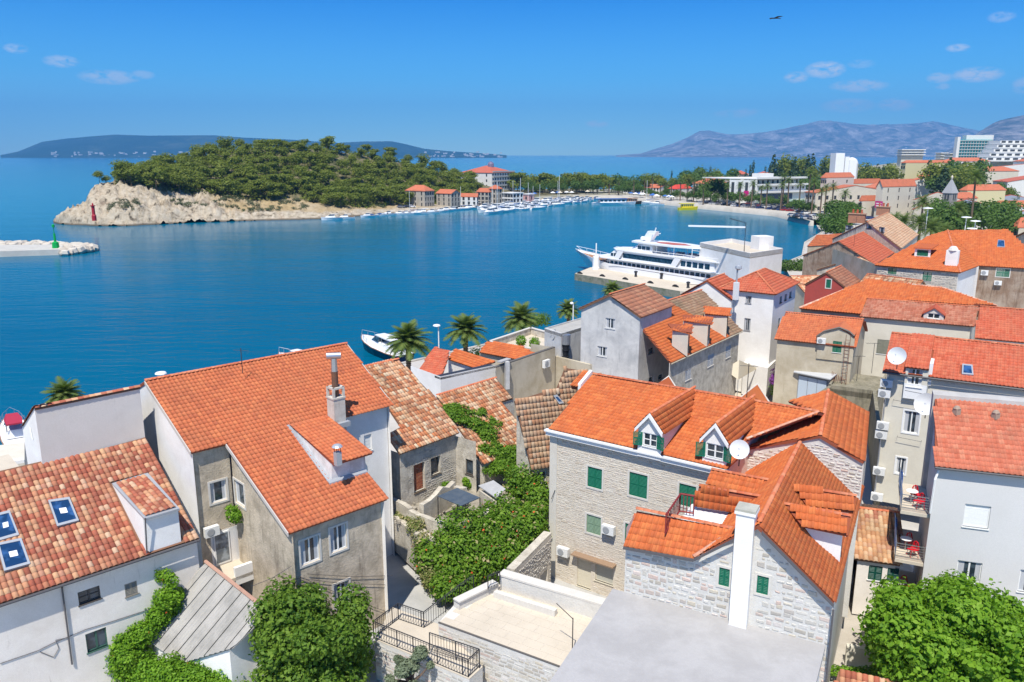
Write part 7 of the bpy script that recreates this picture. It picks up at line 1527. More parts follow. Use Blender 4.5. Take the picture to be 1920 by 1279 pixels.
# ================================================================ far buildings
WIN = M('far_window', (.05, .055, .06), .4); BALC = M('far_balcony', (.25, .25, .25), .8)
def far_wall(h, A, B, zb, zt, m, cols, rows, ww=1.1, wh=1.4, top=None, skip=(), z0=None, band=False, mw=None):
  L = hypot(B.x - A.x, B.y - A.y); u = V(((B.x - A.x) / L, (B.y - A.y) / L, 0)); n = V((u.y, -u.x, 0)); W = []
  for r in range(rows):
    zc = zt - (zt - (z0 or zb)) * (r + .5) / rows
    for c in range(cols):
      if (r, c) in skip: continue
      s = L * (c + .5) / cols; W.append((s - ww / 2, s + ww / 2, zc - wh / 2, zc + wh / 2))
  mb = MB(); facade(mb, A, B, zb, top or [(0, zt), (L, zt)], W, .25); mb.build('wall', m, h)
  key = ('w', round(ww, 2), round(wh, 2), (mw or WIN).name)
  if key not in MATS:
    q = MB(); q.box((0, 0, 0), ww, .06, wh); q.box((0, -.05, 0), .08, .08, wh); MATS[key] = q.mesh('window', mw or WIN)
  off = origin(h)
  for w in W: obj('window', MATS[key], h, V((A.x, A.y, 0)) + u * ((w[0] + w[1]) / 2) - n * .2 + V((0, 0, (w[2] + w[3]) / 2)) - off, (0, 0, atan2(u.y, u.x)))
  return u, n
FR_OR = TM('far_tiles_orange', [(.52, .15, .075), (.56, .17, .09)], damt=.3); FR_RED = TM('far_tiles_red', [(.48, .11, .07), (.5, .13, .08)], damt=.3)
def far_house(label, a, b_, c_, z, rise, roof='hip', wm=None, rm=None, cab=(4, 3), cbc=(2, 3), zb=1.5, group=None, name='house', ww=1.3, wh=1.8, skip=(), cat='house', oh=.5):
  """a,b,c: the left, near and right eave corners in the photograph; z: distance of the near corner"""
  B = PY(b_[0], b_[1], z); z = B.z; ra = math.degrees(atan2(B.y, B.x)); wa, wc = b_[0] - a[0], c_[0] - b_[0]; al = 14 + 58 * wc / (wa + wc)
  def hitx(px, ang):
    r = ray(px, 640); ux, uy = cos(radians(ang)), sin(radians(ang)); k = r.x / r.y; t = (k * B.y - B.x) / (ux - k * uy); return B + V((ux, uy, 0)) * t
  A, C_ = hitx(a[0], ra + 90 - al), hitx(c_[0], ra - al); D = A + C_ - B; wm = wm or W_off; rm = rm or FR_OR; h = thing(name, label, cat, dn((A + C_) / 2, zb), group)
  gt = None; L1, L2 = (B - A).length, (C_ - B).length
  tA = [(0, z), (L1 / 2, z + rise), (L1, z)] if roof == 'gableAB' else None; tB = [(0, z), (L2 / 2, z + rise), (L2, z)] if roof == 'gableBC' else None
  far_wall(h, A, B, zb, z, wm, *cab, ww, wh, tA, skip); far_wall(h, B, C_, zb, z, wm, *cbc, ww, wh, tB); far_wall(h, C_, D, zb, z, wm, 0, 0, top=tA); far_wall(h, D, A, zb, z, wm, 0, 0, top=tB)
  ctr = (A + C_) / 2; e = [p + (p - ctr).normalized() * oh for p in (A, B, C_, D)]; A, B, C_, D = e; mb = MB(); th = V((0, 0, -.3))
  if roof == 'flat': mb.prism([p + V((0, 0, .02)) for p in (A, B, C_, D)], (0, 0, .4))
  else:
    k = V((0, 0, rise))
    if roof == 'gableAB': m1, m2 = (A + B) / 2 + k, (C_ + D) / 2 + k; pl = [[B, C_, m2, m1], [D, A, m1, m2]]
    elif roof == 'gableBC': m1, m2 = (D + A) / 2 + k, (B + C_) / 2 + k; pl = [[A, B, m2, m1], [C_, D, m1, m2]]
    else:
      if L1 >= L2: t = min(.5, .5 * L2 / L1); m1 = (A + D) / 2 + (B - A) * t + k; m2 = (B + C_) / 2 - (B - A) * t + k; pl = [[A, B, m2, m1], [B, C_, m2], [C_, D, m1, m2], [D, A, m1]]
      else: t = min(.5, .5 * L1 / L2); m1 = (A + B) / 2 + (C_ - B) * t + k; m2 = (D + C_) / 2 - (C_ - B) * t + k; pl = [[A, B, m1], [B, C_, m2, m1], [C_, D, m2], [D, A, m1, m2]]
    for q in pl: mb.prism(q, th)
  mb.build('roof', rm, h); return h, (A, B, C_, D)
FW = M('far_white', (.70, .69, .66), .9, (.6, .58, .55), .5, .3); FC = M('far_cream', (.62, .56, .45), .9, (.5, .45, .38), .5, .3); FS = M('far_stone', (.42, .38, .32), .95, (.3, .27, .22), .7, .4); FY = M('far_yellow', (.62, .55, .32), .9); FP = M('far_pink', (.62, .50, .44), .9); FG = M('far_grey', (.46, .45, .44), .9)
h, e = far_house('white four-storey hotel with a red hipped roof on the isthmus', (869, 322), (922, 324), (964, 322), 560, 4.6, 'hip', FW, FR_RED, (3, 4), (9, 5), name='hotel', cat='hotel', skip=[(r, 1) for r in range(4)])
for k in range(5):
  A, B = e[1], e[2]; u = (B - A).normalized(); n = V((u.y, -u.x, 0)); mb = MB(); lbox(mb, A, u, n, .8, (B - A).length - .8, 4 + k * 3.1, 4.9 + k * 3.1, .0, .7); mb.build('balcony', M('balcony_grey', (.42, .43, .43), .8), h)
c = e[0] * .25 + e[1] * .25 + e[2] * .35 + e[3] * .15; mb = MB(); mb.lathe(dn(c, 19.5), [(2.2, 0), (2.2, 2.6), (1.6, 3.6), (.3, 4.2)], 12); mb.build('glass_turret', GLASS('turret_glass', (.12, .10, .16)), h)
far_house('pale stone quay house with an orange hipped roof, leftmost on the marina', (769, 355), (796, 358), (820, 355), 418, 2.8, 'hip', FS, FR_OR, (3, 3), (4, 3), ww=.9)
far_house('second stone quay house from the left, with teal shutters', (824, 361), (846, 363), (867, 360), 426, 2.0, 'gableBC', FS, FR_OR, (3, 3), (3, 3), ww=.9)
far_house('small white quay house with a low orange roof, right of the teal shuttered one', (868, 366), (894, 369), (899, 366), 434, 1.8, 'gableBC', FW, FR_OR, (3, 2), (1, 2)); far_house('narrow dark balconied quay house in the middle of the quay row', (897, 358), (916, 360), (922, 357), 438, 2, 'hip', FS, FR_OR, (3, 3), (1, 3), ww=1.6, wh=1.6)
far_house('stone quay house with an orange roof in front of the hotel', (918, 353), (930, 354), (942, 352), 450, 2, 'hip', FS, FR_OR, (2, 3), (2, 3)); far_house('low flat white building with a glass front at the marina', (942, 362), (962, 363), (980, 360), 456, 0, 'flat', FW, FW, (4, 2), (3, 2), ww=2)
far_house('small pink flat building at the marina', (980, 364), (992, 365), (1000, 363), 470, 0, 'flat', M('far_rose', (.55, .30, .28), .9), FW, (1, 1), (1, 1))
far_house('long low white building with a brown tile roof beyond the palms', (1160, 351), (1184, 353), (1190, 350), 565, 2.6, 'gableBC', FW, T_brown, (4, 1), (1, 1)); far_house('white two-storey house beyond the promenade palms', (1192, 350), (1236, 352), (1246, 348), 560, 2, 'gableBC', FW, FR_OR, (6, 2), (1, 2)); far_house('white house with a bright red roof at the harbour head', (1240, 352), (1270, 354), (1284, 350), 545, 2.6, 'hip', FW, M('far_bright_red', (.55, .06, .04), .8), (4, 2), (2, 2))
far_house('pink house with a terracotta roof left of the big green tree', (1284, 342), (1325, 344), (1345, 338), 530, 2.5, 'hip', FP, FR_OR, (5, 3), (2, 3)); far_house('second pink house behind with a flat terracotta roof', (1296, 335), (1340, 336), (1352, 333), 560, 1.6, 'hip', FP, FR_OR, (4, 1), (1, 1))
# modern white shopping building
A, B, C_ = PY(1368, 342, 440), PY(1420, 342, 432), PY(1512, 340, 450); A.z = B.z = C_.z = 15; h = thing('shopping_building', 'modern white building with set-back balconies and a long dark window band', 'building', dn(A, 1.5))
far_wall(h, A, B, 1.5, 15, FW, 4, 1, 1.6, 9.5, z0=3); u, n = far_wall(h, B, C_, 1.5, 12, FW, 9, 1, 1.5, 1.3, z0=9.2)
L = (C_ - B).length; mb = MB(); lbox(mb, B, u, n, 1, L * .72, 4.6, 7.6, .02, .25); mb.build('window_band', GLASS('band_glass', (.01, .03, .07)), h); mb = MB()
for zz in (8.2, 12.0, 15.6): lbox(mb, B, u, n, 0, L, zz, zz + .9, -.5, 1.6 if zz < 15 else .6)
mb.build('balcony', FW, h); far_wall(h, B - n * 5, C_ - n * 5, 12, 15.6, FW, 10, 1, 1.6, 1.9); mb = MB(); mb.prism([dn(p, 15.4) for p in (A, B, C_, C_ - n * 22, A - n * 22)], (0, 0, .5)); mb.build('roof', FW, h); mb = MB(); lbox(mb, B, u, n, -.2, L, 3.2, 3.9, 0, 2.2); mb.build('awning', M('awning_green', (.35, .48, .38), .8), h); mb = MB(); lbox(mb, B, u, n, 8, 18, 15.9, 18.3, -12, -6); mb.build('roof_box', FW, h)
MG = M('banner_magenta', (.50, .01, .16), .7); L2 = (B - A).length; u2 = (B - A).normalized(); n2 = V((u2.y, -u2.x, 0))
for k, (z0, z1) in enumerate(((7.4, 9.3), (5.2, 7.0))): mb = MB(); lbox(mb, A, u2, n2, L2 * .54, L2 * .72, z0, z1, .05, .12); tag(mb.build('banner', MG), ('upper' if k == 0 else 'lower') + ' magenta banner on the white shopping building', 'banner', 'magenta banners')
# town hall
h, e = far_house('long cream town building with a bright orange roof and arched dormers', (1487, 356), (1530, 361), (1645, 366), 372, 3.2, 'gableBC', FC, FR_OR, (3, 2), (10, 2), name='town_building', cat='building')
A, B, C_, D = e; u = (C_ - B).normalized(); n = V((u.y, -u.x, 0)); L = (C_ - B).length
for k in range(4): c = B + u * (L * (.2 + .2 * k)) - n * 1.5; mb = MB(); mb.lathe(c + V((0, 0, .1)), [(1.0, -.8), (1.0, .8)], 10, n); mb.build('dormer', FW, h)
far_house('cream gabled building with an orange roof right of the long town building', (1590, 352), (1640, 352), (1683, 346), 385, 3.0, 'gableBC', FC, FR_OR, (4, 2), (4, 3)); far_house('pinkish flat-corniced villa with a small orange roof, left of the white church', (1513, 330), (1550, 333), (1572, 329), 450, 2.6, 'hip', FP, FR_OR, (3, 3), (2, 3)); far_house('low orange hip roofed house under the white church', (1566, 342), (1590, 344), (1617, 340), 470, 2.6, 'hip', FC, FR_OR, (3, 1), (3, 1))
h, e = far_house('tall blank cream gable house with a magenta sign', (1614, 362), (1656, 350), (1684, 356), 345, 3, 'gableAB', FC, FR_OR, (0, 0), (3, 4), ww=.8)
A, B = e[0], e[1]; A, B = A + (B - A) * .04, B - (B - A) * .04; a_, b_ = (onv(A, B, 1641, 383), onv(A, B, 1655, 383)); u = (B - A).normalized(); n = V((u.y, -u.x, 0)); sg = MB(); s0, s1 = (a_ - A).dot(u), (b_ - A).dot(u); zc = a_.z; lbox(sg, A, u, n, s0, s1, zc - 1.4, zc + 1.4, .02, .15); t = tag(sg.build('sign', MG), 'magenta sign with two pale lines on the blank cream gable', 'sign'); sg = MB()
for k in (-.45, .45): lbox(sg, A, u, n, s0 + .5, s1 - .5, zc + k - .18, zc + k + .18, .15, .17)
sg.build('lettering_line', WHT, t)
# white church
D = 560; h = thing('white_church', 'modern white church of stepped blank slabs with a pale dome', 'church', gp(1590, D)); g = lambda px, py: PY(px, py, D)
for (x0, x1, yt, dp) in ((1567, 1584, 287, 8), (1584, 1592, 294, 14), (1592, 1606, 300, 12)): a_, b_ = g(x0, yt), g(x1, yt); mb = MB(); mb.box(V(((a_.x + b_.x) / 2, D + dp / 2, 2)), b_.x - a_.x, dp, a_.z - 2, .08, True); mb.build('slab_wall', M('church_white', (.82, .82, .82), .8), h)
c = g(1606, 302); mb = MB(); mb.lathe(V((c.x, D + 8, 4)), [(4.5, 0), (4.5, c.z - 6), (4.3, c.z - 5), (3.4, c.z - 3), (1.6, c.z - 1.9), (.1, c.z - 1.5)], 14); mb.build('dome', FW, h)
far_house('yellowish block of flats with a terracotta roof and balconies', (1662, 303), (1690, 305), (1735, 301), 600, 1.8, 'hip', FY, FR_OR, (2, 3), (5, 3), zb=4, ww=2, wh=1.6); far_house('white house with a plain orange roof below the yellowish flats', (1668, 337), (1690, 341), (1738, 336), 480, 3.4, 'gableBC', FW, FR_OR, (2, 2), (5, 2)); far_house('long mansard roofed row with white dormers below the cream gable', (1684, 372), (1715, 374), (1765, 366), 340, 3, 'gableBC', FC, FR_RED, (3, 2), (5, 2))
far_house('lower mansard row with little white dormers by the palms', (1684, 388), (1714, 392), (1730, 388), 300, 2, 'gableBC', FC, FR_RED, (3, 1), (2, 1)); far_house('pale yellow villa behind the stone bell tower', (1778, 355), (1800, 356), (1832, 352), 390, 2.6, 'hip', FY, FR_OR, (2, 2), (3, 2)); far_house('long white flats with an orange roof among the far trees at the right', (1828, 308), (1870, 312), (1960, 306), 640, 2.8, 'gableBC', FW, FR_OR, (5, 3), (8, 3), zb=6)
h, e = far_house('white flats with a red roof and balcony rows at the right edge', (1848, 336), (1862, 339), (1945, 335), 480, 3.4, 'gableBC', FW, FR_RED, (1, 3), (8, 3), zb=2, ww=1.8)
A, B, C_, D_ = e; u = (C_ - B).normalized(); n = V((u.y, -u.x, 0))
for k in range(2): mb = MB(); lbox(mb, B, u, n, 1, 22, 7.5 + k * 4.2, 8.5 + k * 4.2, 0, 1.2); mb.build('balcony', FG, h)
for (a, b_, c, z, r, lb) in (((1795, 385), (1830, 392), (1870, 378), 330, 2.5, 'broad low red roof with a blue-grey side wall behind the park'), ((1850, 392), (1880, 404), (1960, 396), 300, 3.0, 'wide red roofed hall at the right edge behind the park'), ((1740, 378), (1775, 384), (1812, 374), 325, 2.2, 'long orange roofed row just behind the park trees'), ((1812, 368), (1850, 374), (1900, 364), 400, 2.2, 'orange roofed row under the red roofed flats')):
  far_house(lb, a, b_, c, z, r, 'gableBC', M('far_bluegrey', (.32, .35, .42), .9), FR_RED, (3, 1), (4, 1))
# bell tower
c = gp(1774, 300, 2); t = thing('bell_tower', 'stone bell tower with a grey pyramid spire and arched openings', 'tower', c); zt = PY(1774, 362, 300).z; mb = MB(); mb.box(c, 3.6, 3.6, zt - 2, .5, True); mb.build('shaft', M('tower_stone', (.30, .28, .26), .95, (.2, .18, .17), .7, .6), t); mb = MB(); ztp = PY(1774, 334, 300).z; i0 = [dn(c + V((cos(.5 + pi / 4 + k * pi / 2), sin(.5 + pi / 4 + k * pi / 2), 0)) * 2.9, zt) for k in range(4)]
for k in range(4): mb.poly([i0[k], i0[(k + 1) % 4], dn(c, ztp)])
mb.poly(i0[::-1]); mb.build('spire', M('spire_grey', (.34, .34, .35), .9), t)
for k in range(4):
  for s in (-1, 1): a = .5 + k * pi / 2; nn_ = V((cos(a), sin(a), 0)); tt = V((-sin(a), cos(a), 0)); mb = MB(); mb.box(c + nn_ * 1.8 + tt * s * .55 + V((0, 0, zt - 4.6)), .1, .6, 2.2, a, True); mb.build('belfry_opening', WIN, t)
mb = MB(); mb.lathe(dn(c, ztp - .3), [(.3, 0), (.45, .6), (.1, 1.4)], 6); mb.build('finial', FC, t)
# hotels far right
D = 900; a_, b_ = PY(1800, 262, D), PY(1862, 258, D); g0 = 20; h = thing('glass_hotel', 'tall slab hotel with a turquoise glass front on the far hillside', 'hotel', V((a_.x, D, g0))); TL = GLASS('teal_glass', (.01, .20, .20), .15); mb = MB(); mb.obox(V((a_.x, D, 8)), b_ - a_ + V((0, 0, a_.z - b_.z)), V((4, 16, 0)), V((0, 0, a_.z - 8))); mb.build('glass_block', TL, h); off = V((0, 0, 0)); w = b_.x - a_.x
for k in range(9): mb = MB(); mb.box(V(((a_.x + b_.x) / 2, D - .5, a_.z - 1 - k * 3.2)), w, 1.4, .7, 0); mb.build('balcony', FG, h)
for k in range(13): mb = MB(); mb.box(V((a_.x + w * k / 12, D - .3, (a_.z + 10) / 2)), .4, 1.0, a_.z - 12, 0); mb.build('divider', FG, h)
mb = MB(); mb.box(V((a_.x - 1.6, D + 2, 8)), 3, 6, a_.z - 5, 0, True); mb.build('end_wall', FW, h); mb = MB(); mb.box(V((b_.x - 12, D + 8, a_.z)), 30, 8, 5, 0, True); mb.build('roof_storey', FW, h)
D = 800; h = thing('terrace_hotel', 'white stepped terrace hotel right of the glass hotel', 'hotel', gp(1890, D))
for k, (x0, x1, yt) in enumerate(((1876, 1990, 262), (1870, 1990, 270), (1864, 1990, 278), (1856, 1990, 286), (1850, 1990, 294))):
  a_, b_ = PY(x0, yt, D - k * 3), PY(x1, yt, D - k * 3); mb = MB(); mb.box(V(((a_.x + b_.x) / 2, D - k * 3 + 10, a_.z - 3.2)), b_.x - a_.x, 20, 2.4, 0, True); mb.box(V(((a_.x + b_.x) / 2, D - k * 3 + 9, a_.z - 4.4)), b_.x - a_.x, 24, 1.2, 0, True); mb.build('storey', FW, h)
  q = MB()
  for j in range(9): w_ = (b_.x - a_.x) / 9; q = MB(); q.box(V((a_.x + w_ * (j + .5), D - k * 3 - .1, a_.z - 2.9)), w_ * .6, .3, 1.8, 0, True); q.build('window', WIN, h)
mb = MB(); mb.box(V((a_.x + 40, D + 20, 6)), 90, 20, a_.z - 10, 0, True); mb.build('base', FW, h)
for (x0, x1, yt, yb, D, lb) in ((1690, 1735, 280, 292, 1000, 'long low white hotel with balcony rows on the distant shore'), (1763, 1778, 286, 296, 950, 'little pale domed building left of the glass hotel'), (1780, 1800, 287, 298, 920, 'small cream houses left of the glass hotel')):
  a_, b_ = PY(x0, yt, D), PY(x1, yt, D); h = thing('far_building', lb, 'building', V((a_.x, D, 2)));
  for k in range(3): q = MB(); zz = a_.z - k * 3.0; q.box(V(((a_.x + b_.x) / 2, D + 5, zz - 1)), b_.x - a_.x, 14, 1.0, 0, True); q.build('balcony', FW, h); q = MB(); q.box(V(((a_.x + b_.x) / 2, D + 6, zz - 3)), b_.x - a_.x - 2, 10, 2.0, 0, True); q.build('storey', FG if x0 == 1690 else FC, h)
  q = MB(); q.box(V(((a_.x + b_.x) / 2, D + 6, 2)), b_.x - a_.x - 3, 10, a_.z - 11, 0, True); q.build('base', FC, h)
for (px, D, w, z) in ((1386, 620, 10, 16), (1430, 640, 12, 15), (1270, 620, 9, 9), (1268, 600, 8, 7.5)):
  c = gp(px, D, 2); q = thing('small_house', 'small red roofed house half hidden in the trees', 'house', c, 'small houses hidden in the trees'); q['label'] = 'small red roofed house half hidden among the trees near the far shore'; mb = MB(); mb.box(c, w, 8, z - 4, .3, True); mb.build('wall', FC, q); mb = MB(); mb.lathe(dn(c, z - 2), [(w * .75, 0), (.5, 2.6)], 4); mb.build('roof', FR_RED, q)
for px, D, h in ((1548, 262, 8), (1558, 250, 9), (1572, 245, 9), (1583, 262, 10), (1566, 275, 9), (1540, 285, 7), (1590, 280, 10)): tree('broadleaf_tree', ('taller' if h > 8.5 else 'shorter') + ' grey-green tree on the quay behind the old gable house', gp(px, D, 1.5), h, RV, 'trees on the quay behind the old gable house', 1.1)
for a, b_, c, D, r, wm, lb in (((1700, 328), (1722, 330), (1745, 326), 520, 3, FW, 'white hip roofed house before the park trees'), ((1835, 350), (1850, 352), (1880, 348), 500, 3, FC, 'cream house above the red roofed row'), ((1742, 368), (1760, 371), (1782, 366), 350, 2.4, FC, 'cream house left of the bell tower'), ((1835, 382), (1850, 386), (1885, 380), 340, 2.4, FW, 'white house with an orange roof right of the tall palm'), ((1880, 418), (1900, 424), (1960, 414), 232, 2.6, W_sand, 'sandy house at the right edge under the park'), ((1590, 372), (1612, 376), (1640, 372), 352, 2.2, FC, 'low annex before the gable with the magenta sign'), ((1880, 300), (1900, 302), (1930, 298), 700, 3, FW, 'white house high among the trees under the terrace hotel'), ((1745, 300), (1765, 302), (1790, 298), 720, 3, FW, 'pale house under the glass hotel'), ((1800, 318), (1815, 320), (1838, 316), 600, 3, FC, 'cream house in front of the glass hotel')):
  far_house(lb, a, b_, c, D, r, 'hip', wm, FR_OR, (3, 2), (3, 2))
# ================================================================ cruise ship at the pier
HULLW = M('hull_white', (.80, .80, .80), .35, spec=.5); DKG = GLASS('ship_glass', (.01, .03, .05), .1); TEAK = M('deck_teak', (.34, .18, .10), .7); NAVY = M('hull_navy', (.01, .015, .05), .25, spec=.6)
def ship():
  bow, ang = P(1079, 466, 4.95), radians(128.3); Lh = 50.0; f = V((cos(ang), sin(ang), 0)); s = V((-f.y, f.x, 0)); st = dn(bow, 0) - f * Lh
  t = thing('cruise_ship', 'white multi-deck cruise ship moored bow-left along the pier, with a red patterned sun roof', 'ship', st + f * 25)
  def W(x, y, z): return st + f * x + s * y + V((0, 0, z * .8))
  xs = [0, 4, 12, 24, 34, 40, 44, 47, 49, 50]; hb = [3.4, 3.9, 4.2, 4.2, 3.9, 3.1, 2.1, 1.2, .5, .1]; wl = [3.2, 3.7, 4.0, 4.0, 3.4, 2.2, .9, .1, .05, .0]; dz = [3.2, 3.2, 3.2, 3.3, 3.8, 4.5, 5.1, 5.6, 6.0, 6.2]
  mb = MB(); rows = []
  for x, b_, w, z in zip(xs, hb, wl, dz):
    xw = x if x < 40 else 40 + (x - 40) * .45; xm = (x + xw) / 2; rows.append([W(xw, w, -.3), W(xm, (b_ + w) * .52, z * .5), W(x, b_, z), W(x, b_ - .15 if b_ > .3 else 0, z), W(x, -b_ + .15 if b_ > .3 else 0, z), W(x, -b_, z), W(xm, -(b_ + w) * .52, z * .5), W(xw, -w, -.3)])
  for a, b_ in zip(rows, rows[1:]):
    for k in range(7):
      if k == 3: continue
      mb.quad(a[k], b_[k], b_[k + 1], a[k + 1])
  mb.poly(rows[0]); mb.build('hull', HULLW, t)
  mb = MB()
  for a, b_ in zip(rows, rows[1:]): mb.quad(a[3] - V((0, 0, .55)), b_[3] - V((0, 0, .55)), b_[4] - V((0, 0, .55)), a[4] - V((0, 0, .55)))
  mb.build('deck', TEAK, t)
  def tier(name, x0, x1, hw, z0, z1, m=HULLW, rake=1.5, tail=0):
    mb = MB(); p = [W(x0, -hw, z0), W(x1, -hw, z0), W(x1 + rake * .0, 0, z0), W(x1, hw, z0), W(x0, hw, z0)]
    a = [W(x0, -hw, z0), W(x1 - 2, -hw, z0), W(x1, -hw * .55, z0), W(x1, hw * .55, z0), W(x1 - 2, hw, z0), W(x0, hw, z0)]; b_ = [W(x0 + tail, -hw, z1), W(x1 - 2 - rake, -hw, z1), W(x1 - rake, -hw * .5, z1), W(x1 - rake, hw * .5, z1), W(x1 - 2 - rake, hw, z1), W(x0 + tail, hw, z1)]
    for k in range(6): mb.quad(a[k], a[(k + 1) % 6], b_[(k + 1) % 6], b_[k])
    mb.poly(b_); return mb.build(name, m, t)
  def slab(x0, x1, hw, z, th=.22, m=HULLW, nm='deck_slab'):
    a = [W(x0, -hw, z), W(x1 - 3, -hw, z), W(x1, -hw * .4, z), W(x1, hw * .4, z), W(x1 - 3, hw, z), W(x0, hw, z)]; mb = MB(); mb.prism(a, (0, 0, th)); return mb.build(nm, m, t)
  def strip(x0, x1, z0, z1, hw, n, nm='window', gap=.35, m=DKG, side=(-1, 1)):
    w = (x1 - x0) / n
    for sd in side:
      for i in range(n):
        a = x0 + i * w + gap / 2; b_ = x0 + (i + 1) * w - gap / 2; mb = MB(); mb.quad(W(a, sd * (hw + .03), z0), W(b_, sd * (hw + .03), z0), W(b_, sd * (hw + .03), z1), W(a, sd * (hw + .03), z1)); mb.build(nm, m, t)
  tier('main_deckhouse', 3, 38, 3.2, 2.7, 5.3); slab(.5, 40, 4.1, 5.3); strip(5, 36, 3.6, 4.7, 3.2, 22)
  mb = MB()
  for sd in (-1, 1): mb.quad(W(.3, sd * 4.2, 3.2), W(34, sd * 4.15, 3.6), W(34, sd * 4.15, 4.0), W(.3, sd * 4.2, 3.9))
  mb.build('bulwark', HULLW, t)
  tier('saloon_deckhouse', 4, 37, 3.6, 5.5, 8.0, rake=3); slab(2, 35, 4.0, 8.0); strip(15, 30, 6.1, 7.4, 3.6, 1, gap=.1); strip(5, 13, 6.0, 7.4, 3.6, 5); strip(31, 34, 6.2, 7.1, 3.6, 3, gap=.2)
  mb = MB(); mb.quad(W(34.6, -3.2, 6.1), W(36.3, -1.6, 6.1), W(35.2, -1.7, 7.3), W(33.6, -3.2, 7.3)); mb.quad(W(36.4, -1.6, 6.1), W(36.4, 1.6, 6.1), W(35.2, 1.6, 7.3), W(35.2, -1.6, 7.3)); mb.build('bridge_window', DKG, t)
  mb = MB()
  for x in (14, 31):
    for sd in (-1, 1): mb.poly([W(x, sd * 4.0, 5.4), W(x + 1.6, sd * 4.0, 5.4), W(x + .3, sd * 4.0, 8.1), W(x - 1.6, sd * 4.0, 8.1)])
  mb.build('side_fin', HULLW, t)
  tier('wheelhouse', 22, 30, 2.6, 8.2, 10.4, rake=3); strip(22.6, 26.5, 8.9, 9.9, 2.6, 3, gap=.2)
  mb = MB()
  for sd in (-1, 1):
    for x in range(4, 33, 2): mb.tube([W(x, sd * 3.9, 8.2), W(x, sd * 3.9, 9.1)], .04, 4)
    mb.tube([W(3, sd * 3.9, 9.1), W(32, sd * 3.9, 9.1)], .05, 4); mb.tube([W(34, sd * 3.6, 4.4), W(46, sd * 1.5, 6.3), W(49.6, 0, 7.0)], .05, 4)
    for x in range(35, 49, 2): k = lerp([(34, 3.6), (46, 1.5), (50, 0)], x); zz = lerp([(34, 3.8), (44, 5.1), (50, 6.2)], x); mb.tube([W(x, sd * k, zz), W(x, sd * k, zz + .9)], .04, 4)
  mb.build('railing', HULLW, t)
  pts = [W(9, 0, 10.6), W(11, -2.2, 10.6), W(16, -3.3, 10.6), W(24, -3.3, 10.6), W(28.5, -2.4, 10.6), W(29.5, 0, 10.6), W(28.5, 2.4, 10.6), W(24, 3.3, 10.6), W(16, 3.3, 10.6), W(11, 2.2, 10.6)]; mb = MB(); mb.prism(pts, (0, 0, .35)); mb.build('sun_roof', HULLW, t)
  mb = MB(); mb.poly([p + V((0, 0, .37)) for p in (W(13, 0, 10.6), W(16.5, -1.9, 10.6), W(21, -1.5, 10.6), W(23.5, 0, 10.6), W(21, 1.5, 10.6), W(16.5, 1.9, 10.6))]); mb.build('roof_pattern', M('roof_red_pattern', (.42, .12, .09), .7), t)
  mb = MB()
  for x in (11, 16, 21): [mb.tube([W(x, sd * 2.3, 8.2), W(x, sd * 2.3, 10.6)], .07, 5) for sd in (-1, 1)]
  mb.build('roof_post', HULLW, t)
  mb = MB(); mb.prism([W(24.6, -.5, 11), W(27.2, -.5, 11), W(27.2, .5, 11), W(24.6, .5, 11)], f * -1.8 + V((0, 0, 2.4))); mb.tube([W(24, 0, 13.2), W(23.4, 0, 15.0)], .12, 5); mb.tube([W(23.8, -2, 13.2), W(23.8, 2, 13.2)], .12, 5); mb.lathe(W(24.5, -1.5, 12.6), [(.5, 0), (.6, .4), (.35, .8)], 8); mb.lathe(W(26.2, 1.2, 11.4), [(.5, 0), (.6, .4), (.35, .8)], 8); mb.build('mast', HULLW, t)
  mb = MB(); [mb.box(W(x, random.uniform(-2, 2), 8.25), 1.9, .7, .35, ang, True) for x in (5, 6.2, 8, 9.5, 11.5, 12.6, 14.2, 16, 17.5)]; mb.build('sun_lounger', M('lounger_blue_grey', (.25, .27, .34), .8), t, stuff=True)
  mb = MB(); [mb.lathe(W(x, -3.98, 2.3), [(.22, 0), (.22, .04)], 8, -s) for x in (35.5, 37.4, 39.2, 41)]; mb.build('porthole', DKG, t)
  mb = MB(); [mb.lathe(W(x, -4.2, 5.9), [(.35, 0), (.35, .1)], 8, -s) for x in (13.2, 32.5)]; mb.build('lifebuoy', M('lifebuoy_orange', (.7, .12, .03), .6), t)
  mb = MB(); mb.tube([W(18, -4.2, 3.0), P(1250, 520, 1.7)], .35, 4); mb.build('gangway', FLASH, t)
  lp = thing('pier_flood_mast', 'tall white light arm on a thin dark mast over the white quay block', 'lamp post', P(1392, 480, 9)); c = P(1395, 474, 9.4); mb = MB(); mb.tube([c, dn(c, 15.2), dn(c, 15.6) + V((-3, .5, .4))], .09, 5); mb.build('mast', DARKM, lp); e = dn(c, 14.2); mb = MB(); mb.obox(e, V((-10.5, 3, 0)), V((.2, .5, 0)), V((0, 0, .3))); mb.build('arm', HULLW, lp)
ship()
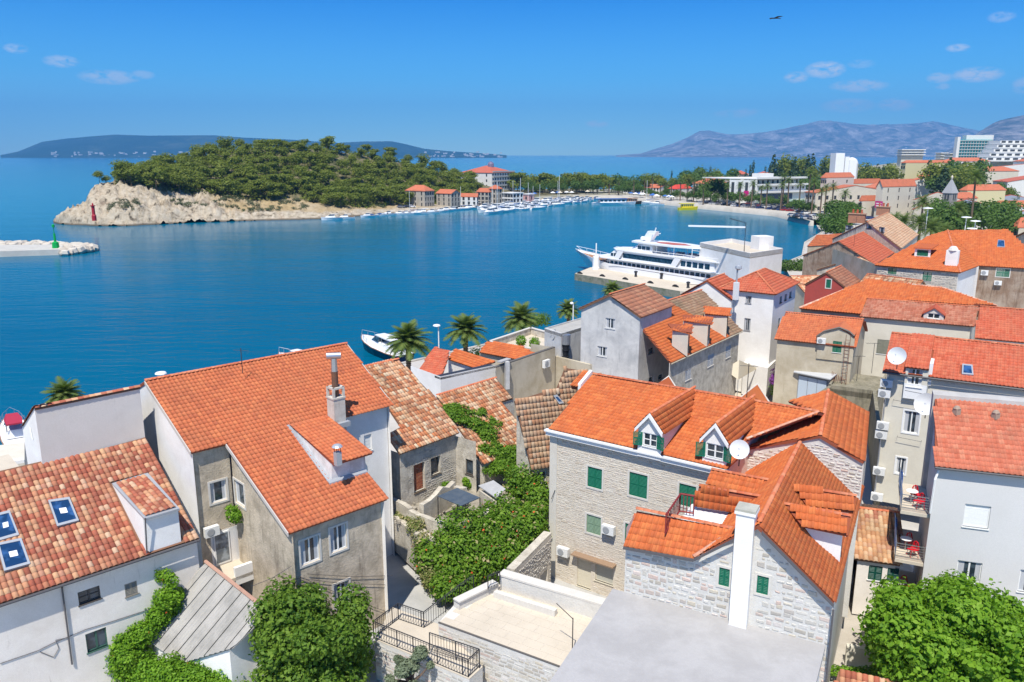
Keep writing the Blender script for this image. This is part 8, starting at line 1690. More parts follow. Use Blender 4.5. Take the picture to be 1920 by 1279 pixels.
# ================================================================ boats
def hullmesh(mb, L, B, H, o=V((0, 0, 0))):
  xs = [-.5, -.3, 0, .25, .4, .5]; bb = [.42, .5, .5, .4, .22, .02]; hz = [.85, .85, .9, 1.0, 1.12, 1.2]; rows = []
  for x, b_, z in zip(xs, bb, hz): rows.append([V((x * L * (.94 if x > .2 else 1), b_ * B * .75, -.1)), V((x * L, b_ * B, z * H)), V((x * L, -b_ * B, z * H)), V((x * L * (.94 if x > .2 else 1), -b_ * B * .75, -.1))])
  for a, b_ in zip(rows, rows[1:]):
    for k in range(3): mb.quad(a[k], b_[k], b_[k + 1], a[k + 1])
  mb.poly(rows[0][::-1])
BM = [M('boat_white', (.80, .80, .79), .35), M('boat_cover_blue', (.05, .12, .30), .8), M('boat_cover_red', (.40, .03, .06), .8), M('boat_timber', (.30, .17, .09), .7)]
def boat_proto(kind):
  t = bpy.data.objects.new('boat', None); COL.objects.link(t); t.location = (0, -300, 0)
  def part(n, mb, m): me = mb.mesh(n, m); o = obj(n, me, t); return o
  L = {'small': 6.0, 'cruiser': 9.5, 'yacht': 11, 'sail': 11}[kind]; Bm = L * .31; mb = MB(); hullmesh(mb, L, Bm, 1.0 if kind != 'small' else .7); part('hull', mb, BM[0] if kind != 'yacht' else NAVY)
  if kind == 'small':
    mb = MB(); mb.box((-.6, 0, .55), 2.6, 1.2, .12); part('thwart', mb, BM[3]); mb = MB(); mb.box((.9, 0, .9), 1.6, 1.2, .45); part('cover', mb, BM[1]); mb = MB(); mb.box((-3.1, 0, .8), .4, .35, .8); part('outboard', mb, DARKM)
  elif kind in ('cruiser', 'yacht'):
    z0 = .95; mb = MB(); mb.hexa([(-.15 * L, -.36 * Bm, z0), (.33 * L, -.22 * Bm, z0), (.33 * L, .22 * Bm, z0), (-.15 * L, .36 * Bm, z0), (-.12 * L, -.3 * Bm, z0 + .75), (.16 * L, -.2 * Bm, z0 + .7), (.16 * L, .2 * Bm, z0 + .7), (-.12 * L, .3 * Bm, z0 + .75)]); part('cabin', mb, BM[0])
    mb = MB(); mb.hexa([(-.1 * L, -.3 * Bm, z0 + .7), (.14 * L, -.22 * Bm, z0 + .7), (.14 * L, .22 * Bm, z0 + .7), (-.1 * L, .3 * Bm, z0 + .7), (-.12 * L, -.26 * Bm, z0 + 1.25), (.04 * L, -.2 * Bm, z0 + 1.25), (.04 * L, .2 * Bm, z0 + 1.25), (-.12 * L, .26 * Bm, z0 + 1.25)]); part('windscreen', mb, DKG)
    mb = MB(); mb.box((-.14 * L, 0, z0 + 1.32), .34 * L, .56 * Bm, .12); part('hardtop', mb, BM[0]); mb = MB(); mb.box((-.33 * L, 0, z0 - .1), .26 * L, .7 * Bm, .1); part('cockpit', mb, BM[3])
    mb = MB()
    for s in (-1, 1): mb.tube([(0, s * .42 * Bm, z0 + .5), (.3 * L, s * .33 * Bm, z0 + .65), (.5 * L, 0, z0 + .9)], .025, 4)
    part('rail', mb, STEEL)
  else:
    mb = MB(); mb.box((.5, 0, 1.15), 4, 1.6, .5); part('cabin', mb, BM[0]); mb = MB(); mb.tube([(1, 0, 1), (1, 0, 13.5)], .09, 5); part('mast', mb, BM[0]); mb = MB(); mb.tube([(1, 0, 2.4), (-3.6, 0, 2.3)], .16, 6); part('boom_cover', mb, BM[1])
  return t
PB = {k: boat_proto(k) for k in ('small', 'cruiser', 'sail')}; used = {k: False for k in PB}
def put_boat(kind, p, a, label, group, s=1.0):
  o = PB[kind] if not used[kind] else copy_tree(PB[kind]); used[kind] = True; o.name = 'boat'; o.location = (p.x, p.y, .05); o.rotation_euler = (0, 0, a); o.scale = (s, s, s); o['label'] = label; o['category'] = 'boat'
  if group: o['group'] = group
  elif 'group' in o: del o['group']
  return o
random.seed(5); KD = {'small': 'small white boat with blue cover', 'cruiser': 'white cabin motorboat', 'sail': 'white bare-masted sailing boat'}
SHL = lambda px: P(px, lerp(FR, px) if px < 1060 else lerp([(1060, 376), (1110, 373), (1200, 379), (1300, 391), (1450, 406), (1520, 424)], px), 0)
for px in (607, 631, 672, 687, 702, 720, 738, 748, 758, 772, 784, 796, 812, 824, 838, 852, 866, 880, 893):
  b0, b1 = SHL(px), SHL(px + 4); d = (b1 - b0).normalized(); k = 'small' if px < 735 and random.random() < .6 else ('sail' if px in (758, 802, 852) else 'cruiser'); put_boat(k, b0 - V((-d.y, d.x, 0)) * random.uniform(4, 7), atan2(d.y, d.x) + random.uniform(-.5, -.2) + pi, KD[k] + ' moored ' + ('off the dry slope' if px < 660 else 'off the lone tall mast' if px < 745 else 'before the first stone quay house' if px < 800 else 'before the second stone quay house' if px < 850 else 'where the marina begins'), 'boats along the peninsula shore', random.uniform(.75, 1.05))
n_b = 0
for row, (x0, x1, dy) in enumerate(((905, 1120, 6), (908, 1115, 20), (906, 1100, 34), (912, 1050, 48), (918, 1010, 62))):
  x = x0
  while x < x1:
    b0 = SHL(x); out = -V((b0.x, b0.y, 0)).normalized(); p = b0 + out * (dy + random.uniform(-2, 2)); k = 'sail' if random.random() < .1 else ('small' if random.random() < .18 else 'cruiser')
    put_boat(k, p, random.choice((0, pi)) + random.uniform(-.35, .35) + .9, KD[k] + ' in the %s marina row, %s' % (('quayside', 'second', 'middle', 'fourth', 'outermost')[row], 'before the stone houses' if x < 960 else 'before the low white building' if x < 1010 else 'before the tall pines' if x < 1070 else 'at its right end'), 'boats packed in the marina', random.uniform(.8, 1.25)); n_b += 1; x += random.uniform(6.8, 9.8)
for px, off_, k, lb in ((1290, 6, 'small', 'dark little boat against the quay wall under the palms'), (1232, 7, 'cruiser', 'low motorboat moored left of the yellow boat'), (1180, 6, 'cruiser', 'white motorboat right of the blue canopied boat'), (1215, 8, 'sail', 'sailing boat with furled sail near the harbour head')): b0 = SHL(px); out = -V((b0.x, b0.y, 0)).normalized(); put_boat(k, b0 + out * off_, 2.6, lb, None)
def big_boat(label, px, py, a, L, hullm, top, name='tour_boat', canopy=None):
  p = P(px, py, 0); t = thing(name, label, 'boat', p); mb = MB(); hullmesh(mb, L, L * .24, 1.6); mb.v = [tuple(p + Matrix.Rotation(a, 3, 'Z') @ V(v)) for v in mb.v]; mb.build('hull', hullm, t)
  mb = MB(); mb.box(p + V((cos(a) * -.05 * L, sin(a) * -.05 * L, 1.4)), L * .6, L * .17, 1.6, a, True); mb.build('deckhouse', top, t); mb = MB(); mb.box(p + V((cos(a) * -.08 * L, sin(a) * -.08 * L, 3.3)), L * .72, L * .22, .3, a, True); mb.build('canopy', canopy or top, t)
  mb = MB()
  for i in range(6): mb.box(p + V((cos(a), sin(a), 0)) * (-.32 + .1 * i) * L + V((sin(a), -cos(a), 0)) * L * .088 + V((0, 0, 2.0)), L * .06, .05, .8, a, True)
  mb.build('window', DKG, t)
YEL = M('boat_yellow', (.75, .60, .02), .5); big_boat('bright yellow boat moored at the quay under the palms', 1290, 394, .2, 11, YEL, YEL); big_boat('long blue canopied excursion boat at the harbour head', 1152, 384, .15, 26, HULLW, HULLW, canopy=BM[1]); big_boat('dark hulled wooden excursion boat beside the blue canopied one', 1183, 383, .3, 14, M('boat_dark', (.05, .04, .03), .5), TEAK)
# near motor yachts
def yacht(label, p, a, L, hullm, cover=None):
  t = thing('motor_yacht', label, 'boat', p); R = Matrix.Rotation(a, 3, 'Z'); tr = lambda mb: setattr(mb, 'v', [tuple(p + R @ V(v)) for v in mb.v]) or mb; B_ = L * .3
  xs = [-.5, -.3, 0, .2, .34, .44, .5]; bb = [.42, .48, .5, .43, .3, .14, .01]; hz = [1.2, 1.2, 1.35, 1.55, 1.7, 1.8, 1.85]; mb = MB(); rows = [[V((x * L * (.93 if x > .1 else 1), b_ * B_ * .7, -.1)), V((x * L, b_ * B_, z)), V((x * L, -b_ * B_, z)), V((x * L * (.93 if x > .1 else 1), -b_ * B_ * .7, -.1))] for x, b_, z in zip(xs, bb, hz)]
  for q, w in zip(rows, rows[1:]): mb.quad(q[0], w[0], w[1], q[1]); mb.quad(q[2], w[2], w[3], q[3])
  mb.poly(rows[0][::-1]); tr(mb).build('hull', hullm, t)
  mb = MB(); r2 = [[r_[1] + V((0, 0, .02)), r_[2] + V((0, 0, .02))] for r_ in rows]; [mb.quad(q[0], w[0], w[1], q[1]) for q, w in zip(r2, r2[1:])]; tr(mb).build('deck', HULLW, t)
  mb = MB(); [mb.tube([q[1], w[1]], .06, 5) for q, w in zip(rows, rows[1:])]; [mb.tube([q[2], w[2]], .06, 5) for q, w in zip(rows, rows[1:])]; tr(mb).build('rubbing_strake', TEAK, t)
  mb = MB(); mb.hexa([(-.32 * L, -.34 * B_, 1.3), (.28 * L, -.24 * B_, 1.5), (.28 * L, .24 * B_, 1.5), (-.32 * L, .34 * B_, 1.3), (-.3 * L, -.3 * B_, 2.1), (.12 * L, -.22 * B_, 2.1), (.12 * L, .22 * B_, 2.1), (-.3 * L, .3 * B_, 2.1)]); tr(mb).build('cabin', HULLW, t)
  mb = MB(); mb.hexa([(-.05 * L, -.3 * B_, 2.1), (.13 * L, -.24 * B_, 2.08), (.13 * L, .24 * B_, 2.08), (-.05 * L, .3 * B_, 2.1), (-.06 * L, -.26 * B_, 2.8), (.04 * L, -.22 * B_, 2.8), (.04 * L, .22 * B_, 2.8), (-.06 * L, .26 * B_, 2.8)]); tr(mb).build('windscreen', DKG, t)
  mb = MB(); mb.prism([V((.06 * L, -.2 * B_, 2.8)), V((.06 * L, .2 * B_, 2.8)), V((-.2 * L, .3 * B_, 2.85)), V((-.38 * L, .26 * B_, 2.8)), V((-.38 * L, -.26 * B_, 2.8)), V((-.2 * L, -.3 * B_, 2.85))][::-1], (0, 0, .14)); tr(mb).build('hardtop', cover or HULLW, t)
  mb = MB()
  for s_ in (-1, 1): mb.tube([(.1 * L, s_ * .44 * B_, 2.1), (.34 * L, s_ * .28 * B_, 2.4), (.49 * L, 0, 2.6)], .03, 4); [mb.tube([(x * L, s_ * w * B_, 1.6), (x * L, s_ * w * B_, 2.35)], .025, 4) for x, w in ((.15, .42), (.25, .36), (.34, .28), (.43, .14))]
  for x in (-.32, -.12): [mb.tube([(x * L, s_ * .26 * B_, 2.05), (x * L, s_ * .26 * B_, 2.85)], .04, 4) for s_ in (-1, 1)]
  tr(mb).build('rail', STEEL, t); return t
yacht('white and navy motor yacht moored left of the biggest palm', P(716, 668, 0) + V((0, 1, 0)), radians(128), 12.5, NAVY); yacht('white motorboat with a dark red canopy at the left edge beyond the white gable', P(30, 830, 0), radians(125), 8.5, HULLW, BM[2])
yacht('white boat hardtop just showing over the ridge of the big orange roof', P(557, 697, 0), radians(135), 9, HULLW)
# ================================================================ street lamps and cars on the far quay
def lamp(px, py, zt, label, w=.9):
  c = P(px, py, zt); t = thing('street_lamp', label, 'street lamp', dn(c, 1.5), 'white street lamps'); mb = MB(); mb.tube([dn(c, 1.5), c], .07, 6); mb.build('pole', HULLW, t); mb = MB(); mb.lathe(c + V((-.2, 0, -.05)), [(.1, 0), (w * .5, .12), (w * .42, .24), (.05, .32)], 10); mb.build('head', HULLW, t)
lamp(822, 612, 8.6, 'white street lamp between the two biggest near palms'); lamp(1075, 570, 9.5, 'thin lamp rising above the small palm by the cement tower', .5); lamp(306, 702, 9.5, 'lamp head just showing over the left end of the big orange ridge', 1.0)
for (px, py, lb) in ((1740, 392, 'white lamp among the park trees, leftmost'), (1812, 409, 'white lamp below the tall slim palm'), (1829, 416, 'white lamp right of the tall slim palm'), (1822, 430, 'low white lamp just above the orange roof')):
  c = PY(px, py, 195); t = thing('street_lamp', lb, 'street lamp', dn(c, 1.5), 'white street lamps'); mb = MB(); mb.tube([dn(c, 1.5), c], .09, 5); mb.build('pole', HULLW, t); mb = MB(); mb.lathe(c, [(.3, 0), (1.2, .15), (1.0, .3), (.1, .4)], 10); mb.build('head', HULLW, t)
CC = [('white', (.72, .72, .72)), ('silver', (.42, .43, .44)), ('black', (.02, .02, .022)), ('dark blue', (.02, .04, .14)), ('red', (.35, .02, .02)), ('grey', (.18, .18, .19))]
def car_meshes(m):
  mb = MB(); pr = [(-2.1, .35), (-2.1, .85), (-1.9, .95), (-1.0, 1.0), (1.05, .95), (2.0, .8), (2.1, .6), (2.1, .35)]; mb.prism([V((x, -.85, z)) for x, z in pr], (0, 1.7, 0)); a = mb.mesh('body', m)
  mb = MB(); mb.hexa([(-1.75, -.78, .95), (1.05, -.78, .95), (1.05, .78, .95), (-1.75, .78, .95), (-1.3, -.62, 1.45), (.35, -.62, 1.45), (.35, .62, 1.45), (-1.3, .62, 1.45)]); b_ = mb.mesh('cabin_glass', GLASS('car_glass', (.02, .02, .03)))
  mb = MB(); mb.box((-.5, 0, 1.47), 1.6, 1.24, .05); c = mb.mesh('roof_panel', m); return a, b_, c
mb = MB(); mb.lathe((0, -.9, .32), [(.32, 0), (.32, .2)], 10, V((0, 1, 0))); WH = mb.mesh('wheel', M('tyre_black', (.02, .02, .02))); CMS = [(n_, car_meshes(M('car_' + n_.replace(' ', '_'), c, .3, spec=.6))) for n_, c in CC]; random.seed(21)
def car(p, a, where, grp):
  n_, (b_, g_, r_) = random.choice(CMS); t = thing('parked_car', n_ + ' car ' + where, 'car', p, grp); t.rotation_euler = (0, 0, a); obj('body', b_, t); obj('cabin', g_, t); obj('roof_panel', r_, t)
  for x in (-1.3, 1.3): obj('wheel', WH, t, (x, 0, 0)); obj('wheel', WH, t, (x, 1.58, 0))
for k, (dy, st) in enumerate(((9, 9), (17, 9), (26, 10))):
  x = 1262 + k * 14
  while x < 1545:
    b0, b1 = SHL(min(x, 1520)), SHL(min(x + 4, 1524)); d = (b1 - b0).normalized(); nrm = V((-d.y, d.x, 0));
    if nrm.dot(b0) < 0: nrm = -nrm
    p = b0 + nrm * (dy + 2) + (d * (x - 1520) * .25 if x > 1520 else V((0, 0, 0)))
    if random.random() < .82: car(V((p.x, p.y, zland(p.x, p.y) + .02)), atan2(nrm.y, nrm.x) + random.uniform(-.06, .06), 'parked in the %s row, %s' % (('front', 'second', 'rear')[k], where(x)), 'cars parked on the far quay')
    x += st * random.uniform(.9, 1.3)
for i, (x0, x1, D) in enumerate(((745, 775, 4), )):
  for px in (752, 762, 772): b0 = SHL(px); car(V((b0.x, b0.y, 0)) + V((b0.x, b0.y, 0)).normalized() * 12 + V((0, 0, pen(px, 12).z)), .3, 'parked by the first stone quay house', 'cars by the stone quay houses')
# promenade paving along the far quay
pv, fv = [], []
for i, px in enumerate(range(1112, 1528, 6)):
  b0, b1 = SHL(px), SHL(min(px + 4, 1524)); d = (b1 - b0).normalized(); n_ = V((-d.y, d.x, 0)); n_ = n_ if n_.dot(b0) > 0 else -n_
  for k in (0, .6, 7, 30): q = b0 + n_ * k; pv.append((q.x, q.y, [-1, 2.1, 2.12, 2.05][[0, .6, 7, 30].index(k)]))
for i in range(len(pv) // 4 - 1):
  for k in range(3): a = i * 4 + k; fv.append((a, a + 4, a + 5, a + 1))
struct(obj('far_promenade', npmesh('far_promenade', np.array(pv, float), np.array(fv), M('promenade_stone', (.50, .46, .40), .9, (.36, .33, .28), .7, .15))))
for i in range(34):
  px = 1215 + i * 9.3 + random.uniform(-3, 3); b0 = SHL(min(px, 1520)); r0_ = V((b0.x, b0.y, 0)).normalized(); q = b0 + r0_ * random.uniform(22, 46); h = random.uniform(4.5, 8.5); tree('promenade_tree', ('small' if h < 6.5 else 'leafy') + ' green tree between the parked cars ' + where(px), V((q.x, q.y, 1.9)), h, RV, 'trees among the parked cars', 1.25)
# umbrellas and stalls at the marina
random.seed(3)
for i in range(26):
  px = random.choice((random.uniform(905, 1130), random.uniform(1180, 1260))); b0 = SHL(px); p = V((b0.x, b0.y, 0)) * 1.0 + V((b0.x, b0.y, 0)).normalized() * random.uniform(9, 20) + V((0, 0, 1.9)); col = random.choice(('white', 'white', 'cream', 'blue')); t = thing('cafe_umbrella', col + ' square cafe umbrella on the quay ' + where(px), 'umbrella', p, col + ' cafe umbrellas on the marina quay'); mm = M('umbrella_' + col, {'white': (.78, .78, .76), 'cream': (.68, .6, .45), 'blue': (.05, .14, .4)}[col], .8)
  mb = MB(); mb.lathe(p + V((0, 0, 2.4)), [(2.2, 0), (2.2, .12), (.1, .9)], 4); mb.build('canopy', mm, t); mb = MB(); mb.tube([p, p + V((0, 0, 2.6))], .06, 5); mb.build('pole', WHT, t)
# ================================================================ near greenery
IVY = LM('vine_leaf', [(.08, .17, .014), (.13, .25, .02), (.18, .31, .03), (.10, .20, .02), (.25, .37, .05)], .4); BRT = LM('bright_leaf', [(.11, .24, .014), (.16, .31, .02), (.21, .37, .03), (.09, .20, .015), (.27, .42, .05)], .4)
LAU = LM('laurel_leaf', [(.07, .15, .015), (.11, .20, .02), (.16, .26, .03), (.06, .13, .015), (.21, .31, .05)], .35); OLV = LM('olive_leaf', [(.16, .20, .12), (.22, .26, .17), (.12, .16, .09)], .2); FLW = LM('trumpet_flower', [(.65, .10, .03), (.75, .18, .05), (.5, .05, .02)], .2); DRY = LM('dry_stems', [(.40, .33, .18), (.30, .26, .12), (.24, .26, .10)], .2)
def plant(name, label, cat, blobs, n, size, m, seed=0, stems=(), fl=0, part='foliage', extra=None, shell=.6):
  c = V(blobs[0][:3]); z0 = min(b_[2] - b_[5] for b_ in blobs); t = thing(name, label, cat, V((c.x, c.y, z0))); off = t.location
  bl = [(x - off.x, y - off.y, z - off.z, a, b_, c_) for x, y, z, a, b_, c_ in blobs]; obj(part, leaf_mesh(part, bl, n, size, m, seed, shell=shell), t)
  if fl: obj('flowers', leaf_mesh('flowers', [(x, y, z, a * 1.04, b_ * 1.04, c_ * 1.04) for x, y, z, a, b_, c_ in bl], fl, size * .75, FLW, seed + 9, shell=.97), t, stuff=True)
  if extra: obj('dry_stems', leaf_mesh('dry_stems', bl, extra, size * 1.2, DRY, seed + 5, shell=.9), t, stuff=True)
  if stems:
    mb = MB()
    for a, b_, r0, r1 in stems: limb(mb, a, b_, r0, r1)
    mb.build('trunk' if cat == 'tree' else 'stem', BARK, t)
  return t
def blobline(pts, r, k=3, sq=.8, jit=.5):
  out = []
  for p, q in zip(pts, pts[1:]):
    n = max(1, int((q - p).length / (r * .6)))
    for i in range(n):
      c = p.lerp(q, (i + random.random()) / n)
      for _ in range(k): s = r * random.uniform(.3, 1.15); out.append((c.x + random.gauss(0, jit * r * .6), c.y + random.gauss(0, jit * r * .6), c.z + random.gauss(0, jit * r * .4), s, s, s * sq))
  return out
random.seed(31)
QE = lambda px, py: on(plE, px, py)
top = [QE(x, y) + V((0, 0, .1)) for x, y in ((835, 765), (850, 785), (875, 790), (905, 800), (900, 830), (925, 850), (955, 860), (930, 880), (968, 880), (990, 900), (1000, 880))]
bl = blobline(top, .75, 3, .45) + blobline([QE(842, 757), QE(868, 772), QE(905, 775), QE(935, 800)], .5, 2, .4) + blobline([QE(890, 800), QE(960, 850), QE(985, 870)], .8, 3, .5)
plant('roof_vine', 'dense green trumpet vine spilling down over the mottled old roof', 'vine', bl, 30000, .17, IVY, 3, fl=160, shell=.5)
w_ = [P(975, 895, 6.6), P(1000, 930, 6.2), P(1005, 965, 5.6), P(980, 985, 5.4), P(950, 960, 5.4), P(920, 965, 5.2)]
bl = blobline(w_, 1.0, 4, .9) + blobline([P(860, 985, 5.2), P(900, 985, 5), P(960, 1000, 4.8), P(1000, 985, 4.8)], 1.1, 4, 1.0) + blobline([P(830, 1010, 4.4), P(880, 1030, 4.2), P(930, 1040, 4.0), P(975, 1020, 4.4)], 1.15, 4, 1.1) + blobline([P(800, 1040, 3.8), P(840, 1065, 3.4), P(890, 1070, 3.4)], .9, 3, 1.1) + blobline([P(815, 1095, 3.0), P(850, 1105, 3.0), P(880, 1085, 3.2)], .7, 3, 1.1)
plant('wall_vine', 'huge flowering trumpet vine heaped over the yard wall beside the alley', 'vine', bl, 50000, .2, IVY, 4, fl=300, extra=1100, shell=.5)
plant('hanging_creeper', 'dry yellow-green creeper hanging down the alley wall left of the vine', 'vine', blobline([P(782, 985, 4.8), P(795, 1020, 4.0), P(800, 1060, 3.2), P(812, 1095, 2.6)], .55, 3, 1.2) + blobline([P(745, 965, 4.6), P(790, 975, 4.8)], .3, 2, .8), 7000, .14, LM('creeper_yellow_green', [(.16, .20, .05), (.22, .26, .08), (.10, .15, .03), (.28, .26, .12)], .3), 5, extra=1600)
for (px, py, z, r, lb) in ((722, 915, 5.5, .8, 'leafy sapling squeezed between the orange roof and the ruin'), (703, 893, 6.0, .5, 'tuft of leaves behind the lower corner of the orange roof'), (838, 915, 5.0, .35, 'weed growing in the rubble of the ruin yard'), (875, 905, 5.0, .3, 'second weed by the ruin wall'), (436, 963, 8.6, .38, 'weedy plant hanging from the grey wall under a window')):
  c = P(px, py, z); plant('weed_plant', lb, 'plant', [(c.x, c.y, c.z, r, r, r * 1.3), (c.x + .2, c.y, c.z - r * .5, r * .8, r * .8, r), (c.x - r * .4, c.y, c.z + r * .6, r * .7, r * .7, r * .7)], int(1500 * r + 300), .13, BRT, int(px))
# ivy on the row house and round the shed
aw0, aw1 = ROW0, ROW1; bl = []
for (px, py, r) in ((308, 1078, .5), (312, 1100, .55), (305, 1120, .6), (318, 1128, .55), (335, 1105, .35), (298, 1145, .7), (280, 1160, .7), (262, 1178, .75), (246, 1195, .75), (233, 1215, .8), (228, 1240, .85), (250, 1230, .8), (232, 1265, .9), (262, 1262, .9), (295, 1265, .8), (330, 1160, .2)):
  c = onv(aw0, aw1, px, py) + nAo * .35
  for _ in range(3): bl.append((c.x + random.gauss(0, .25), c.y + random.gauss(0, .25), c.z + random.gauss(0, .15), r * .8, r * .5, r * .8))
for (px, py, z, r) in ((290, 1262, 3.9, .8), (330, 1268, 3.6, .9), (370, 1262, 3.5, .9), (410, 1262, 3.3, .9), (440, 1270, 3.0, .8), (350, 1290, 3.2, 1.0), (420, 1295, 2.8, 1.0)):
  c = P(px, py, z)
  for _ in range(3): bl.append((c.x + random.gauss(0, .3), c.y + random.gauss(0, .3), c.z, r, r, r * .7))
plant('wall_ivy', 'bright ivy climbing the row house wall and creeping round the corrugated shed', 'vine', bl, 46000, .14, BRT, 8, fl=90, shell=.5)
# trees
def bigtree(label, px, py, z, R_, H_, m, n, size, seed, k=26, nm='tree', trunkz=1.6, sq=.8, spread=1.0, sh=.55):
  c = P(px, py, z); random.seed(seed); bl = []
  for i in range(k):
    a = random.random() * 6.28; r = R_ * random.random() ** .55 * .8; zz = random.uniform(-.9, .8) * H_ * (1 - .45 * (r / R_)); s = R_ * random.uniform(.12, .34); bl.append((c.x + r * cos(a) * spread, c.y + r * sin(a), c.z + zz, s, s, s * sq))
  base = V((c.x, c.y, trunkz)); st = [(base, V((c.x, c.y, c.z)), .22, .12)] + [(V((c.x, c.y, c.z - H_ * .5)), V(b_[:3]), .09, .02) for b_ in bl[:12]]
  return plant(nm, label, 'tree', bl, n, size, m, seed, st, shell=sh)
bigtree('dense dark green laurel tree in front of the weathered grey house', 578, 1198, 4.9, 3.1, 2.9, LAU, 40000, .2, 41, 80, 'laurel_tree', sq=.95)
bigtree('big bright green tree at the lower right in front of the white block', 1800, 1200, 5.4, 4.3, 2.4, BRT, 60000, .25, 43, 110, 'bright_tree', sq=.8, spread=1.0)
bigtree('small silvery olive tree beside the terrace stairs', 770, 1262, 4.2, 1.35, 1.1, OLV, 9000, .11, 44, 14, 'olive_tree')
bigtree('thin leafy shoots rising from the top of the laurel tree', 560, 1120, 6.8, .75, .9, LAU, 3200, .15, 45, 9, 'laurel_shoot', trunkz=4);
c = P(1600, 1262, 2.6); plant('lane_weeds', 'strip of low weeds at the bottom of the lane', 'plant', [(c.x + i * .4, c.y + random.random() * .3, c.z, .3, .3, .25) for i in range(-4, 5)], 2200, .13, BRT, 46)
c = P(1463, 730, 3.6); plant('yard_shrub', 'green shrub in the little courtyard below the bougainvillea', 'shrub', [(c.x, c.y, c.z, 1.0, 1.0, .9), (c.x + .8, c.y, c.z - .6, .9, .9, .8)], 2600, .16, BRT, 47)
c = P(1470, 712, 5.0); plant('bougainvillea', 'purple bougainvillea in bloom beside the tin roofed shed', 'shrub', [(c.x + random.gauss(0, .9), c.y + random.gauss(0, .6), c.z + random.gauss(0, .5), .6, .6, .5) for _ in range(9)], 3200, .15, LM('bougainvillea_purple', [(.30, .06, .38), (.42, .10, .48), (.22, .05, .30), (.12, .2, .05)], .3), 48)
c = P(1480, 497, 2.6); plant('shore_shrub', 'low green shrubs at the water edge behind the white hip roofed house', 'shrub', [(c.x + i * 1.7, c.y + random.gauss(0, 1), 2.6, 1.8, 1.8, 1.3) for i in range(-2, 5)], 3500, .4, BROAD, 49)
c = P(985, 622, 9);
for (px, py, lb) in ((977, 644, 'left potted shrub on the roof terrace'), (1002, 648, 'right potted shrub with red flowers on the roof terrace')):
  c = P(px, py, 8.3); plant('potted_shrub', lb, 'plant', [(c.x, c.y, c.z + .3, .55, .55, .6)], 900, .14, BRT, px)
  tag((lambda mb: (mb.lathe(dn(c, 7.75), [(.2, 0), (.32, .5)], 8), mb.build('flower_pot', T_red))[1])(MB()), 'terracotta pot under the ' + lb.split(' on ')[0], 'pot')
c = P(905, 655, 5); plant('promenade_hedge', 'hedge behind the second near palm', 'hedge', [(c.x + i * .9 - 2, c.y + i * .6, 4.0, .9, .9, .9) for i in range(5)], 2500, .2, BRT, 51); c = P(1010, 605, 5); plant('promenade_bush', 'dark bush behind the stone roof terrace', 'shrub', [(c.x + i * .9 - 1.8, c.y + i * .5, 5.2, 1.0, 1.0, .9) for i in range(4)], 2500, .2, LAU, 52)
for (px, py, z, hh, lb) in ((455, 700, 15.0, 1.6, 'thin aerial on the big orange ridge'), (1400, 745, 13.6, 2.2, 'thin aerial behind the second gabled dormer'), (1712, 405, 14, 3.5, 'mast beside the grey gable chimneys'), (1600, 470, 11.5, 6, 'tall thin mast beside the old brown house')):
  c = P(px, py, z); an_ = thing('roof_aerial', lb, 'antenna', c, 'roof aerials'); mb = MB(); mb.tube([c, c + V((0, 0, hh))], .025, 5); mb.build('mast', DARKM, an_); mb = MB(); mb.tube([c + V((-.5, .1, hh * .9)), c + V((.5, -.1, hh * .9))], .014, 4); mb.build('arm', DARKM, an_)
# ================================================================ courtyard, awnings, odds and ends
aw_ = thing('awning', 'cream fabric awning stretched over the courtyard', 'awning', P(1388, 700, 5)); q = [P(1358, 693, 6.0), P(1386, 676, 7.0), P(1420, 691, 5.2), P(1384, 712, 5.0)]; mb = MB(); mb.prism(q, (0, 0, .05)); mb.build('fabric', M('fabric_cream', (.70, .62, .47), .8), aw_)
for p in (q[2], q[3]): mb = MB(); mb.tube([p, dn(p, 1.5)], .04, 5); mb.build('post', STEEL, aw_)
wbk = thing('courtyard_store', 'pale boxy annex at the foot of the white hip roofed house', 'building', P(1415, 690, 2)); a, b_ = P(1394, 680, 5.6), P(1440, 690, 5.6); mb = MB(); mb.prism([dn(p, 2) for p in (a, b_, b_ + au(60) * 4, a + au(60) * 4)], (0, 0, 3.6)); mb.build('wall', W_white, wbk)
cf = P(1400, 735, 1.7); mb = MB(); mb.box(dn(cf, 1.75), 16, 10, .06, .6, True); struct(mb.build('courtyard_paving', TERR))
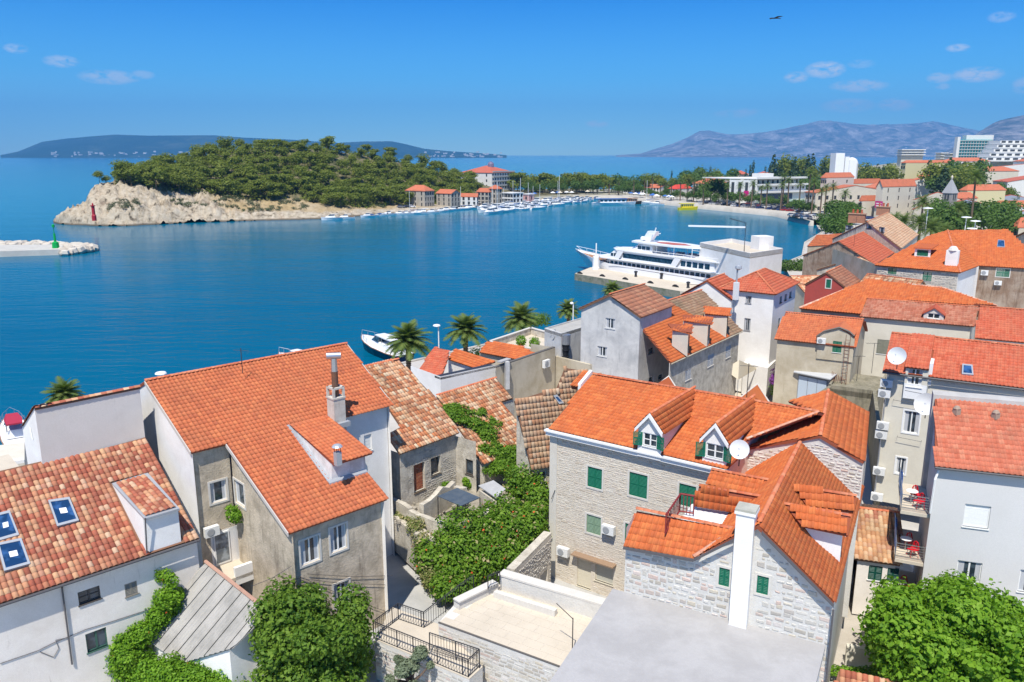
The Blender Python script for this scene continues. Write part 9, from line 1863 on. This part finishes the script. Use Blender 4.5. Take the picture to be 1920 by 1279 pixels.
for (px, py, pz, lb) in ((1252, 709, 9.6, 'nearer small orange gable peeping over the stone house ridge'), (1418, 724, 9.4, 'further small orange gable peeping over the stone house ridge')):
  k = P(px + 2, py, pz + .4); l_, r_ = P(px - 34, py + 28, pz - 1), P(px + 24, py + 34, pz - 1); h = thing('low_gable_house', lb, 'house', dn(k, 2)); bkk = au(57) * -4.5;
  mb = MB(); mb.prism([l_, k, k + bkk, l_ + bkk], (0, 0, .12)); mb.build('roof', T_deep, h); mb = MB(); mb.prism([k, r_, r_ + bkk, k + bkk], (0, 0, .12)); mb.build('roof', T_deep, h); mb = MB(); mb.poly([dn(l_, 2), dn(r_, 2), r_, k, l_]); mb.build('wall', W_white, h); mb = MB(); mb.tube([l_ + V((0, 0, .14)), k + V((0, 0, .16)), r_ + V((0, 0, .14))], .1, 5); mb.build('verge', SUR, h)
fr_ = P(1640, 1275, 2.6); h = thing('lane_roof', 'edge of a low pinkish old tile roof at the bottom of the lane', 'roof', dn(fr_, 1.7)); A_, B_ = P(1562, 1300, 3.2), P(1700, 1330, 3.2); tiled_roof(h, [A_, B_, P(1690, 1279, 3.9), P(1572, 1258, 3.9)], B_ - A_, T_old, U_old, tw=.25, tl=.3, amp=.07, kind='b', nind=200); mb = MB(); mb.prism([dn(p, 1.7) for p in (A_, B_, P(1690, 1279, 3.9), P(1572, 1258, 3.9))], (0, 0, 1.5)); mb.build('wall', W_cream, h)
st = thing('lane_wall', 'low white garden wall across the lane beside the bright tree', 'wall', P(1590, 1215, 2)); wallbox(st, 'wall', P(1588, 1212, 3.0), P(1680, 1228, 3.0), .3, 1.7, 3.0, W_cream)
bd_ = PY(1453, 35, 60); t = thing('bird', 'small dark bird gliding high in the blue sky', 'bird', bd_); mb = MB(); mb.tube([bd_ + V((-.36, 0, .0)), bd_ + V((-.18, 0, .03)), bd_ + V((.15, 0, .02)), bd_ + V((.42, 0, .0))], .055, 6, r2=.02); mb.poly([bd_ + V((-.12, -.03, .04)), bd_ + V((.12, -.03, .03)), bd_ + V((.42, -.55, .08)), bd_ + V((.1, -.3, .12))]); mb.poly([bd_ + V((-.12, .03, .04)), bd_ + V((.1, .3, .12)), bd_ + V((.42, .55, .08)), bd_ + V((.12, .03, .03))]); mb.build('body', M('bird_dark', (.03, .028, .03), .8), t)
